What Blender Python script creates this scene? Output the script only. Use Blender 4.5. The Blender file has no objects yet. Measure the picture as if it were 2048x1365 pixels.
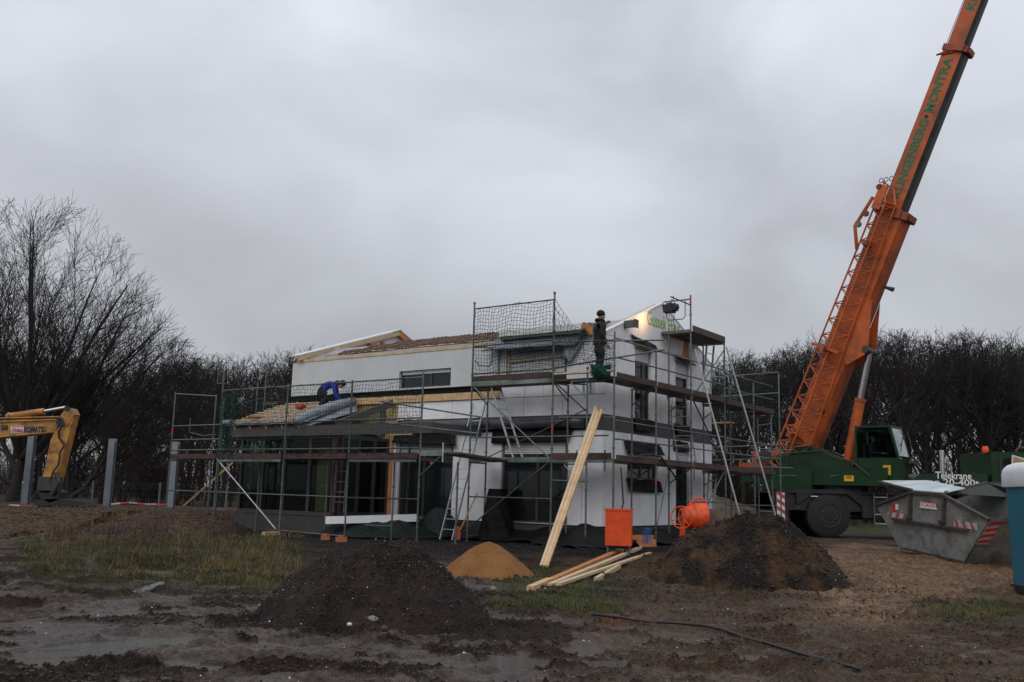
import bpy, bmesh, math, random
import numpy as np
from mathutils import Vector, Matrix, Quaternion
random.seed(7)
SC = bpy.context.scene
COL = SC.collection
rad = math.radians
# ------------------------------------------------------------------ camera
EYE = 1.25
FOC = 1902.4
PITCH, ROLL, AZ = 0.15963, 0.02599, 0.63066
cam_d = bpy.data.cameras.new('camera'); cam = bpy.data.objects.new('camera', cam_d); COL.objects.link(cam)
_f = np.array([0, math.cos(PITCH), math.sin(PITCH)]); _u = np.array([0, -math.sin(PITCH), math.cos(PITCH)]); _x = np.array([1., 0, 0])
RR = math.cos(ROLL)*_x + math.sin(ROLL)*_u; UU = -math.sin(ROLL)*_x + math.cos(ROLL)*_u; FF = _f
cam.matrix_world = Matrix(((RR[0], UU[0], -FF[0], 0), (RR[1], UU[1], -FF[1], 0), (RR[2], UU[2], -FF[2], EYE), (0, 0, 0, 1)))
cam_d.sensor_width = 36; cam_d.lens = FOC/2048*36; cam_d.clip_start = .1; cam_d.clip_end = 3000
SC.camera = cam
# ------------------------------------------------------------------ sky
w = bpy.data.worlds.new('World'); SC.world = w; w.use_nodes = True
nt = w.node_tree; N = nt.nodes; L = nt.links; N.clear()
out = N.new('ShaderNodeOutputWorld')
sky = N.new('ShaderNodeTexSky'); sky.sky_type = 'NISHITA'; sky.sun_disc = False
SUN_EL, SUN_AZ = 38, 200
sky.sun_elevation = rad(SUN_EL); sky.sun_rotation = rad(SUN_AZ); sky.air_density = 2; sky.dust_density = 5
bg1 = N.new('ShaderNodeBackground'); bg1.inputs[1].default_value = .05; L.new(sky.outputs[0], bg1.inputs[0])
tc = N.new('ShaderNodeTexCoord'); sep = N.new('ShaderNodeSeparateXYZ'); L.new(tc.outputs['Generated'], sep.inputs[0])
mp = N.new('ShaderNodeMapping'); mp.inputs['Scale'].default_value = (1, 1, 1.7); L.new(tc.outputs['Generated'], mp.inputs[0])
nz = N.new('ShaderNodeTexNoise'); nz.inputs['Scale'].default_value = 3.1; nz.inputs['Detail'].default_value = 6; nz.inputs['Roughness'].default_value = .45; nz.inputs['Distortion'].default_value = .35; L.new(mp.outputs[0], nz.inputs[0])
rmp = N.new('ShaderNodeValToRGB'); L.new(sep.outputs['Z'], rmp.inputs[0])
cr = rmp.color_ramp; cr.elements[0].position = 0; cr.elements[0].color = (.40, .415, .45, 1); cr.elements[1].position = 1; cr.elements[1].color = (.90, .92, 1.0, 1)
for pos, c in ((.12, (.475, .495, .54, 1)), (.28, (.59, .612, .67, 1)), (.46, (.75, .78, .868, 1))):
    e = cr.elements.new(pos); e.color = c
mr = N.new('ShaderNodeMapRange'); mr.inputs['From Min'].default_value = .3; mr.inputs['From Max'].default_value = .7; mr.inputs['To Min'].default_value = .78; mr.inputs['To Max'].default_value = 1.2; L.new(nz.outputs[0], mr.inputs[0])
mul = N.new('ShaderNodeVectorMath'); mul.operation = 'SCALE'; L.new(rmp.outputs[0], mul.inputs[0]); L.new(mr.outputs[0], mul.inputs['Scale'])
bg2 = N.new('ShaderNodeBackground'); bg2.inputs[1].default_value = 1.0; L.new(mul.outputs[0], bg2.inputs[0])
mx = N.new('ShaderNodeMixShader'); mx.inputs[0].default_value = .95; L.new(bg1.outputs[0], mx.inputs[1]); L.new(bg2.outputs[0], mx.inputs[2]); L.new(mx.outputs[0], out.inputs[0])
# ------------------------------------------------------------------ sun behind the cloud
sd = bpy.data.lights.new('sun', 'SUN'); sd.energy = .8; sd.angle = rad(45); sd.color = (1, .97, .93)
so = bpy.data.objects.new('sun', sd); COL.objects.link(so)
so.rotation_euler = (rad(90-SUN_EL), 0, rad(180-SUN_AZ+180-180))
vs = SC.view_settings; SC.display_settings.display_device = 'sRGB'; vs.view_transform = 'Standard'; vs.look = 'None'; vs.exposure = 0; vs.gamma = 1; vs.use_curve_mapping = False
# ------------------------------------------------------------------ pixel -> place helpers (photo pixels, 2048 wide)
O = np.array([0, 0, EYE])
def ray(x, y): return FF + RR*(x-1024)/FOC - UU*(y-682.5)/FOC
def onplane(x, y, p0, n):
    d = ray(x, y); t = ((np.array(p0)-O) @ np.array(n))/(d @ np.array(n)); return O+d*t
def G(x, y, z=0.): return onplane(x, y, (0, 0, z), (0, 0, 1))
def Y(x, y, Yd): return onplane(x, y, (0, Yd, 0), (0, 1, 0))
def proj(p):
    q = np.array(p)-O; return 1024+FOC*(q@RR)/(q@FF), 682.5-FOC*(q@UU)/(q@FF)
U = np.array([-math.cos(AZ), math.sin(AZ), 0]); V = np.array([math.sin(AZ), math.cos(AZ), 0]); Z = np.array([0, 0, 1.])
S0 = O+ray(1228, 917)*22.8
CC = S0+U*.9+V*1.0; CC[2] = 0
def W(u, v, z=0.): return CC+U*u+V*v+Z*z
# ------------------------------------------------------------------ materials
MATS = {}
def mat(name, col, rough=.6, metal=0., var=.25, scale=6., bump=.0, bscale=None, spec=.5, col2=None, trans=0., stretch=None, coat=0., grime=0., gscale=2.5):
    if name in MATS: return MATS[name]
    m = bpy.data.materials.new(name); m.use_nodes = True; t = m.node_tree; b = t.nodes['Principled BSDF']
    b.inputs['Roughness'].default_value = rough; b.inputs['Metallic'].default_value = metal
    b.inputs['Specular IOR Level'].default_value = spec
    if trans: b.inputs['Transmission Weight'].default_value = trans
    if coat: b.inputs['Coat Weight'].default_value = coat
    tcn = t.nodes.new('ShaderNodeTexCoord'); src = tcn.outputs['Object']
    if stretch:
        mpn = t.nodes.new('ShaderNodeMapping'); mpn.inputs['Scale'].default_value = stretch; t.links.new(src, mpn.inputs[0]); src = mpn.outputs[0]
    n = t.nodes.new('ShaderNodeTexNoise'); n.inputs['Scale'].default_value = scale; n.inputs['Detail'].default_value = 5; n.inputs['Roughness'].default_value = .6; t.links.new(src, n.inputs[0])
    r = t.nodes.new('ShaderNodeValToRGB'); t.links.new(n.outputs[0], r.inputs[0])
    c2 = col2 if col2 else tuple(c*(1-var) for c in col); c1 = tuple(min(1, c*(1+var*.5)) for c in col)
    r.color_ramp.elements[0].position = .33; r.color_ramp.elements[0].color = (*c2, 1)
    r.color_ramp.elements[1].position = .66; r.color_ramp.elements[1].color = (*c1, 1)
    if grime:
        gn = t.nodes.new('ShaderNodeTexNoise'); gn.inputs['Scale'].default_value = gscale; gn.inputs['Detail'].default_value = 9; gn.inputs['Roughness'].default_value = .72; gn.inputs['Distortion'].default_value = .6; t.links.new(src, gn.inputs[0])
        gm_ = t.nodes.new('ShaderNodeMapRange'); gm_.inputs['From Min'].default_value = .50; gm_.inputs['From Max'].default_value = .66; gm_.inputs['To Max'].default_value = grime; t.links.new(gn.outputs[0], gm_.inputs[0])
        gx = t.nodes.new('ShaderNodeMix'); gx.data_type = 'RGBA'; t.links.new(gm_.outputs[0], gx.inputs['Factor']); t.links.new(r.outputs[0], gx.inputs['A']); gx.inputs['B'].default_value = (.035, .028, .022, 1); t.links.new(gx.outputs['Result'], b.inputs['Base Color'])
    else: t.links.new(r.outputs[0], b.inputs['Base Color'])
    mrn = t.nodes.new('ShaderNodeMapRange'); mrn.inputs['To Min'].default_value = max(0, rough-.1); mrn.inputs['To Max'].default_value = min(1, rough+.1); t.links.new(n.outputs[0], mrn.inputs[0]); t.links.new(mrn.outputs[0], b.inputs['Roughness'])
    if bump:
        n2 = t.nodes.new('ShaderNodeTexNoise'); n2.inputs['Scale'].default_value = bscale or scale*4; n2.inputs['Detail'].default_value = 6; t.links.new(src, n2.inputs[0])
        bp = t.nodes.new('ShaderNodeBump'); bp.inputs['Strength'].default_value = 1; bp.inputs['Distance'].default_value = bump; t.links.new(n2.outputs[0], bp.inputs['Height']); t.links.new(bp.outputs[0], b.inputs['Normal'])
    MATS[name] = m; return m
def M(n): return MATS[n]
mat('eps', (.80, .805, .825), .75, var=.09, scale=1.3, bump=.003, bscale=40, grime=.13, gscale=1.6)
mat('eps_grey', (.57, .595, .59), .85, var=.06, scale=2, bump=.003, bscale=60, grime=.06, gscale=1.2)
mat('eps_slab', (.82, .83, .85), .7, var=.05, scale=3)
mat('backing', (.045, .042, .04), .8)
mat('band', (.055, .055, .058), .45, var=.3, scale=2, bump=.01, bscale=6)
mat('foil_roll', (.05, .052, .058), .3, var=.4, scale=3, bump=.02, bscale=5)
mat('grey_foil', (.24, .26, .30), .33, var=.3, scale=3, bump=.02, bscale=7)
mat('black_tarp', (.008, .008, .009), .6, var=.4, scale=3, bump=.03, bscale=5, spec=.2)
mat('green_tarp', (.005, .011, .010), .5, var=.5, scale=2.5, bump=.05, bscale=4, spec=.25)
mat('wood', (.62, .40, .20), .65, var=.22, scale=5, bump=.002, bscale=30)
mat('wood_new', (.58, .44, .27), .6, var=.2, scale=4, bump=.002, bscale=30)
mat('wood_orange', (.50, .21, .07), .6, var=.25, scale=4)
mat('osb', (.42, .30, .14), .7, var=.35, scale=14)
mat('wood_old', (.06, .034, .027), .75, var=.5, scale=4, bump=.004)
mat('deck_wood', (.075, .05, .04), .7, var=.5, scale=3, bump=.004)
mat('galv', (.15, .17, .158), .42, metal=.75, var=.3, scale=5)
mat('galv_green', (.055, .085, .068), .45, metal=.35, var=.5, scale=2.5, col2=(.16, .18, .18))
mat('galv_light', (.55, .57, .58), .35, metal=.6, var=.2, scale=5)
mat('steel_dark', (.05, .052, .055), .5, metal=.4, var=.3)
mat('green_steel', (.20, .22, .21), .5, scale=1.1, col2=(.012, .075, .03), grime=.5, gscale=4)
mat('red_tape', (.5, .02, .02), .4, var=.1)
mat('white_paint', (.72, .72, .72), .5, var=.1)
mat('net', (.012, .028, .026), .7, var=.2)
mat('net_green', (.005, .055, .045), .75, var=.3)
mat('frame', (.05, .045, .042), .4, var=.2)
mat('pane', (.012, .014, .015), .04, var=.2, spec=.5)
mat('shutter', (.58, .60, .60), .5, var=.08)
mat('fascia', (.085, .08, .075), .5, var=.2)
mat('tile', (.13, .082, .055), .8, var=.45, scale=9, bump=.01)
mat('concrete', (.05, .05, .048), .8, var=.3, scale=6, bump=.01)
mat('red_steel', (.055, .006, .005), .5, var=.3)
mat('logo_green', (.22, .42, .012), .6, var=.05)
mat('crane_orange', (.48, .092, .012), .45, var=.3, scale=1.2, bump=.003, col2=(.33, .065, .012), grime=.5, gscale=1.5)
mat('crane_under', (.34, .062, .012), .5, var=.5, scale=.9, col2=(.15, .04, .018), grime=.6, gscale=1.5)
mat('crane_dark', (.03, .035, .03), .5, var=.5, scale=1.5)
mat('crane_green', (.006, .036, .012), .45, var=.35, scale=1.6, grime=.45, gscale=2, spec=.35)
mat('letter_green', (.01, .14, .06), .5, var=.1)
mat('letter_white', (.75, .75, .75), .5, var=.05)
mat('black_steel', (.014, .014, .015), .5, var=.4, scale=3)
mat('rubber', (.013, .013, .013), .75, var=.4, scale=7, bump=.01)
mat('rim', (.09, .10, .075), .55, var=.4, scale=9)
mat('chrome', (.42, .42, .42), .28, metal=1, var=.1)
mat('yellow_sign', (.75, .42, .02), .5, var=.1)
mat('beacon', (.8, .07, .01), .3, var=.1)
mat('excavator', (.47, .22, .03), .5, var=.45, scale=2.2, bump=.004, col2=(.22, .10, .03), grime=.7, gscale=3)
mat('letter_blue', (.015, .015, .05), .5, var=.1)
mat('sticker_red', (.55, .03, .03), .45, var=.1)
mat('skip', (.23, .235, .225), .5, metal=.15, var=.35, scale=2.5, bump=.006, bscale=14, grime=.6, gscale=3)
mat('skip_rust', (.06, .045, .038), .7, var=.5, scale=6)
mat('strip_white', (.42, .42, .42), .5, grime=.4)
mat('stripe_red', (.40, .07, .08), .5, var=.15)
mat('skip_in', (.02, .02, .018), .8, var=.3)
mat('lid', (.55, .60, .62), .35, var=.35, scale=1.8, col2=(.35, .45, .46))
mat('toilet_blue', (.008, .13, .20), .42, var=.15, scale=2, grime=.12)
mat('toilet_white', (.72, .76, .80), .4, var=.1, scale=2)
mat('decal_blue', (.01, .06, .35), .5)
mat('orange_paint', (.72, .07, .005), .4, var=.2, scale=3, grime=.3, gscale=5)
mat('mixer_orange', (.74, .08, .012), .45, var=.3, scale=5, grime=.5, gscale=6)
mat('mixer_brown', (.12, .075, .06), .7, var=.5, scale=8)
mat('blue_plastic', (.02, .12, .42), .4)
mat('hose', (.012, .012, .013), .5)
mat('brick', (.34, .13, .045), .75, var=.3, scale=15)
mat('cloth_black', (.010, .010, .011), .85, var=.4, scale=20, bump=.006, bscale=14)
mat('cloth_navy', (.008, .010, .016), .85, var=.4, scale=20, bump=.006, bscale=14)
mat('cloth_blue', (.012, .04, .38), .8, var=.35, scale=10, bump=.01, bscale=9)
mat('cloth_teal', (.01, .05, .06), .8)
mat('skin', (.42, .20, .13), .55, var=.1)
mat('glove_red', (.45, .05, .04), .7)
mat('hair', (.10, .08, .06), .8)
mat('boot', (.02, .02, .022), .6)
mat('bark', (.022, .018, .015), .9, var=.35, scale=4)
mat('bark_far', (.018, .014, .012), .9, var=.35, scale=4)
mat('bark_red', (.032, .019, .015), .9, var=.35, scale=4)
mat('dry_leaf', (.10, .06, .03), .9)
mat('far_post', (.20, .23, .26), .45, metal=.3, var=.2)
mat('pipe_grey', (.14, .15, .13), .5)
mat('stone', (.22, .20, .17), .8, var=.4, scale=12)
mat('white_chip', (.65, .65, .62), .7)
mat('red_chip', (.35, .05, .03), .7)
mat('clod_dark', (.020, .014, .012), .75, var=.4, scale=20)
mat('clod_brown', (.052, .033, .021), .75, var=.4, scale=20)
mat('blue_mark', (.12, .22, .5), .8)
g = bpy.data.materials.new('clear_glass'); g.use_nodes = True; MATS['clear_glass'] = g
t = g.node_tree; t.nodes.clear(); o_ = t.nodes.new('ShaderNodeOutputMaterial'); a_ = t.nodes.new('ShaderNodeBsdfTransparent'); a_.inputs[0].default_value = (.62, .70, .68, 1); b_ = t.nodes.new('ShaderNodeBsdfGlossy'); b_.inputs['Roughness'].default_value = .03; m_ = t.nodes.new('ShaderNodeMixShader'); fr = t.nodes.new('ShaderNodeFresnel'); fr.inputs[0].default_value = 1.5
lw = t.nodes.new('ShaderNodeLayerWeight'); lw.inputs[0].default_value = .12; t.links.new(lw.outputs['Fresnel'], m_.inputs[0]); t.links.new(a_.outputs[0], m_.inputs[1]); t.links.new(b_.outputs[0], m_.inputs[2]); t.links.new(m_.outputs[0], o_.inputs[0])
# ------------------------------------------------------------------ object helpers
class MB:
    def __init__(s): s.v = []; s.f = []; s.mi = []; s.cur = 0
    def add(s, vs_, fs):
        k = len(s.v); s.v += [tuple(float(c) for c in p) for p in vs_]
        for f in fs: s.f.append([k+i for i in f]); s.mi.append(s.cur)
        return s
    def obox(s, c, ax, half):
        c = np.array(c, float); A = [np.array(a, float)*h for a, h in zip(ax, half)]
        P = [c+A[0]*i+A[1]*j+A[2]*k for i in (-1, 1) for j in (-1, 1) for k in (-1, 1)]
        return s.add(P, [(0, 1, 3, 2), (4, 6, 7, 5), (0, 4, 5, 1), (2, 3, 7, 6), (0, 2, 6, 4), (1, 5, 7, 3)])
    def box(s, x0, x1, y0, y1, z0, z1):
        return s.obox(((x0+x1)/2, (y0+y1)/2, (z0+z1)/2), ((1, 0, 0), (0, 1, 0), (0, 0, 1)), ((x1-x0)/2, (y1-y0)/2, (z1-z0)/2))
    def hbox(s, u0, u1, v0, v1, z0, z1):   # box in the house's own directions
        return s.obox(W((u0+u1)/2, (v0+v1)/2, (z0+z1)/2), (U, V, Z), (abs(u1-u0)/2, abs(v1-v0)/2, abs(z1-z0)/2))
    def beam(s, p, q, w_, h_, up=(0, 0, 1)):
        p = np.array(p, float); q = np.array(q, float); d = q-p; ln = np.linalg.norm(d); d = d/ln
        up = np.array(up, float); sd_ = np.cross(d, up)
        if np.linalg.norm(sd_) < 1e-4: sd_ = np.cross(d, (0, 1, 0.1))
        sd_ /= np.linalg.norm(sd_); up = np.cross(sd_, d)
        return s.obox((p+q)/2, (d, sd_, up), (ln/2, w_/2, h_/2))
    def tube(s, pts, r, n=8, cap=True):
        pts = [np.array(p, float) for p in pts]
        rs = r if isinstance(r, (list, tuple)) else [r]*len(pts)
        k = len(s.v); prev = None
        for i, p in enumerate(pts):
            d = pts[min(i+1, len(pts)-1)]-pts[max(i-1, 0)]; d = d/(np.linalg.norm(d)+1e-9)
            a = np.array((0, 0, 1.)) if abs(d[2]) < .9 else np.array((1., 0, 0))
            if prev is not None: a = prev
            x = np.cross(d, a); x /= np.linalg.norm(x)+1e-9; y = np.cross(x, d); prev = y
            for j in range(n):
                t_ = 2*math.pi*j/n; s.v.append(tuple(p+rs[i]*(x*math.cos(t_)+y*math.sin(t_))))
        for i in range(len(pts)-1):
            for j in range(n):
                s.f.append([k+i*n+j, k+i*n+(j+1) % n, k+(i+1)*n+(j+1) % n, k+(i+1)*n+j]); s.mi.append(s.cur)
        if cap:
            s.f.append([k+j for j in range(n)][::-1]); s.mi.append(s.cur)
            s.f.append([k+(len(pts)-1)*n+j for j in range(n)]); s.mi.append(s.cur)
        return s
    def prism(s, poly, ext):    # closed polygon of 3D points, extruded by vector ext
        n = len(poly); P = [np.array(p, float) for p in poly]; Q = [p+np.array(ext, float) for p in P]
        return s.add(P+Q, [list(range(n))[::-1], [n+i for i in range(n)]]+[[i, (i+1) % n, n+(i+1) % n, n+i] for i in range(n)])
    def grid(s, fn, nu, nv):
        k = len(s.v)
        for j in range(nv+1):
            for i in range(nu+1): s.v.append(tuple(float(c) for c in fn(i/nu, j/nv)))
        for j in range(nv):
            for i in range(nu):
                a = k+j*(nu+1)+i; s.f.append([a, a+1, a+nu+2, a+nu+1]); s.mi.append(s.cur)
        return s
    def mesh(s, name, mats, org=(0, 0, 0), smooth=False):
        me = bpy.data.meshes.new(name)
        v = np.array(s.v)-np.array(org, float)
        me.from_pydata(v.tolist(), [], s.f)
        for m_ in (mats if isinstance(mats, (list, tuple)) else [mats]): me.materials.append(M(m_) if isinstance(m_, str) else m_)
        if isinstance(mats, (list, tuple)) and len(mats) > 1: me.polygons.foreach_set('material_index', s.mi)
        if smooth: me.polygons.foreach_set('use_smooth', [True]*len(me.polygons))
        me.update(); return me
def worg(parent):
    p = np.zeros(3); o = parent
    while o is not None: p = p+np.array(o.location); o = o.parent
    return p
def part(name, mb, mats, parent, smooth=False, label=None, stuff=False):
    org = worg(parent); o = bpy.data.objects.new(name, mb.mesh(name, mats, org, smooth)); COL.objects.link(o); o.parent = parent
    if label: o['label'] = label
    if stuff: o['kind'] = 'stuff'
    return o
def thing(name, label, cat, loc, group=None):
    o = bpy.data.objects.new(name, None); COL.objects.link(o); o.location = tuple(float(c) for c in loc); o.empty_display_size = .2
    o['label'] = label; o['category'] = cat
    if group: o['group'] = group
    return o
def solo(name, mb, mats, label, cat, loc, group=None, smooth=False, kind=None):
    o = bpy.data.objects.new(name, mb.mesh(name, mats, loc, smooth)); COL.objects.link(o); o.location = tuple(float(c) for c in loc)
    if kind: o['kind'] = kind
    if label: o['label'] = label
    if cat: o['category'] = cat
    if group: o['group'] = group
    return o
def smooth_angle(o, deg=35):
    o.data.polygons.foreach_set('use_smooth', [True]*len(o.data.polygons)); o.data.set_sharp_from_angle(angle=rad(deg))
def text(name, s, org, xd, yd, width, material, parent, height=None, depth=.004, bold=0.):
    """lettering as mesh: org = lower-left corner, xd reading direction, yd letter-up direction"""
    cu = bpy.data.curves.new(name, 'FONT'); cu.body = s; cu.size = 1; cu.extrude = .001; cu.offset = bold; cu.resolution_u = 3
    tmp = bpy.data.objects.new(name, cu); COL.objects.link(tmp)
    dg = bpy.context.evaluated_depsgraph_get(); me = bpy.data.meshes.new_from_object(tmp.evaluated_get(dg)); bpy.data.objects.remove(tmp)
    co = np.empty(len(me.vertices)*3); me.vertices.foreach_get('co', co); co = co.reshape(-1, 3)
    mn = co.min(0); mxx = co.max(0); sx = width/(mxx[0]-mn[0]); sy = (height/(mxx[1]-mn[1])) if height else sx
    xd = np.array(xd, float); yd = np.array(yd, float); zd = np.cross(xd, yd); base = worg(parent)
    P = np.array(org)-base+np.outer((co[:, 0]-mn[0])*sx, xd)+np.outer((co[:, 1]-mn[1])*sy, yd)+np.outer((co[:, 2]+.001)/.002*depth+.002, zd)
    me.vertices.foreach_set('co', P.ravel()); me.materials.clear(); me.materials.append(M(material)); me.update()
    o = bpy.data.objects.new(name, me); COL.objects.link(o); o.parent = parent; return o
# ------------------------------------------------------------------ noise
_rng = np.random.RandomState(3); _perm = _rng.rand(256, 256)
def vn(x, y):
    xi = np.floor(x).astype(int); yi = np.floor(y).astype(int); fx = x-xi; fy = y-yi; fx = fx*fx*(3-2*fx); fy = fy*fy*(3-2*fy)
    a = _perm[xi & 255, yi & 255]; b = _perm[(xi+1) & 255, yi & 255]; c = _perm[xi & 255, (yi+1) & 255]; d = _perm[(xi+1) & 255, (yi+1) & 255]
    return (a+(b-a)*fx)*(1-fy)+(c+(d-c)*fx)*fy
def fbm(x, y, o=5, g=.5, s=0.):
    t_ = 0; a = 1.; n = 0
    for i in range(o):
        t_ = t_+a*vn(x+13.7*i+s, y+7.3*i-s); n += a; a *= g; x, y = (x*1.61+y*1.17), (y*1.61-x*1.17)
    return t_/n
def sst(a, b, x): t_ = np.clip((x-a)/(b-a), 0, 1); return t_*t_*(3-2*t_)
# ------------------------------------------------------------------ ground
PXs = {}
def projn(x, y, z):
    q0 = x; q1 = y; q2 = z-EYE
    dd = q0*FF[0]+q1*FF[1]+q2*FF[2]; dd = np.where(dd < .1, .1, dd)
    return 1024+FOC*(q0*RR[0]+q1*RR[1]+q2*RR[2])/dd, 682.5-FOC*(q0*UU[0]+q1*UU[1]+q2*UU[2])/dd
def base_h(x, y):
    h = -.35+.10*sst(13.5, 18, y)+.25*sst(17.5, 23.5, y)
    h = h+.45*sst(26, 30, y)*(1-sst(37, 44, y))*(1-sst(-9.5, -7.3, x))          # earth bank at the back left
    h = h+.10*np.exp(-((x-8.5)**2/3+(y-23.6)**2/2.0))
    return h
def ell(x, y, cx, cy, rx, ry): return ((x-cx)/rx)**2+((y-cy)/ry)**2
POOLS = []
for (x0, x1, yy, hh) in ((60, 330, 1300, 26), (180, 560, 1335, 16), (300, 700, 1285, 8), (960, 1340, 1325, 34), (820, 1060, 1300, 14), (0, 420, 1155, 30), (250, 600, 1185, 10), (0, 60, 1100, 40), (440, 620, 1350, 16), (0, 90, 1245, 10), (1380, 1560, 1308, 6), (640, 760, 1268, 7), (1640, 1860, 1222, 6)):
    a = G(x0, yy, -.36); b = G(x1, yy, -.36); c = G((x0+x1)/2, yy-hh, -.36); d = G((x0+x1)/2, yy+hh, -.36)
    POOLS.append(((a[0]+b[0])/2, (c[1]+d[1])/2, abs(b[0]-a[0])/2*.85, abs(c[1]-d[1])/2*.8))
def clumps(x, y):
    q = fbm(x*1.0+.35*y+40, y*2.6, 5, .58, 17); return sst(.525, .62, q)
CABLE = np.array([G(a, b, -.335)[:2] for a, b in ((1185, 1232), (1240, 1239), (1290, 1246), (1345, 1249), (1400, 1254), (1440, 1262), (1490, 1279), (1550, 1296), (1610, 1314), (1660, 1327), (1695, 1337), (1720, 1345))])
def cable_dist(x, y):
    x = np.asarray(x, float); sh = x.shape; xf = x.ravel(); yf = np.asarray(y, float).ravel(); d = np.full(xf.shape, 9.)
    k = (xf > .6) & (xf < 4.6) & (yf > 6.5) & (yf < 13.5)
    if k.any():
        xx, yy = xf[k], yf[k]; dm = np.full(xx.shape, 9.)
        for (ax, ay), (bx, by) in zip(CABLE[:-1], CABLE[1:]):
            t_ = np.clip(((xx-ax)*(bx-ax)+(yy-ay)*(by-ay))/((bx-ax)**2+(by-ay)**2), 0, 1); dm = np.minimum(dm, np.hypot(xx-ax-t_*(bx-ax), yy-ay-t_*(by-ay)))
        d[k] = dm
    return d.reshape(sh)
TRACKS = [((-4.6, 6.9), (.4, 10.6), .12), ((-3.3, 6.5), (1.4, 10.2), .12), ((.9, 6.6), (6.2, 12.0), -.15), ((2.2, 6.3), (7.4, 11.6), -.15), ((-5.5, 9.0), (-1.8, 10.6), .08), ((1.6, 12.6), (8.2, 14.6), .15)]
def height(x, y):
    h = base_h(x, y)
    near = 1-sst(18, 26, y)
    wr = (fbm(x*.9, y*.9, 3, s=3)-.5)
    m = np.zeros_like(x)
    for cx, cy, rx, ry in POOLS:
        e = ell(x+wr*1.1, y+wr*2.0, cx, cy, rx, ry); m = np.maximum(m, 1-sst(.55, 1.3, e))
    rough = .35+.65*sst(.40, .62, fbm(x*.55+4, y*.8, 3))
    n1 = fbm(x*1.3, y*2.2, 5, .55)-.5; n2 = fbm(x*5.5, y*8, 4, .6, 5)-.5; n3 = fbm(x*17, y*22, 3, .6, 9)-.5
    rightside = sst(.3, 2.5, x)
    h = h+near*((.07+.05*rightside)*n1+(.05+.035*rightside)*n2*rough+.022*n3*rough)+(1-near)*(.10*n1+.06*n2)*(y < 60)
    # wheel ruts running across the right foreground
    rut = np.sin((y+.12*x+.5*wr)*5.2)
    h = h+near*rightside*.022*rut*sst(.35, .6, fbm(x*.4, y*.9, 2, s=8))
    ridge = np.abs(fbm(x*1.1+2, y*2.4, 4, .5, 2)-.5)*2
    h = h+near*.07*np.clip(.16-ridge, 0, 1)/.16*(1-m)*sst(.42, .6, fbm(x*.5, y*.5, 2, s=12))
    cm = clumps(x, y)*near*(y < 20)
    h = h+cm*(.022+.10*np.clip(n3+.12, 0, 1)+.04*np.clip(n2+.1, 0, 1))
    mm_ = np.clip(m*1.5-.9*cm-.25*(n2+.5), 0, 1)
    h = np.where(mm_ > 0, h*(1-mm_)+mm_*(-.392+.012*n2+.012*n3), h)
    for (ax, ay), (bx, by), bend in TRACKS:
        L2 = math.hypot(bx-ax, by-ay); ux, uy = (bx-ax)/L2, (by-ay)/L2; s_ = (x-ax)*ux+(y-ay)*uy; d_ = -(x-ax)*uy+(y-ay)*ux+bend*np.sin(s_*.55)+.05*wr
        on = sst(0, .6, s_)*(1-sst(L2-.8, L2, s_))*(1-.75*cm)*(y < 16)
        h = h+on*(-.042*np.exp(-(d_/.14)**4)+.026*np.exp(-((np.abs(d_)-.21)/.06)**2)*(.5+n2+.5)+.012*np.sign(np.sin(s_*38+np.abs(d_)*22))*np.exp(-(d_/.12)**4))
    wc_ = np.exp(-(cable_dist(x, y)/.17)**2)
    return h*(1-wc_)+wc_*(-.345)
def hz(x, y): return float(height(np.array([float(x)]), np.array([float(y)]))[0])
rs_ = np.concatenate([[.8, 2, 3.2], np.geomspace(5.5, 46, 500), np.geomspace(48, 900, 40)])
th_f = np.linspace(-33, 33, 780); th_c = np.concatenate([np.linspace(-180, -34, 50), th_f, np.linspace(34, 180, 50)[:-1]])
TH, RS = np.meshgrid(np.radians(th_c), rs_)
gx = RS*np.sin(TH); gy = RS*np.cos(TH); gz = height(gx, gy)
gz = np.where(RS > 47, base_h(gx, gy), gz)
nr, nc = gx.shape
P = np.stack([gx, gy, gz], -1).reshape(-1, 3)
idx = np.arange(nr*nc).reshape(nr, nc); a = idx[:-1, :]; b = np.roll(idx, -1, 1)[:-1, :]; c = np.roll(idx, -1, 1)[1:, :]; d = idx[1:, :]
F4 = np.stack([a, b, c, d], -1).reshape(-1, 4)
P = np.vstack([P, [[0, 0, -.36]]]); ctr = len(P)-1
me = bpy.data.meshes.new('ground'); ntri = nc
me.vertices.add(len(P)); me.vertices.foreach_set('co', P.ravel())
nq = len(F4); me.loops.add(nq*4+ntri*3); me.polygons.add(nq+ntri)
tri = np.stack([np.full(nc, ctr), np.roll(idx[0], -1), idx[0]], -1)
me.loops.foreach_set('vertex_index', np.concatenate([F4[:, ::-1].ravel(), tri[:, ::-1].ravel()]))
me.polygons.foreach_set('loop_start', np.concatenate([np.arange(nq)*4, nq*4+np.arange(ntri)*3]))
me.polygons.foreach_set('loop_total', np.concatenate([np.full(nq, 4), np.full(ntri, 3)]))
me.polygons.foreach_set('use_smooth', np.ones(nq+ntri, bool)); me.update(); me.validate()
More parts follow.
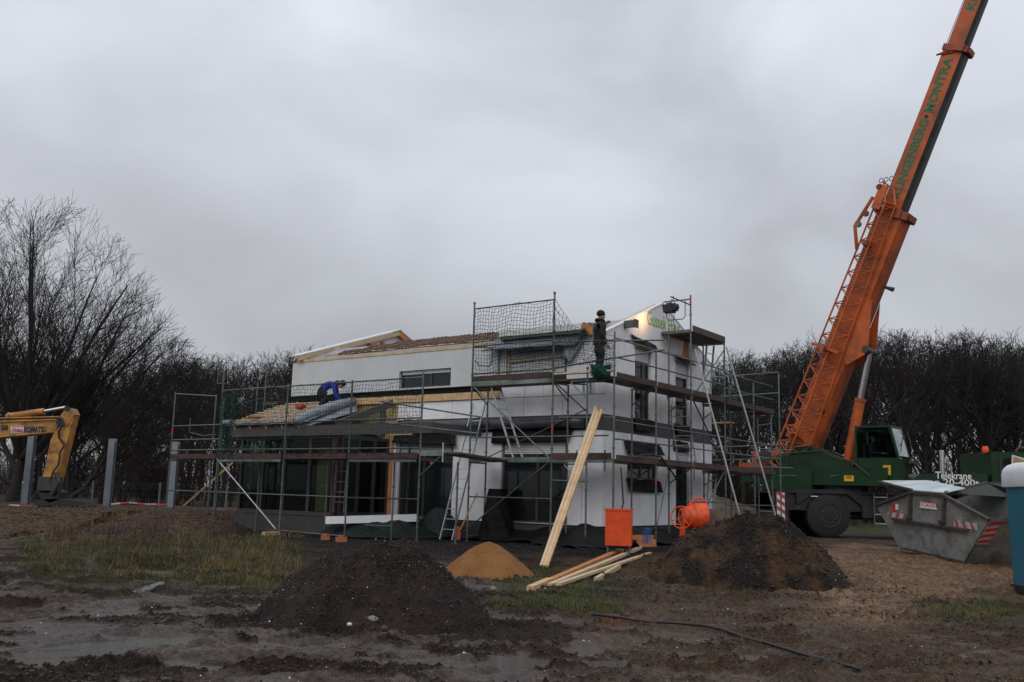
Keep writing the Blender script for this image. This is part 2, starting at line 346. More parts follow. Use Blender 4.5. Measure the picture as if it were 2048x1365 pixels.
# colours of the soil itself
x = P[:, 0]; y = P[:, 1]; z = P[:, 2]
px, py = projn(x, y, np.full_like(x, -.25)+.25*sst(17.5, 23.5, y))
front = y > 3
nA = fbm(x*.8, y*.8, 4); nB = fbm(x*3, y*4.5, 4, .6, 3); nC = fbm(x*12, y*16, 3, .6, 6)
jx = (fbm(x*1.2, y*1.2, 4, s=21)-.5)*160; jy = (fbm(x*1.2, y*1.2, 4, s=31)-.5)*40
X_ = px+jx; Y_ = py+jy
def lerp(c, col, m): return c*(1-m[:, None])+np.array(col)[None, :]*m[:, None]
C0 = np.tile(np.array([[.076, .057, .049]]), (len(x), 1))
C0 = lerp(C0, (.038, .028, .022), sst(.45, .62, nB)*.7)
C0 = lerp(C0, (.016, .010, .007), np.clip(clumps(x, y)*1.2, 0, 1)*(y < 21)*.85)
C0 = lerp(C0, (.068, .043, .027), sst(-.5, 2., x)*.75)                                   # browner to the right
C0 = lerp(C0, (.085, .062, .046), sst(.48, .66, nA)*sst(1100, 1300, px)*.55)
tan_ = sst(1560, 1680, X_)*(1-sst(1215, 1245, Y_))*sst(1082, 1100, Y_)
C0 = lerp(C0, (.20, .125, .073), tan_*(.6+.4*sst(.4, .6, nB)))
C0 = lerp(C0, (.065, .042, .028), tan_*sst(.52, .60, nC)*.7)
blk = sst(1040, 1056, Y_)*(1-sst(1105, 1125, Y_))*sst(180, 260, X_)*(1-sst(1560, 1640, X_))
blk = np.maximum(blk, sst(1120, 1100, py+jy*.5)*sst(560, 640, X_)*(py > 1000)*(1-sst(1560, 1640, X_)))
blk = np.maximum(blk, sst(1040, 1050, Y_)*(1-sst(1085, 1092, Y_))*sst(1500, 1600, X_))
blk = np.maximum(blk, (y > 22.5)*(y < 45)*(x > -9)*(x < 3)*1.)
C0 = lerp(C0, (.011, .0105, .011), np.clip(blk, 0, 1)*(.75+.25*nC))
bank = sst(26.3, 27.3, y+1.2*(nA-.5))*(y < 46)*sst(-7.2, -8.6, x+.6*(nA-.5))
bank = np.maximum(bank, (y > 22)*(y < 28)*sst(180, 120, X_)*sst(1100, 1080, Y_))
C0 = lerp(C0, (.12, .07, .04), bank*(.5+.5*sst(.4, .6, nB)))
C0 = lerp(C0, (.05, .034, .024), bank*sst(.5, .6, nC)*.8)
rightb = (y > 30)*(y < 48)*(x > 6)
C0 = lerp(C0, (.07, .055, .043), rightb*.8)
grs = sst(1076, 1092, Y_)*(1-sst(1150+.06*px, 1180+.06*px, Y_))*sst(10, 60, X_)*(1-sst(600, 660, X_))
g2 = sst(1135, 1150, Y_)*(1-sst(1205, 1225, Y_))*sst(960, 1010, X_)*(1-sst(1210, 1290, X_))
g3 = sst(1185, 1205, Y_)*(1-sst(1225, 1245, Y_))*sst(1780, 1880, X_)
GR = np.clip(grs+g2+g3, 0, 1)
C0 = lerp(C0, (.032, .030, .014), GR*(.35+.65*sst(.35, .55, nB)))
C0 = lerp(C0, (.42, .09, .03), np.exp(-(((px-1240)/45)**2+((py-1226)/9)**2))*sst(.45, .55, nB)*.9)      # orange spill
C0 = lerp(C0, (.04, .035, .022), (y > 44)*1.*.9)
C0 = lerp(C0, (.05, .075, .02), (y > 44)*(y < 60)*sst(.45, .6, fbm(x*.2, y*.2, 3))*.6)
C0 = C0*(.70+.5*nC)[:, None]
wet = np.clip(sst(.40, .60, 1-nA+.2*(nC-.5))*(y < 19)*(1-clumps(x, y))*.6*(1-sst(0, 3., x)*.4), 0, 1)
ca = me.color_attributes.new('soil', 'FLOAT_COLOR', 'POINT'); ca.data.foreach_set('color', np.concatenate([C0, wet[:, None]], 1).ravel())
gm = bpy.data.materials.new('ground_soil'); gm.use_nodes = True; t = gm.node_tree; bs = t.nodes['Principled BSDF']
at = t.nodes.new('ShaderNodeAttribute'); at.attribute_name = 'soil'
tcn = t.nodes.new('ShaderNodeTexCoord')
n1 = t.nodes.new('ShaderNodeTexNoise'); n1.inputs['Scale'].default_value = 16; n1.inputs['Detail'].default_value = 8; n1.inputs['Roughness'].default_value = .7; t.links.new(tcn.outputs['Object'], n1.inputs[0])
v1 = t.nodes.new('ShaderNodeTexVoronoi'); v1.inputs['Scale'].default_value = 38; t.links.new(tcn.outputs['Object'], v1.inputs['Vector'])
mr1 = t.nodes.new('ShaderNodeMapRange'); mr1.inputs['From Min'].default_value = .3; mr1.inputs['From Max'].default_value = .7; mr1.inputs['To Min'].default_value = .35; mr1.inputs['To Max'].default_value = 1.6; t.links.new(n1.outputs[0], mr1.inputs[0])
n3 = t.nodes.new('ShaderNodeTexNoise'); n3.inputs['Scale'].default_value = 85; n3.inputs['Detail'].default_value = 4; n3.inputs['Roughness'].default_value = .8; t.links.new(tcn.outputs['Object'], n3.inputs[0])
mr9 = t.nodes.new('ShaderNodeMapRange'); mr9.inputs['From Min'].default_value = .36; mr9.inputs['From Max'].default_value = .64; mr9.inputs['To Min'].default_value = .45; mr9.inputs['To Max'].default_value = 1.6; t.links.new(n3.outputs[0], mr9.inputs[0]); vm0 = t.nodes.new('ShaderNodeVectorMath'); vm0.operation = 'SCALE'; t.links.new(at.outputs['Color'], vm0.inputs[0]); t.links.new(mr9.outputs[0], vm0.inputs['Scale'])
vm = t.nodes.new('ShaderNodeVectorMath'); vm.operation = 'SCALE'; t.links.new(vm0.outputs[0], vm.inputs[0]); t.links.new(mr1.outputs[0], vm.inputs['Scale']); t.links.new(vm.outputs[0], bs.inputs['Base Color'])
mr2 = t.nodes.new('ShaderNodeMapRange'); mr2.inputs['To Min'].default_value = .78; mr2.inputs['To Max'].default_value = .33; t.links.new(at.outputs['Alpha'], mr2.inputs[0]); t.links.new(mr2.outputs[0], bs.inputs['Roughness'])
bp = t.nodes.new('ShaderNodeBump'); bp.inputs['Distance'].default_value = .03; bp.inputs['Strength'].default_value = .8; t.links.new(n1.outputs[0], bp.inputs['Height'])
bp2 = t.nodes.new('ShaderNodeBump'); bp2.inputs['Distance'].default_value = .01; bp2.inputs['Strength'].default_value = .7; t.links.new(v1.outputs['Distance'], bp2.inputs['Height']); t.links.new(bp.outputs[0], bp2.inputs['Normal']); t.links.new(bp2.outputs[0], bs.inputs['Normal'])
mr3 = t.nodes.new('ShaderNodeMapRange'); mr3.inputs['To Min'].default_value = .08; mr3.inputs['To Max'].default_value = .42; t.links.new(at.outputs['Alpha'], mr3.inputs[0]); t.links.new(mr3.outputs[0], bs.inputs['Specular IOR Level'])
me.materials.append(gm); gro = bpy.data.objects.new('ground', me); COL.objects.link(gro); gro['kind'] = 'structure'
# standing water: a level sheet that shows wherever the mud dips below it
wm = bpy.data.materials.new('muddy_water'); wm.use_nodes = True; t = wm.node_tree; bs = t.nodes['Principled BSDF']; bs.inputs['Base Color'].default_value = (.060, .056, .045, 1); bs.inputs['Roughness'].default_value = .05; bs.inputs['IOR'].default_value = 1.33
tcn = t.nodes.new('ShaderNodeTexCoord'); mpn = t.nodes.new('ShaderNodeMapping'); mpn.inputs['Scale'].default_value = (1, 2.2, 1); t.links.new(tcn.outputs['Object'], mpn.inputs[0]); n1 = t.nodes.new('ShaderNodeTexNoise'); n1.inputs['Scale'].default_value = 14; n1.inputs['Detail'].default_value = 4; t.links.new(mpn.outputs[0], n1.inputs[0])
bp = t.nodes.new('ShaderNodeBump'); bp.inputs['Distance'].default_value = .02; t.links.new(n1.outputs[0], bp.inputs['Height']); t.links.new(bp.outputs[0], bs.inputs['Normal'])
mb = MB(); mb.add([(-14, 4.5, -.370), (9, 4.5, -.370), (9, 16.8, -.370), (-14, 16.8, -.370)], [(0, 1, 2, 3)])
wo = solo('puddle_water', mb, wm, None, None, (0, 0, 0), kind='structure')
# ------------------------------------------------------------------ heaps
def heap(name, label, cx, cy, rx, ry, h, mats, top=.0, amp=.05, sharp=1., skew=(0, 0), split=None, nseg=200, nrad=90, seed=0, z0=None, fine=.5):
    hb = hz(cx, cy)-.02 if z0 is None else z0
    th = np.linspace(0, 2*math.pi, nseg, endpoint=False); rr_ = np.linspace(0, 1.06, nrad)
    T, R_ = np.meshgrid(th, rr_)
    edge = 1+.16*(fbm(np.cos(T)*1.6+seed, np.sin(T)*1.6, 3)-.5)*2
    X0 = R_*np.cos(T)*rx*edge; Y0 = R_*np.sin(T)*ry*edge
    a_r = max(top, .06); prof = 1-R_**(1.05+1.7*a_r)
    prof = np.where(R_ > 1, 1-(R_-1)*1.2-1, prof)
    X = cx+X0+skew[0]*(1-R_); Yy = cy+Y0+skew[1]*(1-R_)
    n1 = fbm(X*1.5+seed, Yy*1.5, 4)-.5; n2 = fbm(X*9+seed, Yy*9, 4, .65)-.5; n3 = fbm(X*26, Yy*26, 3, .7)-.5
    Zz = hb+h*prof+(amp*5*n1+amp*2.6*n2*fine*2+amp*1.7*n3*fine*2)*np.clip(1.15-R_, 0, 1)**.5-np.clip(R_-.93, 0, 1)*.6
    vs_ = np.stack([X, Yy, Zz], -1).reshape(-1, 3)-np.array([cx, cy, hb])
    id_ = np.arange(nrad*nseg).reshape(nrad, nseg); a = id_[:-1]; b = np.roll(id_, -1, 1)[:-1]; c = np.roll(id_, -1, 1)[1:]; d = id_[1:]
    me = bpy.data.meshes.new(name); me.from_pydata(vs_.tolist(), [], np.stack([a, d, c, b], -1).reshape(-1, 4).tolist())
    for m_ in mats: me.materials.append(m_)
    me.polygons.foreach_set('use_smooth', [True]*len(me.polygons)); me.update()
    o = bpy.data.objects.new(name, me); COL.objects.link(o); o.location = (cx, cy, hb); o['label'] = label; o['category'] = 'heap'
    return o, vs_+np.array([cx, cy, hb])
def soil_mat(name, c1, c2, c3, sc=2.2, pos=(.42, .55), bump=.03, rough=.75):
    m = bpy.data.materials.new(name); m.use_nodes = True; t = m.node_tree; bs = t.nodes['Principled BSDF']; tcn = t.nodes.new('ShaderNodeTexCoord')
    n = t.nodes.new('ShaderNodeTexNoise'); n.inputs['Scale'].default_value = sc; n.inputs['Detail'].default_value = 9; n.inputs['Roughness'].default_value = .68; t.links.new(tcn.outputs['Object'], n.inputs[0])
    r = t.nodes.new('ShaderNodeValToRGB'); r.color_ramp.elements[0].position = pos[0]; r.color_ramp.elements[0].color = (*c1, 1); r.color_ramp.elements[1].position = pos[1]; r.color_ramp.elements[1].color = (*c2, 1); t.links.new(n.outputs[0], r.inputs[0])
    v = t.nodes.new('ShaderNodeTexNoise'); v.inputs['Scale'].default_value = 42; v.inputs['Detail'].default_value = 5; t.links.new(tcn.outputs['Object'], v.inputs[0])
    mxn = t.nodes.new('ShaderNodeMix'); mxn.data_type = 'RGBA'; mr_ = t.nodes.new('ShaderNodeMapRange'); mr_.inputs['From Min'].default_value = .58; mr_.inputs['From Max'].default_value = .68; t.links.new(v.outputs[0], mr_.inputs[0])
    t.links.new(mr_.outputs[0], mxn.inputs['Factor']); t.links.new(r.outputs[0], mxn.inputs['A']); mxn.inputs['B'].default_value = (*c3, 1); t.links.new(mxn.outputs['Result'], bs.inputs['Base Color'])
    bp = t.nodes.new('ShaderNodeBump'); bp.inputs['Distance'].default_value = bump; t.links.new(v.outputs[0], bp.inputs['Height']); t.links.new(bp.outputs[0], bs.inputs['Normal']); bs.inputs['Roughness'].default_value = rough
    bs.inputs['Specular IOR Level'].default_value = .15
    return m
sm1 = soil_mat('dark_spoil', (.014, .010, .009), (.030, .020, .017), (.055, .040, .033))
sm2 = soil_mat('yellow_sand', (.175, .080, .026), (.22, .105, .036), (.26, .14, .06), bump=.012, rough=.85)
sm3 = soil_mat('mixed_spoil', (.010, .009, .009), (.085, .045, .022), (.09, .055, .035), sc=1.5, pos=(.47, .62))
sm4 = soil_mat('brown_mound', (.075, .055, .042), (.14, .105, .08), (.16, .13, .10), sc=1.2)
HP = []
HP.append(heap('soil_heap', 'dark wet soil heap full of small stones in front of the yellow sand', -1.70, 12.3, 1.50, 1.38, .95, [sm1], top=.50, amp=.075, sharp=.92, skew=(.22, .05), seed=1))
HP.append(heap('sand_heap', 'smooth orange yellow sand heap between the dark soil heap and the scaffold', -.33, 18.2, .92, 1.0, .62, [sm2], top=.16, amp=.018, sharp=.85, skew=(-.02, 0), seed=5, fine=.35))
HP.append(heap('soil_heap', 'black and rusty brown soil heap between the cement mixer and the skip', 4.45, 18.1, 1.76, 1.6, 1.12, [sm3], top=.58, amp=.10, sharp=.95, skew=(.05, .1), seed=9))
HP.append(heap('soil_heap', 'big brown earth mound behind the right end of the scaffold', 8.3, 39.5, 4.6, 3.0, 1.9, [sm4], top=.05, amp=.08, sharp=.9, skew=(-1.8, 0), seed=15))
# spoil trailing off the dark heap towards the puddle
HP.append(heap('soil_heap', 'low flattened spoil heap spilling from the dark heap towards the puddle', .0, 11.5, 1.0, .85, .17, [sm1], top=.1, amp=.06, sharp=1.1, seed=21, nseg=130, nrad=50))
HP.append(heap('soil_heap', 'low churned mud heap beside the puddle, left of the black cable', 1.0, 8.3, .8, .5, .10, [sm1], top=.3, amp=.05, sharp=1.2, seed=25, nseg=130, nrad=40, z0=-.37))
# clods, gravel and chips
ICO = None
bm_ = bmesh.new(); bmesh.ops.create_icosphere(bm_, subdivisions=1, radius=1); ICO = (np.array([v.co[:] for v in bm_.verts]), [[v.index for v in f.verts] for f in bm_.faces]); bm_.free()
OCT = (np.array([(1, 0, 0), (-1, 0, 0), (0, 1, 0), (0, -1, 0), (0, 0, 1), (0, 0, -1.)]), [(0, 2, 4), (2, 1, 4), (1, 3, 4), (3, 0, 4), (2, 0, 5), (1, 2, 5), (3, 1, 5), (0, 3, 5)])
def scatter(name, pts, sizes, material, label, seed=0, shape=OCT, flat=.7, cat=None):
    r = np.random.RandomState(seed); n = len(pts); nv = len(shape[0]); fs = np.array(shape[1])
    Vv = np.tile(shape[0], (n, 1, 1))*(.7+.6*r.rand(n, nv, 1))
    an = r.rand(n)*6.28; ca_, sa_ = np.cos(an)[:, None], np.sin(an)[:, None]
    sc = (sizes[:, None]*(.7+.6*r.rand(n, 3)))[:, None, :]*np.array([1, 1, flat]); Vv = Vv*sc
    X = Vv[:, :, 0]*ca_-Vv[:, :, 1]*sa_; Yy = Vv[:, :, 0]*sa_+Vv[:, :, 1]*ca_; Vv = np.stack([X, Yy, Vv[:, :, 2]], -1)+pts[:, None, :]
    Fs = (fs[None]+np.arange(n)[:, None, None]*nv).reshape(-1, 3)
    me = bpy.data.meshes.new(name); me.vertices.add(n*nv); me.vertices.foreach_set('co', Vv.ravel()); me.loops.add(len(Fs)*3); me.polygons.add(len(Fs)); me.loops.foreach_set('vertex_index', Fs.ravel()); me.polygons.foreach_set('loop_start', np.arange(len(Fs))*3); me.polygons.foreach_set('loop_total', np.full(len(Fs), 3)); me.update(); me.materials.append(M(material))
    o = bpy.data.objects.new(name, me); COL.objects.link(o); o['kind'] = 'stuff'; o['label'] = label
    if cat: o['category'] = cat
    return o
R = np.random.RandomState(11)
def groundpts(n, x0, x1, y0, y1, dens=None):
    x = x0+(x1-x0)*R.rand(n); y = y0+(y1-y0)*R.rand(n)**1.0
    if dens is not None: k = R.rand(n) < dens(x, y); x, y = x[k], y[k]
    return np.stack([x, y, height(x, y)], -1)
def heappts(i, n):
    P_ = HP[i][1]; k = R.randint(0, len(P_), n*2); Q = P_[k]; q0 = np.array(HP[i][0].location)
    d = np.hypot(Q[:, 0]-q0[0], Q[:, 1]-q0[1]); kk = R.rand(len(Q)) < d/(d.max()+.01); return (Q[kk]+R.randn(kk.sum(), 3)*np.array([.02, .02, .004]))[:n]
clump = lambda x, y: sst(.44, .62, fbm(x*.55+4, y*.8, 3))*.9+.05
gp = groundpts(90000, -6, 7, 6.3, 18, lambda x, y: clumps(x, y)*.9+.03)
scatter('mud_clods', gp, .005+.020*R.rand(len(gp))**3, 'clod_dark', 'dark mud clods strewn over the wet foreground', 1, cat='mud')
gp = groundpts(26000, -6, 8, 6.3, 22, lambda x, y: clumps(x, y)*.6+.3*clump(x, y))
scatter('mud_clods', gp, .005+.02*R.rand(len(gp))**3.5, 'clod_brown', 'brown mud clods on the churned ground to the right', 2, cat='mud')
gp = groundpts(30000, -6, 6, 6.3, 16); gp = gp[gp[:, 2] > -.372]; scatter('fine_gravel', gp, .003+.005*R.rand(len(gp)), 'stone', 'fine grey gravel strewn over the wet mud', 33, cat='gravel')
gp = groundpts(2500, -6, 6, 6.5, 19); keep = gp[:, 2] > -.372; gp = gp[keep]
wc = np.vstack([gp[:330], heappts(0, 130), heappts(2, 30), heappts(4, 20)]); scatter('white_chips', wc, .005+.014*R.rand(len(wc))**2.5, 'white_chip', 'small white stones and chips scattered over soil and mud', 3, cat='chips')
wc = np.vstack([gp[1100:1270], heappts(0, 25), heappts(4, 12)]); scatter('red_chips', wc, .008+.012*R.rand(len(wc))**2, 'red_chip', 'small red brick chips scattered over the mud', 4, cat='chips')
hp = np.vstack([heappts(0, 9000), heappts(4, 2500), heappts(5, 900)])
scatter('heap_clods', hp, .004+.018*R.rand(len(hp))**3, 'clod_dark', 'dark clods lying on the dark soil heaps', 5, cat='mud')
hp = heappts(0, 500); scatter('heap_stones', hp, .004+.012*R.rand(len(hp))**3, 'stone', 'grey pebbles stuck in the dark soil heap', 6, cat='stones')
hp = heappts(2, 8000); hq = hp[:5000]; scatter('heap_clods', hq, .006+.024*R.rand(len(hq))**3, 'clod_dark', 'black clods on the rusty brown heap', 7, cat='mud')
hq = hp[5000:]; scatter('heap_clods', hq, .007+.03*R.rand(len(hq))**3, 'clod_brown', 'brown clods on the rusty brown heap', 8, cat='mud')
gp = groundpts(7000, -16, -8, 22, 34); scatter('bank_clods', gp, .02+.06*R.rand(len(gp))**2.5, 'clod_brown', 'brown clods over the earth bank on the left', 9, cat='mud')
gp = groundpts(7000, -8, 3, 19.5, 25); scatter('gravel', gp, .012+.02*R.rand(len(gp))**2, 'clod_dark', 'black gravel spread around the house', 10, cat='gravel')
for k, (x_, y_, s_, mt_) in enumerate(((745, 1240, .085, 'stone'), (706, 1231, .05, 'white_chip'), (987, 1178, .06, 'stone'), (860, 1229, .04, 'stone'), (699, 1249, .035, 'white_chip'), (768, 1258, .06, 'clod_brown'))):
    p = G(x_, y_, -.2); scatter_p = MB(); r_ = np.random.RandomState(k+50); scatter_p.add(ICO[0]*(.8+.3*r_.rand(42 if len(ICO[0]) == 42 else len(ICO[0]), 1))*s_*np.array([1, .8, .7])+p, ICO[1])
    solo('stone', scatter_p, mt_, ('large ochre stone at the foot of the dark heap', 'pale flat stone low on the left of the dark heap', 'grey flat stone on the right shoulder of the dark heap', 'round grey stone in the middle foot of the dark heap', 'small white stone just above the puddle under the dark heap', 'brown lump at the foot of the dark heap beside the ochre stone')[k], 'stone', p, smooth=True)
# ------------------------------------------------------------------ grass and weeds
def blades(name, pts, hts, wd, material, label, seed, lean=.5, cat='grass'):
    r = np.random.RandomState(seed); n = len(pts); hts = hts*(.22+1.05*sst(.35, .68, fbm(pts[:, 0]*2.3+seed, pts[:, 1]*2.3, 3))); an = r.rand(n)*6.28; ln = lean*r.rand(n)*hts
    d = np.stack([np.cos(an), np.sin(an), 0*an], -1); s = np.stack([-np.sin(an), np.cos(an), 0*an], -1)
    p0 = pts-s*wd[:, None]; p1 = pts+s*wd[:, None]; mid = pts+d*(ln*.35)[:, None]+np.array([0, 0, 1])*(hts*.6)[:, None]; p2 = mid+s*wd[:, None]*.7; p3 = mid-s*wd[:, None]*.7; tip = pts+d*ln[:, None]+np.array([0, 0, 1])*hts[:, None]
    Vv = np.stack([p0, p1, p2, p3, tip], 1).reshape(-1, 3); b_ = np.arange(n)[:, None]*5
    f4 = (b_+np.array([[0, 1, 2, 3]])); f3 = (b_+np.array([[3, 2, 4]]))
    me = bpy.data.meshes.new(name); me.vertices.add(n*5); me.vertices.foreach_set('co', Vv.ravel()); me.loops.add(n*7); me.polygons.add(n*2)
    me.loops.foreach_set('vertex_index', np.concatenate([f4.ravel(), f3.ravel()])); me.polygons.foreach_set('loop_start', np.concatenate([np.arange(n)*4, n*4+np.arange(n)*3])); me.polygons.foreach_set('loop_total', np.concatenate([np.full(n, 4), np.full(n, 3)])); me.update(); me.materials.append(M(material))
    o = bpy.data.objects.new(name, me); COL.objects.link(o); o['kind'] = 'stuff'; o['label'] = label; o['category'] = cat; return o
mat('grass_green', (.085, .10, .02), .7, var=.4, scale=3); mat('grass_straw', (.15, .105, .04), .8, var=.4, scale=3); mat('weed_brown', (.06, .028, .017), .85, var=.4, scale=3)
def pxpts(n, x0, x1, y0, y1, edge=18, thr=.4, s=0., lowedge=None):
    xx = x0+(x1-x0)*R.rand(n); yy = y0+(y1-y0)*R.rand(n)
    P_ = np.array([G(a, b, -.28) for a, b in zip(xx, yy)]); P_[:, 2] = height(P_[:, 0], P_[:, 1])
    k = fbm(P_[:, 0]*1.4+s, P_[:, 1]*1.1, 3)+.25*np.minimum(np.minimum((xx-x0)/60, (x1-xx)/60), np.minimum((yy-y0)/edge, (y1-yy)/edge)).clip(0, 1)-.25 > thr-.1
    k &= P_[:, 2] > -.385
    if lowedge is not None: k &= yy < lowedge(xx)
    return P_[k]
le = lambda x_: 1135+.085*x_
a_ = pxpts(30000, 20, 620, 1088, 1190, s=1, thr=.47, lowedge=le); blades('grass_patch', a_, .03+.08*R.rand(len(a_))**1.5, .004+.004*R.rand(len(a_)), 'grass_green', 'green grass between the flooded ground and the black gravel on the left', 1)
a_ = pxpts(24000, 40, 620, 1086, 1172, s=7, thr=.48, lowedge=le); blades('dry_grass', a_, .05+.13*R.rand(len(a_))**1.5, .003+.004*R.rand(len(a_)), 'grass_straw', 'straw coloured dead grass mixed into the left grass patch', 2, lean=.9)
a_ = pxpts(1500, 90, 340, 1080, 1118, s=9, thr=.34); blades('dead_weeds', a_, .10+.36*R.rand(len(a_))**1.6, .003+.004*R.rand(len(a_)), 'weed_brown', 'tall reddish brown dead weeds behind the left grass patch', 3, lean=.25, cat='weeds')
a_ = pxpts(500, 20, 640, 1085, 1170, s=19, thr=.38, lowedge=le); blades('dead_weeds', a_, .12+.3*R.rand(len(a_)), .004+.004*R.rand(len(a_)), 'weed_brown', 'scattered dead brown stalks across the left grass patch', 5, lean=.3, cat='weeds')
a_ = pxpts(11000, 975, 1260, 1142, 1218, s=3, thr=.46); blades('grass_patch', a_, .025+.05*R.rand(len(a_)), .004+.003*R.rand(len(a_)), 'grass_green', 'short green grass around the lumber lying on the ground', 4)
a_ = pxpts(4500, 1800, 2060, 1192, 1240, s=5, thr=.56); blades('grass_patch', a_, .03+.05*R.rand(len(a_)), .004+.003*R.rand(len(a_)), 'grass_green', 'short green grass at the foot of the portable toilet', 6)
a_ = pxpts(3000, 1300, 1560, 1170, 1215, s=15, thr=.52); blades('grass_patch', a_, .02+.04*R.rand(len(a_)), .003+.003*R.rand(len(a_)), 'grass_green', 'thin grass tufts in front of the rusty brown heap', 8)
# ------------------------------------------------------------------ house
HB = W(0, 0, 0)
house = thing('house', 'white unfinished two storey house with a green painted name on its gable', 'house', HB)
mb = MB().hbox(.16, 11.62, .16, 6.5, -.1, 5.28); part('core', mb, 'backing', house)
mb = MB().hbox(-.05, 11.7, -.05, 6.7, -.15, .47); part('plinth', mb, 'backing', house)
def panel_wall(face, rng, zr, holes, step, mtl, t0=0., thick=.13, rows=(), off=0.):
    """insulation boards laid side by side with open joints, leaving the openings free"""
    a0, a1 = rng; z0, z1 = zr
    xs = {a0, a1}; k = a0+step
    while k < a1-.15: xs.add(round(k, 3)); k += step
    for h in holes: xs |= {h[0], h[1]}
    xs = sorted(xs); xs2 = [xs[0]]
    hx = {q for h in holes for q in h[:2]} | {a0, a1}
    for q in xs[1:]:
        if q-xs2[-1] < .12:
            if q in hx:
                if xs2[-1] not in hx: xs2[-1] = q
                else: xs2.append(q)
        else: xs2.append(q)
    zs = sorted({z0, z1} | set(rows) | {q for h in holes for q in h[2:]})
    zs = [q for q in zs if z0 <= q <= z1]
    for i in range(len(xs2)-1):
        run = None
        cells = []
        for j in range(len(zs)-1):
            cx, cz = (xs2[i]+xs2[i+1])/2, (zs[j]+zs[j+1])/2
            inh = any(h[0] < cx < h[1] and h[2] < cz < h[3] for h in holes)
            if inh: run = None
            else:
                if run is not None and zs[j] not in rows: cells[-1][1] = zs[j+1]
                else: cells.append([zs[j], zs[j+1]]); run = 1
        for za, zb in cells:
            e = .007; dj = random.uniform(-.002, .003)+off
            if face == 'v': b_ = MB().hbox(xs2[i]+e, xs2[i+1]-e, t0-dj, t0+thick, za+e, zb-e)
            else: b_ = MB().hbox(t0-dj, t0+thick, xs2[i]+e, xs2[i+1]-e, za+e, zb-e)
            part('wall_panel', b_, mtl, house)
ST = .62
panel_wall('v', (0, 7.12), (.5, 2.93), [(1.08, 3.2, .5, 2.65), (4.92, 7.0, .5, 2.66)], ST, 'eps')
panel_wall('v', (0, 7.12), (3.335, 3.855), [], 1.25, 'eps')
panel_wall('v', (0, 3.34), (3.858, 5.40), [(1.14, 3.12, 4.2, 5.16)], ST, 'eps')
panel_wall('u', (.135, 6.62), (.5, 2.93), [(1.27, 3.04, 1.7, 2.42), (4.13, 5.0, .5, 2.6)], ST, 'eps')
panel_wall('u', (.135, 6.62), (3.335, 5.42), [(1.66, 2.58, 3.335, 5.32), (4.12, 5.0, 3.335, 5.24)], ST, 'eps')
# rendered upper box with strip window
mbx = MB().hbox(7.03, 11.8, -.10, .15, 4.24, 5.33).hbox(3.36, 5.02, -.10, .15, 4.24, 5.33).hbox(5.02, 7.03, -.10, .15, 4.80, 5.33).hbox(5.02, 7.03, -.10, .15, 4.24, 4.262)
part('rendered_wall', mbx, 'eps_grey', house, label='smooth pale grey rendered upper wall')
part('side_wall', MB().hbox(11.64, 11.8, .15, 6.6, .5, 5.33), 'eps_grey', house)
part('back_wall', MB().hbox(.14, 11.6, 6.52, 6.66, .5, 5.4), 'eps', house)
# gable triangle boards
def gz_(v): return 5.425+(6.86-5.50)*(1-abs(v-3.3)/3.32)
vv = [.135]+[ST*k for k in range(1, 11)]+[6.62]
vv = sorted(set(vv+[3.3]))
vv = [q for q in vv if abs(q-3.1) > .01]
for a, b in zip(vv[:-1], vv[1:]):
    e = .007
    mbx = MB().prism([W(0, a+e, 5.425), W(0, b-e, 5.425), W(0, b-e, gz_(b-e)), W(0, a+e, gz_(a+e))], U*.13); part('wall_panel', mbx, 'eps', house)
for (va, vb) in ((-.12, 3.3), (6.75, 3.3)):
    p = W(.06, va, gz_(va)+.02); q = W(.06, vb, gz_(vb)+.02); part('verge_board', MB().beam(p, q, .16, .035), 'white_paint', house)
    p = W(.22, va, gz_(va)-.03); q = W(.22, vb, gz_(vb)-.03); part('rafter', MB().beam(p, q, .08, .12), 'wood_new', house)
part('gable_core', MB().prism([W(.16, .3, 5.3), W(.16, 6.4, 5.3), W(.16, 3.3, 6.72)], U*.1), 'wood_new', house)
# dark joint between the storeys
part('membrane_band', MB().hbox(.01, 7.1, .012, .15, 2.935, 3.33), 'band', house)
part('membrane_band', MB().hbox(.012, .15, .16, 6.6, 2.935, 3.33), 'band', house)
part('foil_roll', MB().tube([W(.5+i*.5, -.13+.02*math.sin(i*2.1), 3.13+.015*math.sin(i*1.3)) for i in range(14)], [.15+.012*math.sin(i*1.7) for i in range(14)], 14), 'foil_roll', house, smooth=True)
part('membrane_strip', MB().hbox(3.3, 11.7, .0, .15, 4.07, 4.235), 'black_tarp', house)
# timber ledger, osb behind the lean-to
part('ledger', MB().hbox(3.3, 9.6, -.06, .14, 3.865, 4.065), 'wood', house)
part('sheathing', MB().hbox(7.125, 11.6, .03, .155, 2.7, 3.86), 'osb', house)
part('post', MB().tube([W(7.2, -.1, .5), W(7.2, -.1, 2.95)], .075, 10), 'wood_orange', house)
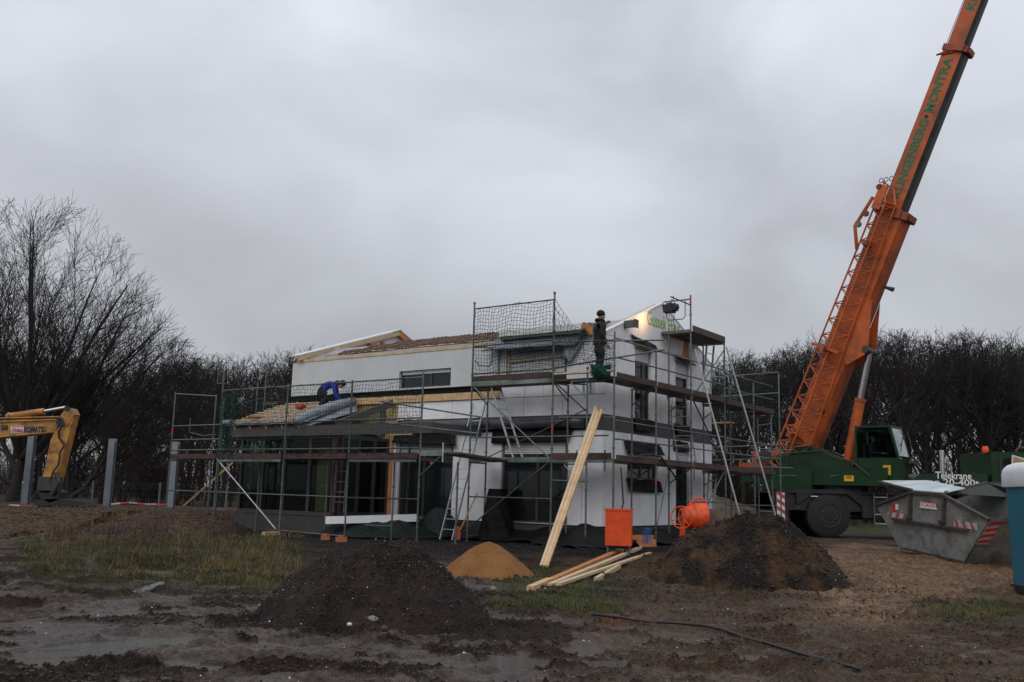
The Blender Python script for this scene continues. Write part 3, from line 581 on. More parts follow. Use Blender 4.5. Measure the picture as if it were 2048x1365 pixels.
# white slim wall end left of door
part('wall_panel', MB().hbox(7.02, 7.12, -.10, .0, .5, 2.93), 'eps', house)
def wcorner(face, a, z, off):   # point on a facade
    return W(a, off, z) if face == 'v' else W(off, a, z)
def wbox(mb, face, a0, a1, d0, d1, z0, z1):
    return mb.hbox(a0, a1, d0, d1, z0, z1) if face == 'v' else mb.hbox(d0, d1, a0, a1, z0, z1)
def window(face, a0, a1, z0, z1, mull=(), d=.07, shut=None, name='window', sill=True, slat=.045, ajar=False):
    fw = .065; m = MB()
    wbox(m, face, a0, a0+fw, d, d+.07, z0, z1); wbox(m, face, a1-fw, a1, d, d+.07, z0, z1); wbox(m, face, a0+fw, a1-fw, d, d+.07, z1-fw, z1); wbox(m, face, a0+fw, a1-fw, d, d+.07, z0, z0+fw)
    f = part(name, m, 'frame', house)
    ms = [a0+fw]+list(mull)+[a1-fw]
    for q in mull: wbox(mb2 := MB(), face, q-.04, q+.04, d+.002, d+.068, z0+fw, z1-fw); part('mullion', mb2, 'frame', f)
    for q, r in zip(ms[:-1], ms[1:]): wbox(mb2 := MB(), face, q+.01, r-.01, d+.03, d+.045, z0+fw, z1-fw); part('pane', mb2, 'pane', f)
    if shut:
        zz = z1-.01
        n = int((z1-shut)/slat)
        for k in range(n):
            mb2 = MB(); wbox(mb2, face, a0+.066, a1-.066, d-.03, d-.004, z1-.01-(k+1)*slat+.009, z1-.01-k*slat); part('shutter_slat', mb2, 'shutter', f)
    if sill: wbox(mb2 := MB(), face, a0+.01, a1-.01, d-.05, d+.0, z0, z0+.025); part('sill', mb2, 'galv_light', f)
    return f
window('v', 5.03, 7.02, 4.265, 4.795, mull=(5.85,), d=-.0, shut=4.68, slat=.035)
window('v', 4.93, 6.99, .5, 2.655, mull=(6.05,), shut=2.30, name='terrace_door')
window('v', 1.09, 3.19, .5, 2.645, mull=(2.05,), shut=2.30, name='terrace_door')
window('v', 1.15, 3.11, 4.21, 5.15, mull=(), shut=4.42, slat=.11)
window('u', 1.67, 2.57, 3.34, 5.31, mull=(2.25,), shut=4.93)
window('u', 4.13, 4.99, 3.34, 5.23, shut=4.78)
window('u', 1.28, 3.03, 1.71, 2.41, mull=(2.15,), shut=2.24)
window('u', 4.14, 4.99, .5, 2.59, shut=2.32, name='side_door')
# batten and board across the unfinished upper window
part('batten', MB().beam(W(3.05, -.03, 4.86), W(.95, -.03, 4.92), .03, .05), 'wood_new', house)
part('batten', MB().beam(W(3.02, -.025, 5.02), W(3.02, -.025, 4.3), .05, .04, up=V), 'wood_new', house)
part('batten', MB().beam(W(3.05, -.02, 5.08), W(1.3, -.02, 5.1), .03, .03), 'galv', house)
# finished eave piece with wooden end
part('eave_box', MB().hbox(.45, 3.1, -.42, -.02, 5.50, 5.66), 'white_paint', house)
part('eave_soffit', MB().hbox(.47, 3.08, -.40, -.04, 5.42, 5.497), 'fascia', house)
part('eave_block', MB().prism([W(.33, -.40, 5.52), W(.33, -.12, 5.36), W(.33, -.02, 5.60), W(.33, -.42, 5.68)], U*.08), 'wood_orange', house)
# roof edge: timber plate, grey membrane, battens, rough brown tiles
part('wall_plate', MB().hbox(3.1, 11.6, -.12, .1, 5.333, 5.42), 'wood_new', house)
def cloth(fn_p, nx=24, ny=10, amp=.03, seed=0, sc=6.):
    def f(a, b):
        p = fn_p(a, b); n = (float(fbm(np.array([a*sc+seed]), np.array([b*sc*.6+seed*2.]), 3)[0])-.5)*2*amp
        return p+np.array([n*.7, -n, n*.6])
    return MB().grid(f, nx, ny)
def solidify(o, th):
    md = o.modifiers.new('s', 'SOLIDIFY'); md.thickness = th
    return o
def quadfn(p00, p10, p01, p11):
    p00, p10, p01, p11 = map(np.array, (p00, p10, p01, p11))
    return lambda a, b: (p00*(1-a)+p10*a)*(1-b)+(p01*(1-a)+p11*a)*b
def rz_(v): return 5.45+.42*v
solidify(part('roof_membrane', cloth(quadfn(W(11.2, -.10, rz_(-.1)), W(3.1, -.10, rz_(-.1)+.02), W(11.2, 1.2, rz_(1.15)), W(3.1, 1.2, rz_(1.15))), 60, 6, .025), 'grey_foil', house, smooth=True), .01)
solidify(part('roof_membrane', cloth(quadfn(W(3.1, -.1, rz_(-.1)), W(.3, -.1, rz_(-.1)), W(3.1, 1.6, rz_(1.5)), W(.3, 1.6, rz_(1.5))), 30, 6, .02), 'grey_foil', house, smooth=True), .01)
part('roof_deck', MB().prism([W(.32, .02, 5.3), W(.32, 1.5, 5.3), W(.32, 1.5, 5.95)], U*11.1), 'wood_new', house)
for k in range(2): part('batten', MB().beam(W(10.6-k*.5, .16+.34*k, rz_(.16+.34*k)+.04), W(.4, .16+.34*k, rz_(.16+.34*k)+.04), .05, .035), 'wood', house)
R2 = random.Random(5)
tile_me = None
for r_ in range(3):
    v0 = .16+r_*.25
    u0 = .35; umax = 9.9-r_*.9
    while u0 < umax:
        wdt = .30
        th = R2.uniform(.035, .06); vz = rz_(v0)+.035+R2.uniform(0, .04)
        c = W(u0+.15, v0+.13, vz+.055); sl = np.array(V)*math.cos(.42)+Z*math.sin(.42); nn = np.cross(U, sl)
        if nn[2] < 0: nn = -nn
        tw = R2.uniform(-.06, .06); ax = U*math.cos(tw)+sl*math.sin(tw); ay = sl*math.cos(tw)-U*math.sin(tw)
        if tile_me is None:
            mbt = MB().obox((0, 0, 0), ((1, 0, 0), (0, 1, 0), (0, 0, 1)), (.146, .17, .02)); mbt.obox((-.09, 0, .03), ((1, 0, 0), (0, 1, 0), (0, 0, 1)), (.035, .165, .012)).obox((.07, 0, .028), ((1, 0, 0), (0, 1, 0), (0, 0, 1)), (.035, .165, .012)); tile_me = mbt.mesh('roof_tile', 'tile')
        o = bpy.data.objects.new('roof_tile', tile_me); COL.objects.link(o); o.parent = house; c = c-HB
        o.matrix_local = Matrix(((ax[0], ay[0], nn[0], c[0]), (ax[1], ay[1], nn[1], c[1]), (ax[2], ay[2], nn[2], c[2]), (0, 0, 0, 1)))
        u0 += wdt
def fg(v): return 5.42+(7.0-5.42)*(v+.25)/(4.4+.25) if v < 4.4 else 7.0-.42*(v-4.4)
FGU = 11.45
part('far_gable', MB().prism([W(FGU, -.1, 5.335), W(FGU, 6.6, 5.335), W(FGU, 6.6, fg(6.6)-.1), W(FGU, 4.4, 6.92), W(FGU, -.1, fg(-.1)-.05)], U*.14), 'eps', house)
part('verge_rafter', MB().beam(W(FGU-.12, -.3, 5.44), W(FGU-.12, 4.4, 6.98), .12, .14), 'wood_new', house)
part('verge_rafter', MB().beam(W(FGU-.12, 4.43, 6.98), W(FGU-.12, 7.0, 5.9), .12, .2), 'wood_orange', house)
part('verge_board', MB().beam(W(FGU+.05, -.34, 5.53), W(FGU+.05, 4.4, 7.10), .45, .03), 'white_paint', house)
part('verge_board', MB().beam(W(FGU+.05, 4.43, 7.10), W(FGU+.05, 7.0, 6.02), .45, .03), 'wood_orange', house)
for v_ in (1.5, 2.2, 2.9, 3.6): part('stud', MB().hbox(FGU-.10, FGU, v_, v_+.12, 5.4, fg(v_)-.16), 'wood_orange', house)
part('brace', MB().beam(W(FGU-.14, 2.9, 6.42), W(FGU-.14, 5.2, 6.15), .06, .1), 'wood_orange', house)
# lettering on the gable
text('gable_lettering', 'Gussek Haus', W(-.004, 2.36, 6.04), V, Z, 2.05, 'logo_green', house, height=.40, depth=.003)
for q in ((2.0, -.006, 4.55), (.55, -.006, 2.35)):
    pass
def scribble(p0, xd, yd, s, seed, nm='pen_mark'):
    r = random.Random(seed); m = MB()
    for k in range(7):
        a = np.array(p0)+xd*(s*r.uniform(0, 1))+yd*(s*r.uniform(0, 1)); b = a+xd*s*r.uniform(-.35, .35)+yd*s*r.uniform(-.35, .35); m.beam(a, b, .014, .002, up=np.cross(xd, yd))
    part(nm, m, 'blue_mark', house)
scribble(W(.75, -.006, 2.2), -U, Z, .4, 1); scribble(W(.75, -.006, 4.5), -U, Z, .45, 2); scribble(W(-.006, 5.75, 1.95), V, Z, .35, 3)
part('vent_outlet', MB().hbox(-.32, -.003, 1.02, 1.17, 5.74, 5.92).hbox(-.36, -.321, 1.0, 1.19, 5.72, 5.94), 'fascia', house)
part('wood_patch', MB().prism([W(-.01, 4.55, 5.45), W(-.01, 5.05, 5.40), W(-.01, 4.95, 5.85), W(-.01, 4.75, 5.95)], U*.01), 'wood_orange', house)
# black membrane flaps hanging round the openings
def flap(p00, p10, p01, p11, amp, seed, mtl='black_tarp', nx=16, ny=8, nm='membrane_flap', th=.006):
    return solidify(part(nm, cloth(quadfn(p00, p10, p01, p11), nx, ny, amp, seed, 5.), mtl, house, smooth=True), th)
flap(W(7.1, -.06, 2.98), W(4.85, -.06, 2.98), W(7.1, -.22, 2.66), W(4.7, -.16, 2.56), .05, 3)
flap(W(3.5, -.05, 3.0), W(.85, -.05, 2.98), W(3.48, -.10, 2.62), W(1.0, -.12, 2.64), .04, 5)
flap(W(3.4, -.03, 5.38), W(1.2, -.03, 5.36), W(3.65, -.45, 5.15), W(1.1, -.35, 5.05), .04, 6)
flap(W(1.25, -.08, 5.36), W(.45, -.08, 5.40), W(1.2, -.14, 4.9), W(1.0, -.12, 4.66), .06, 8, 'grey_foil', 10, 8)
flap(W(3.45, -.28, 5.42), W(.5, -.22, 5.42), W(3.5, -.46, 5.17), W(.75, -.2, 5.15), .04, 18, 'grey_foil', 24, 6)
flap(W(-.02, 1.35, 5.62), W(-.02, 2.62, 5.52), W(-.10, 1.62, 5.34), W(-.26, 2.72, 5.26), .04, 9)
flap(W(-.02, 4.0, 5.42), W(-.02, 5.1, 5.38), W(-.16, 4.0, 5.24), W(-.18, 5.15, 5.18), .03, 10)
flap(W(-.02, 1.55, 3.36), W(-.02, 2.75, 3.36), W(-.10, 1.65, 3.0), W(-.10, 2.65, 3.02), .04, 11)
flap(W(-.02, 4.0, 3.4), W(-.02, 5.15, 3.4), W(-.08, 4.1, 3.05), W(-.08, 5.0, 3.02), .04, 13)
flap(W(-.02, 1.03, 2.72), W(-.02, 3.05, 2.72), W(-.10, 1.16, 2.38), W(-.12, 3.2, 2.42), .03, 12)
flap(W(-.02, 1.18, 1.74), W(-.02, 3.1, 1.72), W(-.14, 1.3, 1.40), W(-.12, 3.12, 1.40), .03, 14)
flap(W(-.02, 3.9, 2.9), W(-.02, 4.9, 2.9), W(-.05, 3.95, 2.6), W(-.05, 5.0, 2.62), .03, 15)
# black sheet along the foot of the walls
def footsheet(face, a0, a1, seed, hgt=.55):
    def f(a, b):
        k = a0+(a1-a0)*a; top = .47+hgt*(.35+.65*float(fbm(np.array([k*1.1+seed]), np.array([1.]), 3)[0]))-.35
        d = -.03-.55*b-.1*math.sin(k*2); zz = top*(1-b)+.06*b
        return wcorner(face, k, zz, d)+np.array([0, 0, .03*math.sin(k*5+b*4)])
    m = MB().grid(f, 40, 6); solidify(part('ground_membrane', m, 'black_tarp', house, smooth=True), .008)
footsheet('v', 4.7, -.1, 2, .38); footsheet('u', -.2, 4.4, 5, .42)
# ------------------------------------------------------------------ lean-to (conservatory) on the left
EXV = -2.15
part('lean_to_core', MB().hbox(7.75, 11.2, -.9, .0, .45, 2.9), 'backing', house)
part('lean_to_base', MB().hbox(7.35, 11.6, EXV-.05, 0, -.1, .48), 'concrete', house)
def glazed(face, a0, a1, at_, mulls, z0=.5, z1=2.78):
    fw = .08; m = MB()
    def bx(mm, x0, x1, d0, d1, za, zb): return mm.hbox(x0, x1, at_+d0, at_+d1, za, zb) if face == 'v' else mm.hbox(at_+d0, at_+d1, x0, x1, za, zb)
    bx(m, a0, a1, 0, .08, z1-.09, z1); bx(m, a0, a1, 0, .08, z0, z0+.12); bx(m, a0, a0+fw, 0, .08, z0+.12, z1-.09); bx(m, a1-fw, a1, 0, .08, z0+.12, z1-.09)
    f = part('glazed_front', m, 'frame', house)
    xs = [a0+fw/2]+list(mulls)+[a1-fw/2]
    for q in mulls: part('mullion', bx(MB(), q-.05, q+.05, .002, .078, z0+.12, z1-.09), 'frame', f)
    for q, r in zip(xs[:-1], xs[1:]): part('pane', bx(MB(), q+.04, r-.04, .035, .05, z0+.12, z1-.09), 'clear_glass', f)
glazed('v', 7.47, 11.55, EXV, (8.47, 9.54, 10.51)); glazed('u', -2.05, -.1, 7.28, (-1.35, -.7))
glazed('u', -2.05, -.1, 11.5, (-1.1,))
part('corner_post', MB().hbox(7.32, 7.44, EXV-.04, EXV+.08, .3, 2.8), 'red_steel', house, label='dark red steel corner post')
part('yellow_board', MB().hbox(8.9, 9.4, -.98, -.92, .6, 2.5), 'osb', house)
part('fascia_beam', MB().hbox(3.75, 11.9, EXV-.16, EXV-.04, 2.76, 3.05), 'fascia', house)
part('fascia_beam', MB().hbox(3.75, 3.87, EXV-.03, -.2, 2.78, 3.03), 'fascia', house)
part('gutter_batten', MB().hbox(4.4, 5.2, EXV-.2, EXV-.165, 2.72, 2.75), 'wood_new', house)
def lz(v): return 3.98+.36*v        # slope of the lean-to roof
part('verge_rafter', MB().beam(W(7.28, -2.3, lz(-2.3)-.10), W(7.28, -.07, lz(-.07)-.10), .08, .2), 'fascia', house)
part('verge_post', MB().hbox(7.25, 7.33, -.55, -.35, 2.8, lz(-.45)-.1), 'fascia', house)
part('gable_pane', MB().prism([W(7.3, -2.0, 2.8), W(7.3, -.6, 2.8), W(7.3, -.6, lz(-.6)-.22), W(7.3, -1.9, lz(-1.9)-.2)], U*.02), 'clear_glass', house)
for k in range(5): part('rafter', MB().beam(W(8.8+k*.72, -2.35, lz(-2.35)-.08), W(8.8+k*.72, -.07, lz(-.07)-.08), .08, .16), 'wood', house)
solidify(part('lean_to_membrane', cloth(quadfn(W(12.0, -2.45, lz(-2.45)+.02), W(8.55, -2.45, lz(-2.45)+.02), W(12.0, -.1, lz(-.1)+.02), W(8.75, -.1, lz(-.1)+.02)), 30, 16, .012), 'grey_foil', house, smooth=True), .01)
for k in range(11):
    v_ = -2.3+k*.21
    o = part('roof_batten', MB().beam(W(12.0+R2.uniform(-.15, .12), v_, lz(v_)+.075), W(8.75+R2.uniform(-.15, .3)+.02*k, v_, lz(v_)+.07), .045, .03), 'wood_new', house)
for k in range(6): part('counter_batten', MB().beam(W(8.95+k*.58, -2.3, lz(-2.3)+.042), W(8.95+k*.58, -.12, lz(-.12)+.042), .045, .024), 'wood', house)
solidify(part('membrane_roll', MB().tube([W(8.85-.12*a, -2.45+a*2.2, lz(-2.45+a*2.2)+.06+.05*math.sin(a*3)) for a in np.linspace(0, 1, 12)], [.09+.07*math.sin(.3+a*2.4) for a in np.linspace(0, 1, 12)], 12), 'grey_foil', house, smooth=True), .005)
flap(W(8.9, -2.4, lz(-2.4)+.04), W(8.8, -.3, lz(-.3)+.04), W(8.55, -2.35, lz(-2.35)-.14), W(8.45, -.3, lz(-.3)-.25), .05, 31, 'grey_foil', 14, 8, 'membrane_fold')
# things lying on the lean-to roof and on the scaffold behind it
def lump(name, c, s, mtl, label, cat, seed, sq=(1, 1, .6)):
    r = np.random.RandomState(seed); m = MB(); bm_ = bmesh.new(); bmesh.ops.create_icosphere(bm_, subdivisions=2, radius=1); P_ = np.array([v.co[:] for v in bm_.verts]); Fc = [[v.index for v in f.verts] for f in bm_.faces]; bm_.free()
    P_ = P_*(1+.45*(fbm(P_[:, 0]*2+seed, P_[:, 1]*2+P_[:, 2]*2, 3)-.5)[:, None]*2)*s*np.array(sq)+np.array(c); m.add(P_, Fc)
    return solo(name, m, mtl, label, cat, c, smooth=True)
mat('red_cloth', (.42, .07, .04), .8, var=.3)
lump('work_bag', W(10.2, -1.1, lz(-1.1)+.18), .16, 'red_cloth', 'red tool bag lying on the battens of the lean-to roof', 'bag', 1)
lump('tile_scraps', W(11.2, -2.0, lz(-2.0)+.12), .13, 'brick', 'small heap of orange tile pieces at the left edge of the lean-to roof', 'rubble', 2, (1.6, 1, .5))
lump('foil_bundle', W(12.05, -2.35, lz(-2.35)+.06), .17, 'grey_foil', 'crumpled grey foil at the left lower corner of the lean-to roof', 'foil', 3, (1.3, 1, .6))
# ------------------------------------------------------------------ scaffolding
R3 = random.Random(12)
TUB = .0242
SH = {}
def std(sc, u, v, z0, z1, m='galv', band=None, foot=True):
    o = part('standard', MB().tube([W(u, v, z0), W(u, v, z1)], TUB, 8), m, sc)
    zz = z0+.35
    while zz < z1:
        key = 'coup_'+m
        if key not in SH: SH[key] = MB().tube([(0, 0, 0), (0, 0, .05)], TUB+.012, 8).mesh('coupler', m)
        c_ = bpy.data.objects.new('coupler', SH[key]); COL.objects.link(c_); c_.parent = o; c_.location = tuple(W(u, v, zz)-worg(o)); zz += 1.0
    if foot: part('base_plate', MB().hbox(u-.075, u+.075, v-.075, v+.075, z0-.02, z0+.01).tube([W(u, v, z0), W(u, v, z0+.12)], .03, 8), 'galv', o)
    if band: part('tape_band', MB().tube([W(u, v, band-.05), W(u, v, band+.06)], TUB+.004, 8), 'red_tape', o)
    return o
def rail(sc, p, q, m='galv', n='rail', r=.02): return part(n, MB().tube([p, q], r, 8), m, sc)
def bays(sc, kind, at_, ks, z, fwd, nboards=2, bw=.31, inn=1, m='deck_wood'):
    """deck boards running along a row of bays: kind 'v' = along u at v=at_, kind 'u' = along v at u=at_"""
    for a, b in zip(ks[:-1], ks[1:]):
        for k in range(nboards):
            d0 = at_+.05+k*(bw+.01)
            mm = MB()
            if kind == 'v': mm.hbox(a+.03, b-.03, d0, d0+bw, z-.045, z+R3.uniform(-.004, .004))
            else: mm.hbox(d0, d0+bw, a+.03, b-.03, z-.045, z+R3.uniform(-.004, .004))
            part('deck_board', mm, m, sc)
        # cross member and console under the deck
    for a in ks:
        if kind == 'v': part('transom', MB().tube([W(a, at_, z-.075), W(a, at_+.75, z-.075)], .022, 6), 'galv', sc)
        else: part('transom', MB().tube([W(at_, a, z-.075), W(at_+.75, a, z-.075)], .022, 6), 'galv', sc)
def toe(sc, kind, at_, a, b, z, m='wood_old'):
    mm = MB()
    if kind == 'v': mm.hbox(a+.04, b-.04, at_-.055, at_-.03, z, z+.15)
    else: mm.hbox(at_-.055, at_-.03, a+.04, b-.04, z, z+.15)
    return part('toe_board', mm, m, sc)
def consl(sc, p_in, p_out, z, drop=.42, m='galv'):   # triangular bracket
    p = np.array(p_in); q = np.array(p_out)
    part('bracket', MB().tube([p+Z*(z-.08), q+Z*(z-.08)], .02, 6).tube([p+Z*(z-.08-drop), q+Z*(z-.1)], .018, 6), m, sc)
# --- front tower and gable run
A = thing('scaffold', 'tall tube scaffold wrapping the corner and gable of the white house', 'scaffold', W(-.9, -1, 0))
fz = lambda u, v: hz(*(W(u, v)[:2]))
for (u, v, zt, m, bd) in ((3.5, -1.02, 6.38, 'galv_green', None), (.88, -1.02, 6.38, 'galv', 2.93), (-.9, -1.02, 5.25, 'galv', None), (3.5, -.3, 4.05, 'galv_green', None), (.88, -.3, 4.05, 'galv', None), (.30, -.3, 4.05, 'galv', None), (-.14, -1.02, 4.42, 'galv_green', None)):
    std(A, u, v, fz(u, v), zt, m, bd)
for (v, zt, m, bd) in ((1.16, 5.12, 'galv', 3.55), (3.25, 6.95, 'galv', 6.72), (5.56, 6.0, 'galv_green', None)):
    std(A, -.9, v, fz(-.9, v), zt, m, bd)
for (v, zt) in ((1.11, 4.05), (3.25, 6.05), (5.55, 5.85)): std(A, -.22, v, fz(-.22, v), zt)
part('tape_band', MB().tube([W(-.9, 1.16, 1.62), W(-.9, 1.16, 1.75)], TUB+.005, 8), 'red_tape', A)
part('tape_band', MB().tube([W(-.9, 3.25, 2.0), W(-.9, 3.25, 2.1)], TUB+.005, 8), 'red_tape', A)
ks = [-.9, .88, 3.5]
bays(A, 'v', -1.02, ks, 4.15, 1); bays(A, 'v', -1.02, [-.9, .88, 3.5], 2.13, 1)
for (a, b) in ((.88, 3.5), (-.9, .88)): toe(A, 'v', -1.02, a, b, 2.14 if b < 1 else 4.2)
part('deck_beam', MB().hbox(.9, 3.48, -1.06, -1.025, 4.08, 4.19), 'green_steel', A, label='metal deck edge, green in its middle')
part('deck_beam', MB().hbox(.9, 3.48, -1.06, -1.025, 2.06, 2.19), 'green_steel', A); part('deck_beam', MB().hbox(-.88, .86, -1.06, -1.025, 2.06, 2.15), 'green_steel', A)
part('deck_board', MB().hbox(-.85, .8, -1.10, -.93, 4.26, 4.30), 'wood_new', A, label='pale loose plank on the upper deck edge')
kr = [-1.0, 1.16, 3.25, 5.56]
bays(A, 'u', -.9, kr, 4.15, 1); bays(A, 'u', -.9, kr, 2.15, 1)
for a, b in zip(kr[:-1], kr[1:]):
    toe(A, 'u', -.9, a, b, 4.10); toe(A, 'u', -.9, a, b, 2.10)
    for z_ in (5.08, 4.62, 3.07, 2.63): rail(A, W(-.9, a, z_), W(-.9, b, z_))
for z_ in (6.22, 5.18, 4.42): rail(A, W(3.5, -1.02, z_), W(.88, -1.02, z_), 'galv_green' if z_ > 6 else 'galv')
rail(A, W(.88, -1.02, 5.12), W(-2.25, -1.02, 4.93)); rail(A, W(.88, -1.02, 4.44), W(-2.25, -1.02, 4.70))
rail(A, W(3.5, -1.02, 2.71), W(-.75, -1.02, 2.71)); rail(A, W(3.5, -1.02, 1.16), W(.88, -1.02, 1.16)); rail(A, W(.7, -1.02, 3.18), W(-.95, -1.02, 3.14)); rail(A, W(.88, -1.02, 1.62), W(-.2, -1.02, 1.6))
for z_ in (1.17,): rail(A, W(-.9, 2.9, z_), W(-.9, 5.56, z_))
rail(A, W(3.5, -1.02, 4.12), W(.95, -1.02, 2.18), n='brace'); rail(A, W(.88, -1.02, 2.12), W(3.9, -1.02, .05), n='brace'); rail(A, W(3.5, -.3, 2.2), W(.3, -.3, 3.45), n='brace', r=.016)
rail(A, W(-.9, 5.56, 5.7), W(-.9, 3.3, 4.0), n='brace'); rail(A, W(-.9, 5.5, 2.1), W(-.9, 3.3, .3), n='brace'); rail(A, W(-.9, 3.3, 4.05), W(-.9, 5.9, 1.9), 'steel_dark', 'brace')
rail(A, W(-.9, -1.0, .15), W(-.2, -.3, .12)); rail(A, W(.88, -1.02, .12), W(-.2, -1.02, .12)); rail(A, W(3.5, -1.02, .12), W(3.5, -.3, .12)); rail(A, W(.88, -1.02, .12), W(.88, -.3, .12))
for v in (1.11, 3.25, 5.55):
    for z_ in (4.15, 2.15): consl(A, W(-.22, v), W(-.85, v), z_)
for u in (.88, 3.5): consl(A, W(u, -.3), W(u, -.95), 4.15)
consl(A, W(.3, -.3), W(.85, -.9), 4.15, .7); consl(A, W(-.14, -1.02), W(.35, -1.02), 4.15, .45); consl(A, W(-.14, -1.02), W(.5, -1.02), 2.1, .6)
for u in (.1, -.7): part('toggle_pin', MB().tube([W(u, -1.09, 1.85), W(u, -1.09, 2.35)], .018, 6), 'steel_dark', A)
part('toggle_pin', MB().tube([W(-.96, 3.3, 1.75), W(-.96, 3.3, 2.3)], .02, 6), 'galv_green', A)
# upper gable platform
bays(A, 'u', -.9, [3.25, 5.56], 5.95, 1, nboards=3)
part('toe_board', MB().hbox(-.96, -.93, 3.3, 5.5, 5.9, 6.08), 'deck_wood', A, label='brownish grey metal toe board of the top platform')
part('deck_beam', MB().hbox(-.92, .0, 3.2, 3.25, 5.88, 5.96), 'galv', A); part('deck_beam', MB().hbox(-.9, .0, 5.57, 5.62, 5.88, 5.96), 'galv', A)
rail(A, W(-.9, 3.25, 6.83), W(-.05, 3.25, 6.83)); part('guard_frame', MB().tube([W(-.15, 3.25, 6.82), W(-.15, 3.25, 6.35), W(-.22, 3.25, 6.28), W(-.66, 3.25, 6.28), W(-.73, 3.25, 6.36), W(-.73, 3.25, 6.82)], .014, 6), 'galv', A)
consl(A, W(-.22, 3.25), W(.05, 3.25), 5.95, .35)
for (p, q) in (((-1.0, 3.3, 5.4), (-2.1, 4.2, .25)), ((-.95, 5.6, 5.78), (-2.1, 6.9, .2))):
    p = W(*p); q = W(*q); q[2] = hz(q[0], q[1])+.1; rail(A, p, q, 'galv_light', 'raking_prop', .026)
part('guard_frame', MB().tube([W(3.42, -1.02, 5.15), W(2.85, -1.02, 5.1), W(2.85, -1.02, 4.7), W(2.95, -1.02, 4.6), W(3.3, -1.02, 4.66), W(3.42, -1.02, 4.8)], .014, 6), 'steel_dark', A)
# hose hanging over the lower deck
solo('hose', MB().tube([W(-.98, -.1, 2.2), W(-.98, .15, 2.3), W(-.97, .8, 2.34), W(-1.0, 1.25, 2.3), W(-.99, 1.7, 2.05), W(-.98, 2.2, 1.75)], .022, 8), 'hose', 'black hose draped over the lower deck of the gable scaffold', 'hose', W(-.98, .8, 2.2), smooth=True)
solo('hose', MB().tube([W(-.95, -.75, 1.95), W(-.95, -.68, 1.5), W(-.95, -.62, 1.1), W(-.95, -.7, .95)], .018, 8), 'hose', 'short black hose hanging below the lower deck above the orange bin', 'hose', W(-.95, -.7, 1.4), smooth=True)
# --- run behind the gable, towards the crane
B = thing('scaffold', 'rear scaffold run with green net between the house gable and the crane', 'scaffold', W(-.9, 7.8, 0))
for (v, zt, m) in ((7.8, 4.95, 'galv'), (9.3, 4.12, 'galv'), (10.05, 5.5, 'galv_green')): std(B, -.9, v, 0, zt, m)
for v, zt in ((7.6, 4.9), (9.9, 4.0)): std(B, -.2, v, 0, zt)
kk = [5.6, 7.8, 9.5]
bays(B, 'u', -.9, kk, 4.1, 1); bays(B, 'u', -.9, kk, 2.1, 1)
for a, b in zip(kk[:-1], kk[1:]):
    toe(B, 'u', -.9, a, b, 4.08); toe(B, 'u', -.9, a, b, 2.1)
    for z_ in (5.0, 4.55, 3.05, 2.62, 1.1): rail(B, W(-.9, a, z_), W(-.9, b, z_))
for z_ in (5.55, 4.85, 3.1, 2.65): rail(B, W(-.9, 10.05, z_), W(2.4, 10.05, z_-.08), 'galv_green' if z_ > 5 else 'galv')
for z_ in (4.05, 3.75, .9): rail(B, W(-.9, 9.3, z_), W(-.2, 9.9, z_))
rail(B, W(-1.2, 10.4, 2.95), W(-.2, 9.2, 2.95)); rail(B, W(-1.2, 10.4, 2.35), W(-.2, 9.2, 2.35))
part('deck_board', MB().hbox(.2, 2.2, 8.6, 8.9, 3.75, 3.8), 'wood_orange', B)
# --- scaffold in front of the lean-to
Cc = thing('scaffold', 'low scaffold with netting in front of the glazed lean-to', 'scaffold', W(7.5, -3.1, 0))
for (u, zt, m, bd) in ((3.42, 4.22, 'galv', None), (5.92, 4.15, 'galv', None), (8.47, 4.18, 'galv_green', None), (11.4, 4.7, 'galv_green', None), (13.75, 4.15, 'galv', 2.95)): std(Cc, u, -3.1, fz(u, -3.1), zt, m, bd)
for u, zt in ((4.9, 2.05), (7.4, 2.0), (10.3, 2.0), (12.6, 4.1), (2.75, 2.0)): std(Cc, u, -2.42, fz(u, -2.42), zt)
std(Cc, 13.3, -1.6, .05, 4.1); std(Cc, 12.9, -.6, .05, 4.7, 'galv', 3.3)
kc = [3.42, 5.92, 8.47, 11.4, 13.75]
bays(Cc, 'v', -3.1, kc, 2.1, 1)
for i, (a, b) in enumerate(zip(kc[:-1], kc[1:])): toe(Cc, 'v', -3.1, a, b, 2.06)
part('deck_beam', MB().hbox(8.55, 11.3, -3.15, -3.12, 1.98, 2.05), 'green_steel', Cc); part('deck_beam', MB().hbox(3.5, 5.85, -3.15, -3.12, 1.98, 2.04), 'galv', Cc)
for z_, ua, ub in ((4.1, 3.42, 11.4), (3.08, 3.42, 13.75), (2.33, 3.42, 13.75), (2.65, 11.4, 13.75)): rail(Cc, W(ua, -3.1, z_), W(ub, -3.1, z_))
rail(Cc, W(3.42, -3.1, 1.07), W(6.0, -3.1, 1.05), 'wood_old'); rail(Cc, W(6.0, -3.1, 1.06), W(13.75, -3.1, 1.1))
rail(Cc, W(11.46, -3.1, 2.08), W(8.6, -3.1, .12), 'galv_light', 'brace'); rail(Cc, W(4.9, -2.42, .35), W(5.9, -2.42, .33))
rail(Cc, W(4.85, -3.1, 3.54), W(1.55, -3.1, 3.05), 'galv_green'); rail(Cc, W(4.95, -3.1, 3.01), W(1.65, -3.1, 2.66), 'galv_green')
rail(Cc, W(11.4, -3.1, .12), W(13.75, -3.1, .12)); rail(Cc, W(8.5, -3.1, .1), W(5.92, -3.1, .06))
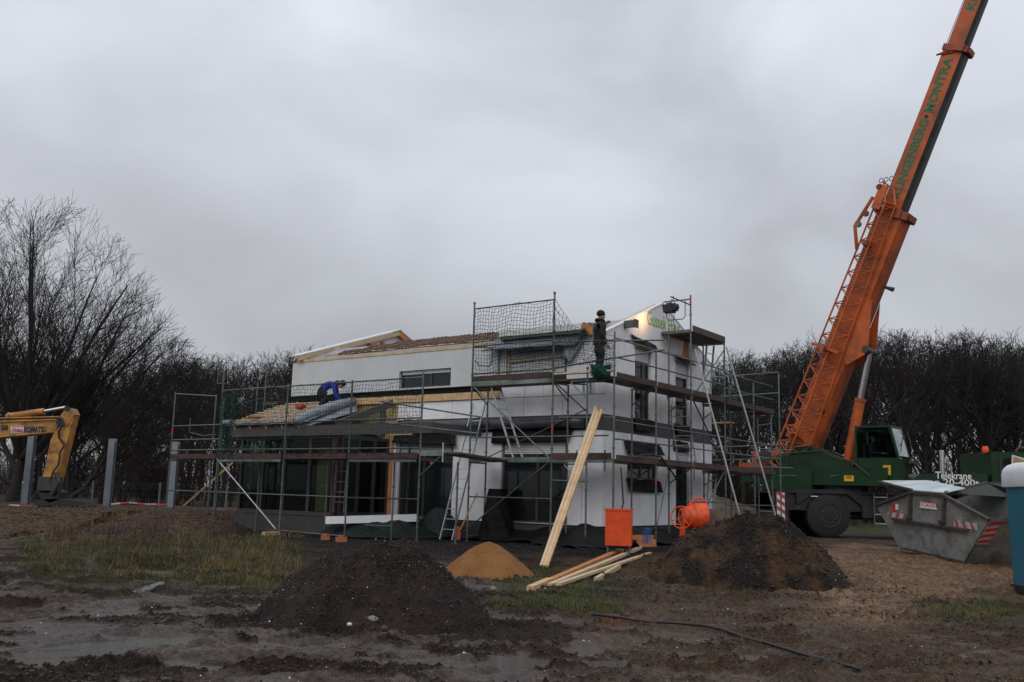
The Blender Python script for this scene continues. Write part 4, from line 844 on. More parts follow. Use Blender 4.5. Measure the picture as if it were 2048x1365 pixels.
part('bracket', MB().hbox(2.68, 3.4, -3.12, -3.08, 2.13, 2.25), 'green_steel', Cc); rail(Cc, W(2.75, -3.1, 2.12), W(3.42, -3.1, 1.62), n='brace'); part('toggle_pin', MB().tube([W(2.66, -3.13, 1.98), W(2.66, -3.13, 2.45)], .02, 6), 'galv_light', Cc)
part('deck_board', MB().beam(W(2.7, -3.1, 2.2), W(2.7, -1.05, 2.1), .3, .05), 'deck_wood', Cc); part('deck_board', MB().beam(W(2.35, -3.1, 2.2), W(2.35, -1.05, 2.1), .3, .05), 'deck_wood', Cc)
part('tape_band', MB().tube([W(3.0, -3.1, 1.92), W(3.05, -3.1, 1.96)], TUB+.01, 8), 'red_tape', Cc)
part('guard_frame', MB().tube([W(13.75, -3.1, 4.1), W(12.6, -2.42, 4.05)], .018, 6).tube([W(13.3, -2.8, 3.35), W(13.3, -2.8, 2.9), W(12.9, -2.55, 2.8), W(12.6, -2.42, 2.85)], .016, 6), 'galv', Cc)
part('guard_frame', MB().tube([W(12.6, -2.42, 4.9), W(12.6, -2.42, 4.45), W(12.2, -2.42, 4.42)], .016, 6), 'galv', Cc)
# --- small run at the back left end of the house
D = thing('scaffold', 'short scaffold end at the left back corner of the house', 'scaffold', W(12.9, .5, 0))
for (u, v, zt, bd) in ((12.75, -.4, 5.35, None), (12.75, 2.4, 5.2, 4.5), (12.75, 5.6, 5.3, None), (12.75, 8.5, 7.3, None), (12.05, 8.5, 7.2, None), (12.05, 2.4, 4.1, None)): std(D, u, v, .1, zt, 'galv', bd)
bays(D, 'u', 12.1, [-.4, 2.4, 5.6, 8.5], 4.05, 1)
for z_ in (5.25, 4.6): rail(D, W(12.75, -.4, z_), W(12.75, 8.5, z_))
rail(D, W(12.75, 8.5, 7.3), W(10.5, 8.5, 7.1), 'galv_green'); rail(D, W(12.75, 8.5, 7.0), W(12.05, 8.5, 7.0))
part('toe_board', MB().hbox(12.80, 12.83, -.3, 5.5, 4.05, 4.2), 'wood_old', D)
lump('rag', W(12.4, 3.0, 4.22), .18, 'red_cloth', 'reddish rags lying on the scaffold deck behind the lean-to roof', 'rag', 6, (1.8, 1, .5))
# ------------------------------------------------------------------ safety nets
def netmesh(fn, nu, nv, r=.006, seed=0, jit=.012):
    rr = np.random.RandomState(seed); m = MB(); Gd = np.array([[fn(i/nu, j/nv) for i in range(nu+1)] for j in range(nv+1)])
    jt = rr.randn(*Gd.shape)*jit; Gd = Gd+jt
    for j in range(nv+1): m.tube(list(Gd[j]), r, 3, cap=False)
    for i in range(nu+1): m.tube(list(Gd[:, i]), r, 3, cap=False)
    return m
def n1(a, b):
    u = 3.46-2.56*a; z = 6.2-1.85*b-.05*math.sin(a*9)*(1-b)*.4; return W(u, -1.04-.10*math.sin(b*3.1)*math.sin(a*3.1), z+.03*math.sin(a*14+b*3))
solo('safety_net', netmesh(n1, 26, 19), 'net', 'square mesh net stretched between the two tall poles above the upper deck', 'net', W(2.2, -1.04, 4.3))
def n2(a, b):
    top = 6.2-(6.2-5.05)*(1-(1-a)**2.2); u = .86-1.74*a; bot = 4.36+.0*a+.12*math.sin(a*3.1)
    return W(u, -1.06-.16*math.sin(b*3.1)*math.sin(a*3.1+.2), top*(1-b)+bot*b)
solo('safety_net', netmesh(n2, 19, 17, jit=.02), 'net', 'sagging net hanging down to the corner pole beside the standing worker', 'net', W(0, -1.04, 4.4))
def n3(a, b): return W(11.35-7.9*a, -3.13-.06*math.sin(b*3.1), 4.08-(1.05 if a < .99 else 1.05)*b-.03*math.sin(a*40)*(1-b))
solo('safety_net', netmesh(n3, 78, 10, .0055, 3), 'net', 'long net hung under the top rail in front of the lean-to roof', 'net', W(7.5, -3.1, 3.0))
def n4(a, b): return W(8.5-5.0*a, -3.14-.06*math.sin(b*3.1), 3.05-.95*b)
solo('safety_net', netmesh(n4, 50, 9, .0042, 4), 'net', 'lower net in front of the lean-to glazing down to the deck', 'net', W(6, -3.1, 2.1))
def n5(a, b): return W(11.3-.7*a, -3.16-.1*math.sin(a*9), 4.0-1.95*b)
solo('safety_net', netmesh(n5, 22, 26, .005, 5, .025), 'net_green', 'bunched dark green net at the left pole of the lean-to scaffold', 'net', W(11, -3.1, 2.1))
def n6(a, b): return W(-.9+3.2*a, 10.05, 5.5-1.5*b)
solo('safety_net', netmesh(n6, 30, 14, .004, 6, .02), 'net_green', 'thin green net on the rear scaffold next to the crane', 'net', W(.5, 10.05, 4.1))
rr_ = random.Random(3); m = MB()
for k in range(70):
    p = np.array(W(-.45, -1.1, 4.28)); pts = []
    a0 = rr_.uniform(0, 6.3)
    for i in range(9): pts.append(p+(-U)*(.26*math.sin(a0+i*1.3)*rr_.uniform(.5, 1.1)+.12)+V*.10*math.cos(a0+i*.9)+Z*(.17*math.cos(a0*2+i*1.7)*rr_.uniform(.4, 1.1)))
    m.tube(pts, .008, 3, cap=False)
for k in range(9):
    x0 = rr_.uniform(-.18, .22); m.tube([W(-.2-x0, -1.12, 4.1), W(-.2-x0-.04, -1.12, 3.85), W(-.28-x0+.05, -1.12, 3.72), W(-.3-x0+.1, -1.12, 3.88), W(-.25-x0, -1.12, 4.1)], .005, 3, cap=False)
solo('safety_net', m, 'net_green', 'green net bundled up at the corner of the upper deck below the standing worker', 'net', W(-.4, -1.1, 4.1))
m = MB(); 
for k in range(14): m.tube([W(10.7-k*.12, -3.15, 2.45+.05*math.sin(k)), W(10.65-k*.12, -3.15, 2.3), W(10.58-k*.12, -3.15, 2.42)], .006, 3, cap=False)
solo('rope', m, 'net_green', 'looped green rope along the middle rail of the lean-to scaffold', 'rope', W(10, -3.15, 2.4))
# ------------------------------------------------------------------ ladders
def ladder(label, a, b, side, wdt, rung=.28, m='galv_light', r=.016):
    a = np.array(a); b = np.array(b); side = np.array(side, float); side /= np.linalg.norm(side)
    t_ = thing('ladder', label, 'ladder', a, 'aluminium ladders on the scaffold'); ln = np.linalg.norm(b-a); d = (b-a)/ln
    for s_ in (-.5, .5): part('stile', MB().beam(a+side*wdt*s_, b+side*wdt*s_, .022, .055, up=np.cross(d, side)), m, t_)
    n = int(ln/rung)
    for k in range(1, n): p = a+d*rung*k; part('rung', MB().tube([p-side*wdt/2, p+side*wdt/2], .013, 6), m, t_)
    return t_
ladder('long aluminium ladder leaning on the house wall left of the tall scaffold', W(3.98, -1.3, .02), W(3.93, -.12, 3.75), U, .42)
ladder('steep ladder between the two decks of the front tower scaffold', W(2.2, -.62, 2.2), W(3.0, -.62, 4.1), V, .42)
ladder('ladder between the two gable decks in front of the side door', W(-.55, 3.75, 2.2), W(-.55, 3.05, 4.1), V*.25-U, .5)
ladder('ladder reaching the top gable platform at the right corner of the house', W(-.55, 5.0, 4.2), W(-.55, 5.35, 5.85), V, .5, )
ladder('lowest gable ladder standing on the ground behind the cement mixer', W(-.55, 5.1, .15), W(-.55, 5.45, 2.1), V, .5)
ladder('thin ladder behind the lean-to scaffold in front of the side glazing', W(6.55, -2.75, .65), W(6.5, -2.75, 2.05), U, .4, .27, 'galv')
# ------------------------------------------------------------------ flood light shining on the gable
fp = W(-.92, 2.02, 6.36)
rail(A, W(-.9, 3.25, 6.66), W(-.93, 1.95, 6.66))
FL = thing('floodlight', 'black floodlight clamped to the guard rail, shining on the gable', 'floodlight', fp)
aim = W(.0, 1.93, 6.22)-fp; aim /= np.linalg.norm(aim); sx = np.cross(aim, Z); sx /= np.linalg.norm(sx); sy = np.cross(sx, aim)
part('housing', MB().obox(fp, (aim, sx, sy), (.06, .16, .12)).obox(fp-aim*.10, (aim, sx, sy), (.05, .12, .09)).tube([fp-aim*.2, fp-aim*.12], [.07, .09], 10), 'black_steel', FL)
part('added_visor', MB().obox(fp+aim*.12+sx*.13, (aim, sx, sy), (.09, .004, .10)).obox(fp+aim*.12-sx*.13, (aim, sx, sy), (.09, .004, .10)).obox(fp+aim*.12+sy*.10, (aim, sx, sy), (.09, .13, .004)).obox(fp+aim*.12-sy*.10, (aim, sx, sy), (.09, .13, .004)), 'black_steel', FL)  # plates added round the lens to keep its glow out of view
part('bracket', MB().tube([fp+sx*.14, fp+sx*.14-aim*.05+Z*.2, fp-sx*.14-aim*.05+Z*.2, fp-sx*.14], .01, 6).tube([fp-aim*.05+Z*.2, fp-aim*.05+Z*.32], .012, 6), 'black_steel', FL)
em = bpy.data.materials.new('lamp_lens'); em.use_nodes = True; em.node_tree.nodes['Principled BSDF'].inputs['Emission Color'].default_value = (1, .72, .4, 1); em.node_tree.nodes['Principled BSDF'].inputs['Emission Strength'].default_value = 1
part('lens', MB().obox(fp+aim*.054, (aim, sx, sy), (.003, .11, .085)), em, FL)
ld = bpy.data.lights.new('lamp_light', 'SPOT'); ld.energy = 55; ld.color = (1, .62, .27); ld.spot_size = rad(105); ld.spot_blend = 1; ld.shadow_soft_size = .09
lo = bpy.data.objects.new('lamp_light', ld); COL.objects.link(lo); lo.parent = FL; lo.location = tuple(aim*.075); lo.rotation_euler = Vector(tuple(aim)).to_track_quat('-Z', 'Y').to_euler()
solo('cable', MB().tube([fp-aim*.12, fp-Z*.35-U*.05, fp-Z*.7-U*.12], .008, 5), 'hose', 'thin black cable hanging from the floodlight', 'cable', fp)
solo('cable', MB().tube([W(-.5, 2.9, 4.0), W(-.55, 2.7, 3.2), W(-.7, 2.3, 2.0), W(-.85, 1.5, .9), W(-1.0, .9, .35)], .008, 5), 'hose', 'thin black cable running down past the gable window', 'cable', W(-.6, 2.5, 2.5))
# ------------------------------------------------------------------ mobile crane
YN, YF = 34.5, 37.0            # near and far side of the carrier
crane = thing('mobile_crane', 'green and orange mobile crane with raised telescopic boom right of the house', 'crane', (13.5, 35.8, 0))
def cp(x, y, Yd=YN): return Y(x, y, Yd)
# carrier
m = MB().box(9.5, 14.6, YN+.15, YF-.15, .95, 1.55).box(14.6, 17.6, YN+.3, YF-.3, .85, 1.5).box(9.5, 10.0, YN, YF, .75, 1.6); part('chassis', m, 'black_steel', crane)
part('deck_plate', MB().box(10.1, 15.0, YN+.02, YF-.02, 1.56, 1.66), 'black_steel', crane)
part('tool_box', MB().box(12.7, 14.4, YN+.02, YN+.5, .75, 1.5), 'black_steel', crane)
part('mud_guard', MB().prism([(10.35, YN+.03, 1.56), (10.35, YN+.03, 1.15), (10.6, YN+.03, 1.3), (11.0, YN+.03, 1.62), (12.1, YN+.03, 1.62), (12.5, YN+.03, 1.3), (12.7, YN+.03, 1.15), (12.7, YN+.03, 1.7), (10.4, YN+.03, 1.7)], (0, .5, 0)), 'black_steel', crane)
def wheel(x, y0, side, r=.79, z=.80):
    w_ = part('wheel', MB().tube([(x, y0+side*k, z) for k in (.0, .05, .16, .40, .46)], [r*.80, r*.97, r, r, r*.9], 40), 'rubber', crane); smooth_angle(w_, 30)
    yf = y0-side*.004
    prof = [(.0, .40), (.02, .43), (.10, .40), (.14, .33), (.12, .2), (.06, .17), (.04, .0001)]
    rm = part('rim', MB().tube([(x, yf+side*(-.012 if q == 0 else a-.0), z) for q, (a, b) in enumerate([(0, 0)]+prof)], [.41]+[b for a, b in prof], 28, cap=False), 'rim', w_); smooth_angle(rm, 30)
    bolts = MB()
    for k in range(12):
        a = k/12*6.283; bolts.tube([(x+.26*math.cos(a), yf+side*.0, z+.26*math.sin(a)), (x+.26*math.cos(a), yf+side*.15, z+.26*math.sin(a))], .022, 6)
    part('wheel_nuts', bolts, 'rim', w_)
    tr = MB()
    for k in range(34):
        a = k/34*6.283; c = np.array((x+(r+.004)*math.cos(a), y0+side*.24, z+(r+.004)*math.sin(a))); tr.obox(c, ((-math.sin(a), side*.35, math.cos(a)), (0, 1, 0), (math.cos(a), 0, math.sin(a))), (.028, .19, .018))
    part('tread', tr, 'rubber', w_)
for x in (11.5, 14.95+.4, 17.0): wheel(x, YN+.03, 1); wheel(x, YF-.03, -1)
part('axle', MB().tube([(11.5, YN+.4, .8), (11.5, YF-.4, .8)], .16, 10).tube([(12.0, YN+.6, .8), (12.9, YN+.6, .8)], .14, 8), 'black_steel', crane)
# rear warning board
wb = part('warning_board', MB().box(9.62, 9.90, YN-.045, YN-.015, .52, 1.55), 'white_paint', crane)
m = MB(); k = .55
while k < 1.45: m.prism([(9.625, YN-.05, k+.14), (9.625, YN-.05, k+.27), (9.895, YN-.05, k+.10), (9.895, YN-.05, k-.03)], (0, .004, 0)); k += .27
part('stripes', m, 'sticker_red', wb)
part('outrigger', MB().box(9.55, 9.8, YN+.05, YF-.05, .55, .8).tube([(9.7, YN+.2, .8), (9.7, YN+.2, .1)], .07, 8).tube([(9.7, YN+.2, .12), (9.7, YN+.2, .04)], .22, 12), 'black_steel', crane)
# ladder on the side
lad = part('access_ladder', MB().box(13.05, 13.09, YN-.12, YN-.09, .5, 1.6).box(13.52, 13.56, YN-.12, YN-.09, .5, 1.6), 'galv', crane)
for z_ in (.55, .87, 1.18, 1.48): part('rung', MB().box(13.09, 13.52, YN-.13, YN-.08, z_-.015, z_+.015), 'galv_light', lad)
part('side_marker', MB().tube([(13.72, YN-.0, .93), (13.72, YN-.05, .93)], .055, 10), 'beacon', crane)
part('marker_plate', MB().box(10.85, 11.1, YN-.03, YN-.0, 1.44, 1.47), 'white_paint', crane)
part('number_plate', MB().box(10.3, 10.5, YN+.12, YN+.148, .98, 1.12), 'steel_dark', crane)
# hood and driving cab
hd = part('engine_hood', MB().prism([(14.5, YN+.1, 1.66), (14.5, YN+.1, 2.08), (14.85, YN+.1, 2.36), (17.3, YN+.1, 2.42), (17.3, YN+.1, 1.66)], (0, 2.2, 0)), 'crane_green', crane)
text('lettering', 'Telekrane', cp(1871, 958, YN+.1)+np.array((0, -.002, 0)), (1, 0, 0), Z, 1.30, 'letter_white', hd, height=.26, bold=.012)
text('lettering', 'von 20-400t', cp(1846, 969.5, YN+.1)+np.array((0, -.002, 0)), (1, 0, 0), Z, 2.03, 'letter_white', hd, height=.22, bold=.012)
part('exhaust', MB().tube([(16.25, YN+1.4, 2.4), (16.25, YN+1.4, 3.3)], .085, 12), 'galv_light', crane)
for x in (15.0, 16.0, 16.8): part('lamp', MB().box(x, x+.08, YN+.2, YN+.28, 2.4, 2.47), 'steel_dark', crane)
cb = part('driving_cab', MB().prism([(17.4, YN, 1.2), (17.4, YN, 3.22), (19.3, YN, 3.22), (19.8, YN, 2.2), (19.8, YN, 1.2)], (0, 2.4, 0)), 'crane_green', crane)
part('cab_window', MB().box(17.75, 18.3, YN-.015, YN-.002, 2.2, 3.0), 'pane', cb); part('cab_window', MB().box(18.5, 19.2, YN-.015, YN-.002, 2.2, 3.0), 'pane', cb)
part('window_rim', MB().box(17.68, 17.74, YN-.03, YN-.003, 2.14, 3.06), 'steel_dark', cb)
bc = part('beacon', MB().tube([(17.35, YN+.3, 3.18), (17.35, YN+.3, 3.28), (17.35, YN+.3, 3.42)], [.11, .12, .09], 12), 'beacon', crane)
part('mirror', MB().prism([(17.95, YN-.35, 2.75), (18.0, YN-.35, 3.1), (18.6, YN-.1, 2.98), (18.58, YN-.1, 2.68)], (0, .05, 0)), 'white_paint', cb)
part('mirror_face', MB().prism([(18.02, YN-.36, 2.79), (18.05, YN-.36, 3.04), (18.54, YN-.13, 2.93), (18.52, YN-.13, 2.72)], (0, .02, 0)), 'osb', cb)
part('snorkel', MB().tube([(18.35, YN+.1, 3.22), (18.45, YN+.1, 3.36), (18.8, YN+.1, 3.38), (19.3, YN+.1, 3.34)], .06, 8), 'black_steel', cb)
# superstructure
AL = rad(-40); HX = np.array([math.cos(AL), math.sin(AL), 0]); QX = np.array([math.sin(AL), -math.cos(AL), 0])
SCN = np.array([12.35, 35.7, 0])
def S(p, q, z): return SCN+HX*p+QX*q+Z*z
def sbox(mb, p0, p1, q0, q1, z0, z1): return mb.obox(S((p0+p1)/2, (q0+q1)/2, (z0+z1)/2), (HX, QX, Z), (abs(p1-p0)/2, abs(q1-q0)/2, (z1-z0)/2))
part('slewing_ring', MB().tube([S(0, 0, 1.6), S(0, 0, 1.86)], .95, 28), 'black_steel', crane)
up = part('turntable', sbox(MB(), -2.5, 2.1, -1.15, 1.15, 1.87, 2.5), 'crane_green', crane)
for q0, q1 in ((.45, .60), (-.60, -.45)):
    part('boom_bracket', MB().prism([S(-2.3, q0, 2.5), S(-2.0, q0, 3.15), S(-1.5, q0, 3.42), S(-.4, q0, 3.15), S(.5, q0, 2.75), S(.9, q0, 2.5)], QX*(q1-q0)), 'crane_green', crane)
part('machine_cover', MB().prism([S(-1.9, 1.13, 2.5), S(-1.9, 1.13, 2.95), S(-.2, 1.13, 3.05), S(.9, 1.13, 2.62), S(.9, 1.13, 2.5)], -QX*.5), 'crane_green', crane)
rail_ = part('cover_rail', MB().tube([S(-1.9, 1.16, 3.0), S(-.2, 1.16, 3.1), S(.95, 1.16, 2.66), S(1.5, 1.16, 2.2)], .035, 8), 'crane_green', crane)
part('counterweight', sbox(MB(), -3.5, -2.55, -1.2, 1.2, 2.30, 2.68), 'crane_under', crane)
part('counterweight', sbox(MB(), -3.45, -2.55, -1.15, 1.15, 1.95, 2.26), 'crane_green', crane)
for k in range(7): part('vent_slat', sbox(MB(), -1.55+k*.13, -1.48+k*.13, 1.132, 1.15, 2.58, 2.84), 'black_steel', crane)
part('door_seam', sbox(sbox(MB(), -.5, -.485, 1.151, 1.156, 1.95, 2.48), .45, .465, 1.151, 1.156, 1.95, 2.48), 'black_steel', crane, stuff=True)
part('panel_seam', sbox(MB(), -2.4, 2.05, 1.151, 1.156, 2.47, 2.485), 'black_steel', crane)
for a_, b_ in ((-1.9, -1.2), (.1, .4)): part('hand_rail', MB().tube([S(a_, 1.16, 2.2), S(a_, 1.22, 2.2), S(b_, 1.22, 2.2), S(b_, 1.16, 2.2)], .013, 6), 'galv', crane)
for k in range(4): part('hydraulic_hose', MB().tube([S(-1.2+.1*k, .7, 2.5), S(-1.3+.1*k, .75, 3.0+.05*k), S(-1.0+.08*k, .6, 3.35), S(-.8+.1*k, .55, 3.0)], .022, 6), 'hose', crane)
part('winch_drum', MB().tube([S(-2.75, -.5, 2.9), S(-2.75, .5, 2.9)], .3, 18), 'crane_dark', crane)
part('tank', sbox(MB(), -2.55, -.6, .7, 1.22, 1.68, 2.28), 'crane_green', crane)
part('tail_lamp', MB().box(*(lambda c: (c[0]-.09, c[0]+.09, c[1]-.06, c[1]+.06, c[2]-.14, c[2]+.14))(S(-3.0, .8, 3.0))).tube([S(-3.0, .8, 2.6), S(-3.0, .8, 2.9)], .03, 6), 'beacon', crane)
def sign(c, xd, wd, ht, lines):
    s_ = part('warning_sign', MB().obox(c, (xd, np.cross(xd, Z), Z), (wd/2, .008, ht/2)), 'yellow_sign', crane)
    nn = np.cross(xd, Z)
    for k in range(lines): part('print_line', MB().obox(c+nn*.011+Z*(ht*.32-k*ht*.17), (xd, nn, Z), (wd*(.36 if k else .3), .001,   .006 if k else .012)), 'black_steel', s_)
sign(S(.75, 1.165, 2.12), HX, .34, .2, 3)
# crane cab
c0, c1, q0, q1 = .98, 2.34, -.12, 1.0
c0t = 1.34
FR = lambda p, q: [S(p, q, 2.1)]
pts = [(c0, 2.1), (c0, 3.84), (c0+.12, 3.95), (c0+1.22, 3.95), (c1+.12, 2.85), (c1, 2.05)]
def cabshell():
    f = part('cab', MB(), 'crane_green', crane); return f
m = MB()
for (a, b) in zip(pts, pts[1:]+pts[:1]):
    for qq in (q0, q1): m.beam(S(a[0], qq, a[1]), S(b[0], qq, b[1]), .07, .07, up=QX)
sbox(m, c0, c1+.05, q0, q0+.03, 2.05, 2.85); sbox(m, c0, c1+.05, q1-.03, q1, 2.05, 2.85); sbox(m, c0-.02, c0+.03, q0, q1, 2.05, 3.9); sbox(m, c0-.04, c0+1.26, q0-.05, q1+.05, 3.93, 3.99); sbox(m, c0, c1, q0, q1, 2.03, 2.08)
m.prism([S(c1, q0, 2.08), S(c1+.11, q0, 2.84), S(c1+.08, q0, 2.84), S(c1-.03, q0, 2.08)], QX*(q1-q0))
for qq in (q0, q1): m.beam(S(c0+1.22, qq, 3.95), S(c1+.12, qq, 2.85), .07, .09, up=QX)
cab_ = part('cab', m, 'crane_green', crane)
part('side_window', MB().prism([S(c0+.08, q1-.02, 2.9), S(c0+.08, q1-.02, 3.85), S(c0+1.16, q1-.02, 3.85), S(c1+.04, q1-.02, 2.9)], QX*.012), 'clear_glass', cab_)
part('far_window', MB().prism([S(c0+.08, q0+.02, 2.9), S(c0+.08, q0+.02, 3.85), S(c0+1.16, q0+.02, 3.85), S(c1+.04, q0+.02, 2.9)], QX*.012), 'pane', cab_)
mat('windshield', (.33, .43, .44), .12, var=.15, scale=3, spec=.7)
part('windscreen', MB().prism([S(c0+1.24, q0+.06, 3.9), S(c1+.11, q0+.06, 2.92), S(c1+.11, q1-.06, 2.92), S(c0+1.24, q1-.06, 3.9)], HX*.02), 'windshield', cab_)
part('wiper', MB().tube([S(c0+1.32, .3, 3.85), S(c0+1.5, .45, 3.6), S(c1+.03, .6, 3.2)], .014, 6).tube([S(c0+1.42, .25, 3.75), S(c1+.12, .75, 3.05)], .012, 6), 'black_steel', cab_)
part('mirror_arm', MB().tube([S(c0+1.5, .02, 3.8), S(c1+.2, -.05, 3.5), S(c1+.28, -.05, 2.95), S(c1+.15, .02, 2.7)], .012, 6), 'galv', cab_)
part('work_lamp', MB().tube([S(c1+.2, q0+.1, 2.7), S(c1+.33, q0+.1, 2.7)], .1, 12), 'black_steel', cab_)
part('seat', sbox(sbox(MB(), c0+.2, c0+.7, .28, .75, 2.6, 2.72), c0+.14, c0+.26, .28, .75, 2.7, 3.35), 'black_steel', cab_)
sign(S(c1-.02+.13, .74, 2.45), QX*-1 if False else QX, .26, .33, 4) if False else None
s_ = part('warning_sign', MB().obox(S(c1-.28, q1+.05, 2.42), (HX, QX, Z), (.13, .006, .17)), 'yellow_sign', cab_)
for k in range(4): part('print_line', MB().obox(S(c1-.28, q1+.059, 2.53-k*.06), (HX, QX, Z), (.09, .001, .005 if k else .010)), 'black_steel', s_)
# telescopic boom
PIV = S(-1.45, 0, 3.05)
best = None
for ph in np.radians(np.arange(55, 82, .1)):
    b = np.array([math.cos(ph)*HX[0], math.cos(ph)*HX[1], math.sin(ph)]); tt = np.arange(8, 24, .05)
    q = [proj(PIV+b*t_) for t_ in tt]; i = min(range(len(q)), key=lambda i: abs(q[i][1]-40)); e_ = abs(q[i][0]-1944)
    if best is None or e_ < best[0]: best = (e_, ph, b)
BD = best[2]; BN = np.cross(QX, BD); BN /= np.linalg.norm(BN)
if BN[2] < 0: BN = -BN
print('boom elev', math.degrees(best[1]))
def tat(yt):
    tt = np.arange(-1, 40, .02); return float(min(tt, key=lambda t_: abs(proj(PIV+BD*t_)[1]-yt)))
T1, T2 = tat(432), tat(103); T3 = T2+6.0
def BP(t_, q, n): return PIV+BD*t_+QX*q+BN*n
def bsec(name, t0, t1, hw, hh, m1, off=0, taper=0):
    o = MB(); o.cur = 0
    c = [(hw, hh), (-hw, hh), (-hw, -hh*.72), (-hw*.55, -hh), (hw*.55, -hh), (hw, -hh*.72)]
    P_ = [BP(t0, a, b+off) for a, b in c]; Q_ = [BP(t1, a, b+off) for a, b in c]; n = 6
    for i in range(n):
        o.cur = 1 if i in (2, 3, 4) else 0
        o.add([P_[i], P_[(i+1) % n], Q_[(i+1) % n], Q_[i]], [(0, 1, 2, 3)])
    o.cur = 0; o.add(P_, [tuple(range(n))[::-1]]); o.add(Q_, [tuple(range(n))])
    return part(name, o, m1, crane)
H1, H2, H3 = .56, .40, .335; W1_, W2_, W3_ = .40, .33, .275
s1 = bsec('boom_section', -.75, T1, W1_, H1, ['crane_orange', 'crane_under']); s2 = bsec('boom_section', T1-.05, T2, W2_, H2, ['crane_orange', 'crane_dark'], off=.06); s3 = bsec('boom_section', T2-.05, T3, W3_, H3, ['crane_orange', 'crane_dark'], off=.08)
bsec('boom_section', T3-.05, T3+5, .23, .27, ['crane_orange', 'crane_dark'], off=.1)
def collar(t_, hw, hh, ln, off):
    o = MB(); o.obox(BP(t_, 0, off), (BD, QX, BN), (ln/2, hw, hh)); o.obox(BP(t_+.02, hw+.03, off-hh*.3), (BD, QX, BN), (ln*.6, .04, .18)); o.obox(BP(t_, 0, off-hh-.02), (BD, QX, BN), (ln*.4, hw*.7, .05)); return part('boom_collar', o, 'crane_under', crane)
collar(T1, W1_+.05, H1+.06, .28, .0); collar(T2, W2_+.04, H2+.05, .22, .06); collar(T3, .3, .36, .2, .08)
part('collar_arm', MB().tube([BP(T2-.1, W2_+.03, -.1), BP(T2-.35, W2_+.03, .62)], .03, 6).tube([BP(T2-.1, W2_+.03, .2), BP(T2-.35, W2_+.03, .62)], .03, 6), 'crane_under', crane)
ribs = MB()
for t_ in np.linspace(0, T1-1, 6): pass
part('boom_root_plate', MB().prism([BP(-.7, W1_+.004, -.56), BP(-.7, W1_+.004, .5), BP(.8, W1_+.004, .45), BP(.2, W1_+.004, -.56)], QX*.03), 'crane_under', crane)
tcy = tat(690)
part('cylinder_bracket', MB().prism([BP(tcy-.7, W1_+.004, -.5), BP(tcy-.1, W1_+.004, -1.0), BP(tcy+.25, W1_+.004, -1.0), BP(tcy+1.9, W1_+.004, -.5), BP(tcy+1.1, W1_+.004, -.1), BP(tcy-.2, W1_+.004, -.1)], QX*.04), 'crane_orange', crane)
part('cylinder_bracket', MB().prism([BP(tcy-.7, -W1_-.004, -.5), BP(tcy-.1, -W1_-.004, -1.0), BP(tcy+.25, -W1_-.004, -1.0), BP(tcy+1.9, -W1_-.004, -.5)], -QX*.04), 'crane_orange', crane)
part('boom_lug', MB().tube([BP(tcy-2.6, W1_-.02, -.3), BP(tcy-2.6, W1_+.12, -.3)], .09, 10), 'crane_dark', crane); part('boom_lug', MB().tube([BP(tcy+2.5, 0, -.6), BP(tcy+2.5, 0, -.95)], [.05, .09], 8), 'crane_dark', crane)
part('boom_stop', MB().obox(BP(tcy-.35, W1_+.5, .3), (BD, QX, BN), (.05, .06, .55)), 'crane_orange', crane)
cy0 = S(.28, .1, 2.45); cy1 = BP(tcy+.08, 0, -.95); dc = (cy1-cy0)/np.linalg.norm(cy1-cy0); lc = np.linalg.norm(cy1-cy0)
part('lift_cylinder', MB().tube([cy0, cy0+dc*lc*.58], .19, 18).tube([cy0+dc*lc*.575, cy0+dc*lc*.6], .215, 18), 'crane_orange', crane, smooth=False)
part('piston_rod', MB().tube([cy0+dc*lc*.58, cy1], .12, 18), 'chrome', crane, smooth=False); part('cylinder_pin', MB().tube([cy1-QX*.46, cy1+QX*.46], .13, 14), 'crane_dark', crane)
# lettering along the boom
yb = BN
def btxt(s, y0, y1, hw, off, hgt):
    t0 = tat(y0); t1 = tat(y1); text('boom_lettering', s, BP(t0, hw+.001, off-hgt/2), BD, BN, t1-t0, 'letter_green', crane, height=hgt, depth=.006, bold=.035)
btxt('KLINGENBERG', 402, 246, W2_, .14, .34); btxt('MONTRA', 232, 122, W2_, .14, .34)
tk = tat(26); text('boom_lettering', 'KLINGENBERG', BP(tk, W3_+.001, .08-.13), BD, BN, 3.4, 'letter_green', crane, height=.30, depth=.006, bold=.035)
part('boom_hole', MB().tube([BP(tat(240), W2_-.02, .14), BP(tat(240), W2_+.01, .14)], .075, 12), 'black_steel', crane)
# lattice jib folded along the side
jb = part('lattice_jib', MB().obox(BP(-.2, W1_+.3, .45), (BD, QX, BN), (.06, .16, .3)), 'crane_orange', crane)
TJ = tat(418); TA = -.75
ch = [(W1_+.12, -.40), (W1_+.50, .12), (W1_+.12, .86)]
def jp(k, t_):
    q, n = ch[k]; f = 1-.42*max(0, (t_-TA)/(TJ-TA)); return BP(t_, W1_+.33+(q-W1_-.33)*f, .30+(n-.30)*f)
for k in range(3): part('chord', MB().tube([jp(k, TA), jp(k, TJ)], .045 if k == 1 else .036, 8), 'crane_orange', jb)
nb = 17
for k in range(nb):
    ta = TA+(TJ-TA)*k/nb; tb = TA+(TJ-TA)*(k+1)/nb; tm = (ta+tb)/2
    for (i, j) in ((0, 1), (1, 2), (0, 2)):
        part('lacing', MB().tube([jp(i, ta), jp(j, tm)], .02, 6).tube([jp(j, tm), jp(i, tb)], .02, 6), 'crane_orange', jb)
for t_ in (TA, TJ): part('end_frame', MB().tube([jp(0, t_), jp(1, t_), jp(2, t_), jp(0, t_)], .04, 6), 'crane_orange', jb)
c = BP(TJ+.15, W1_+.35, .5)
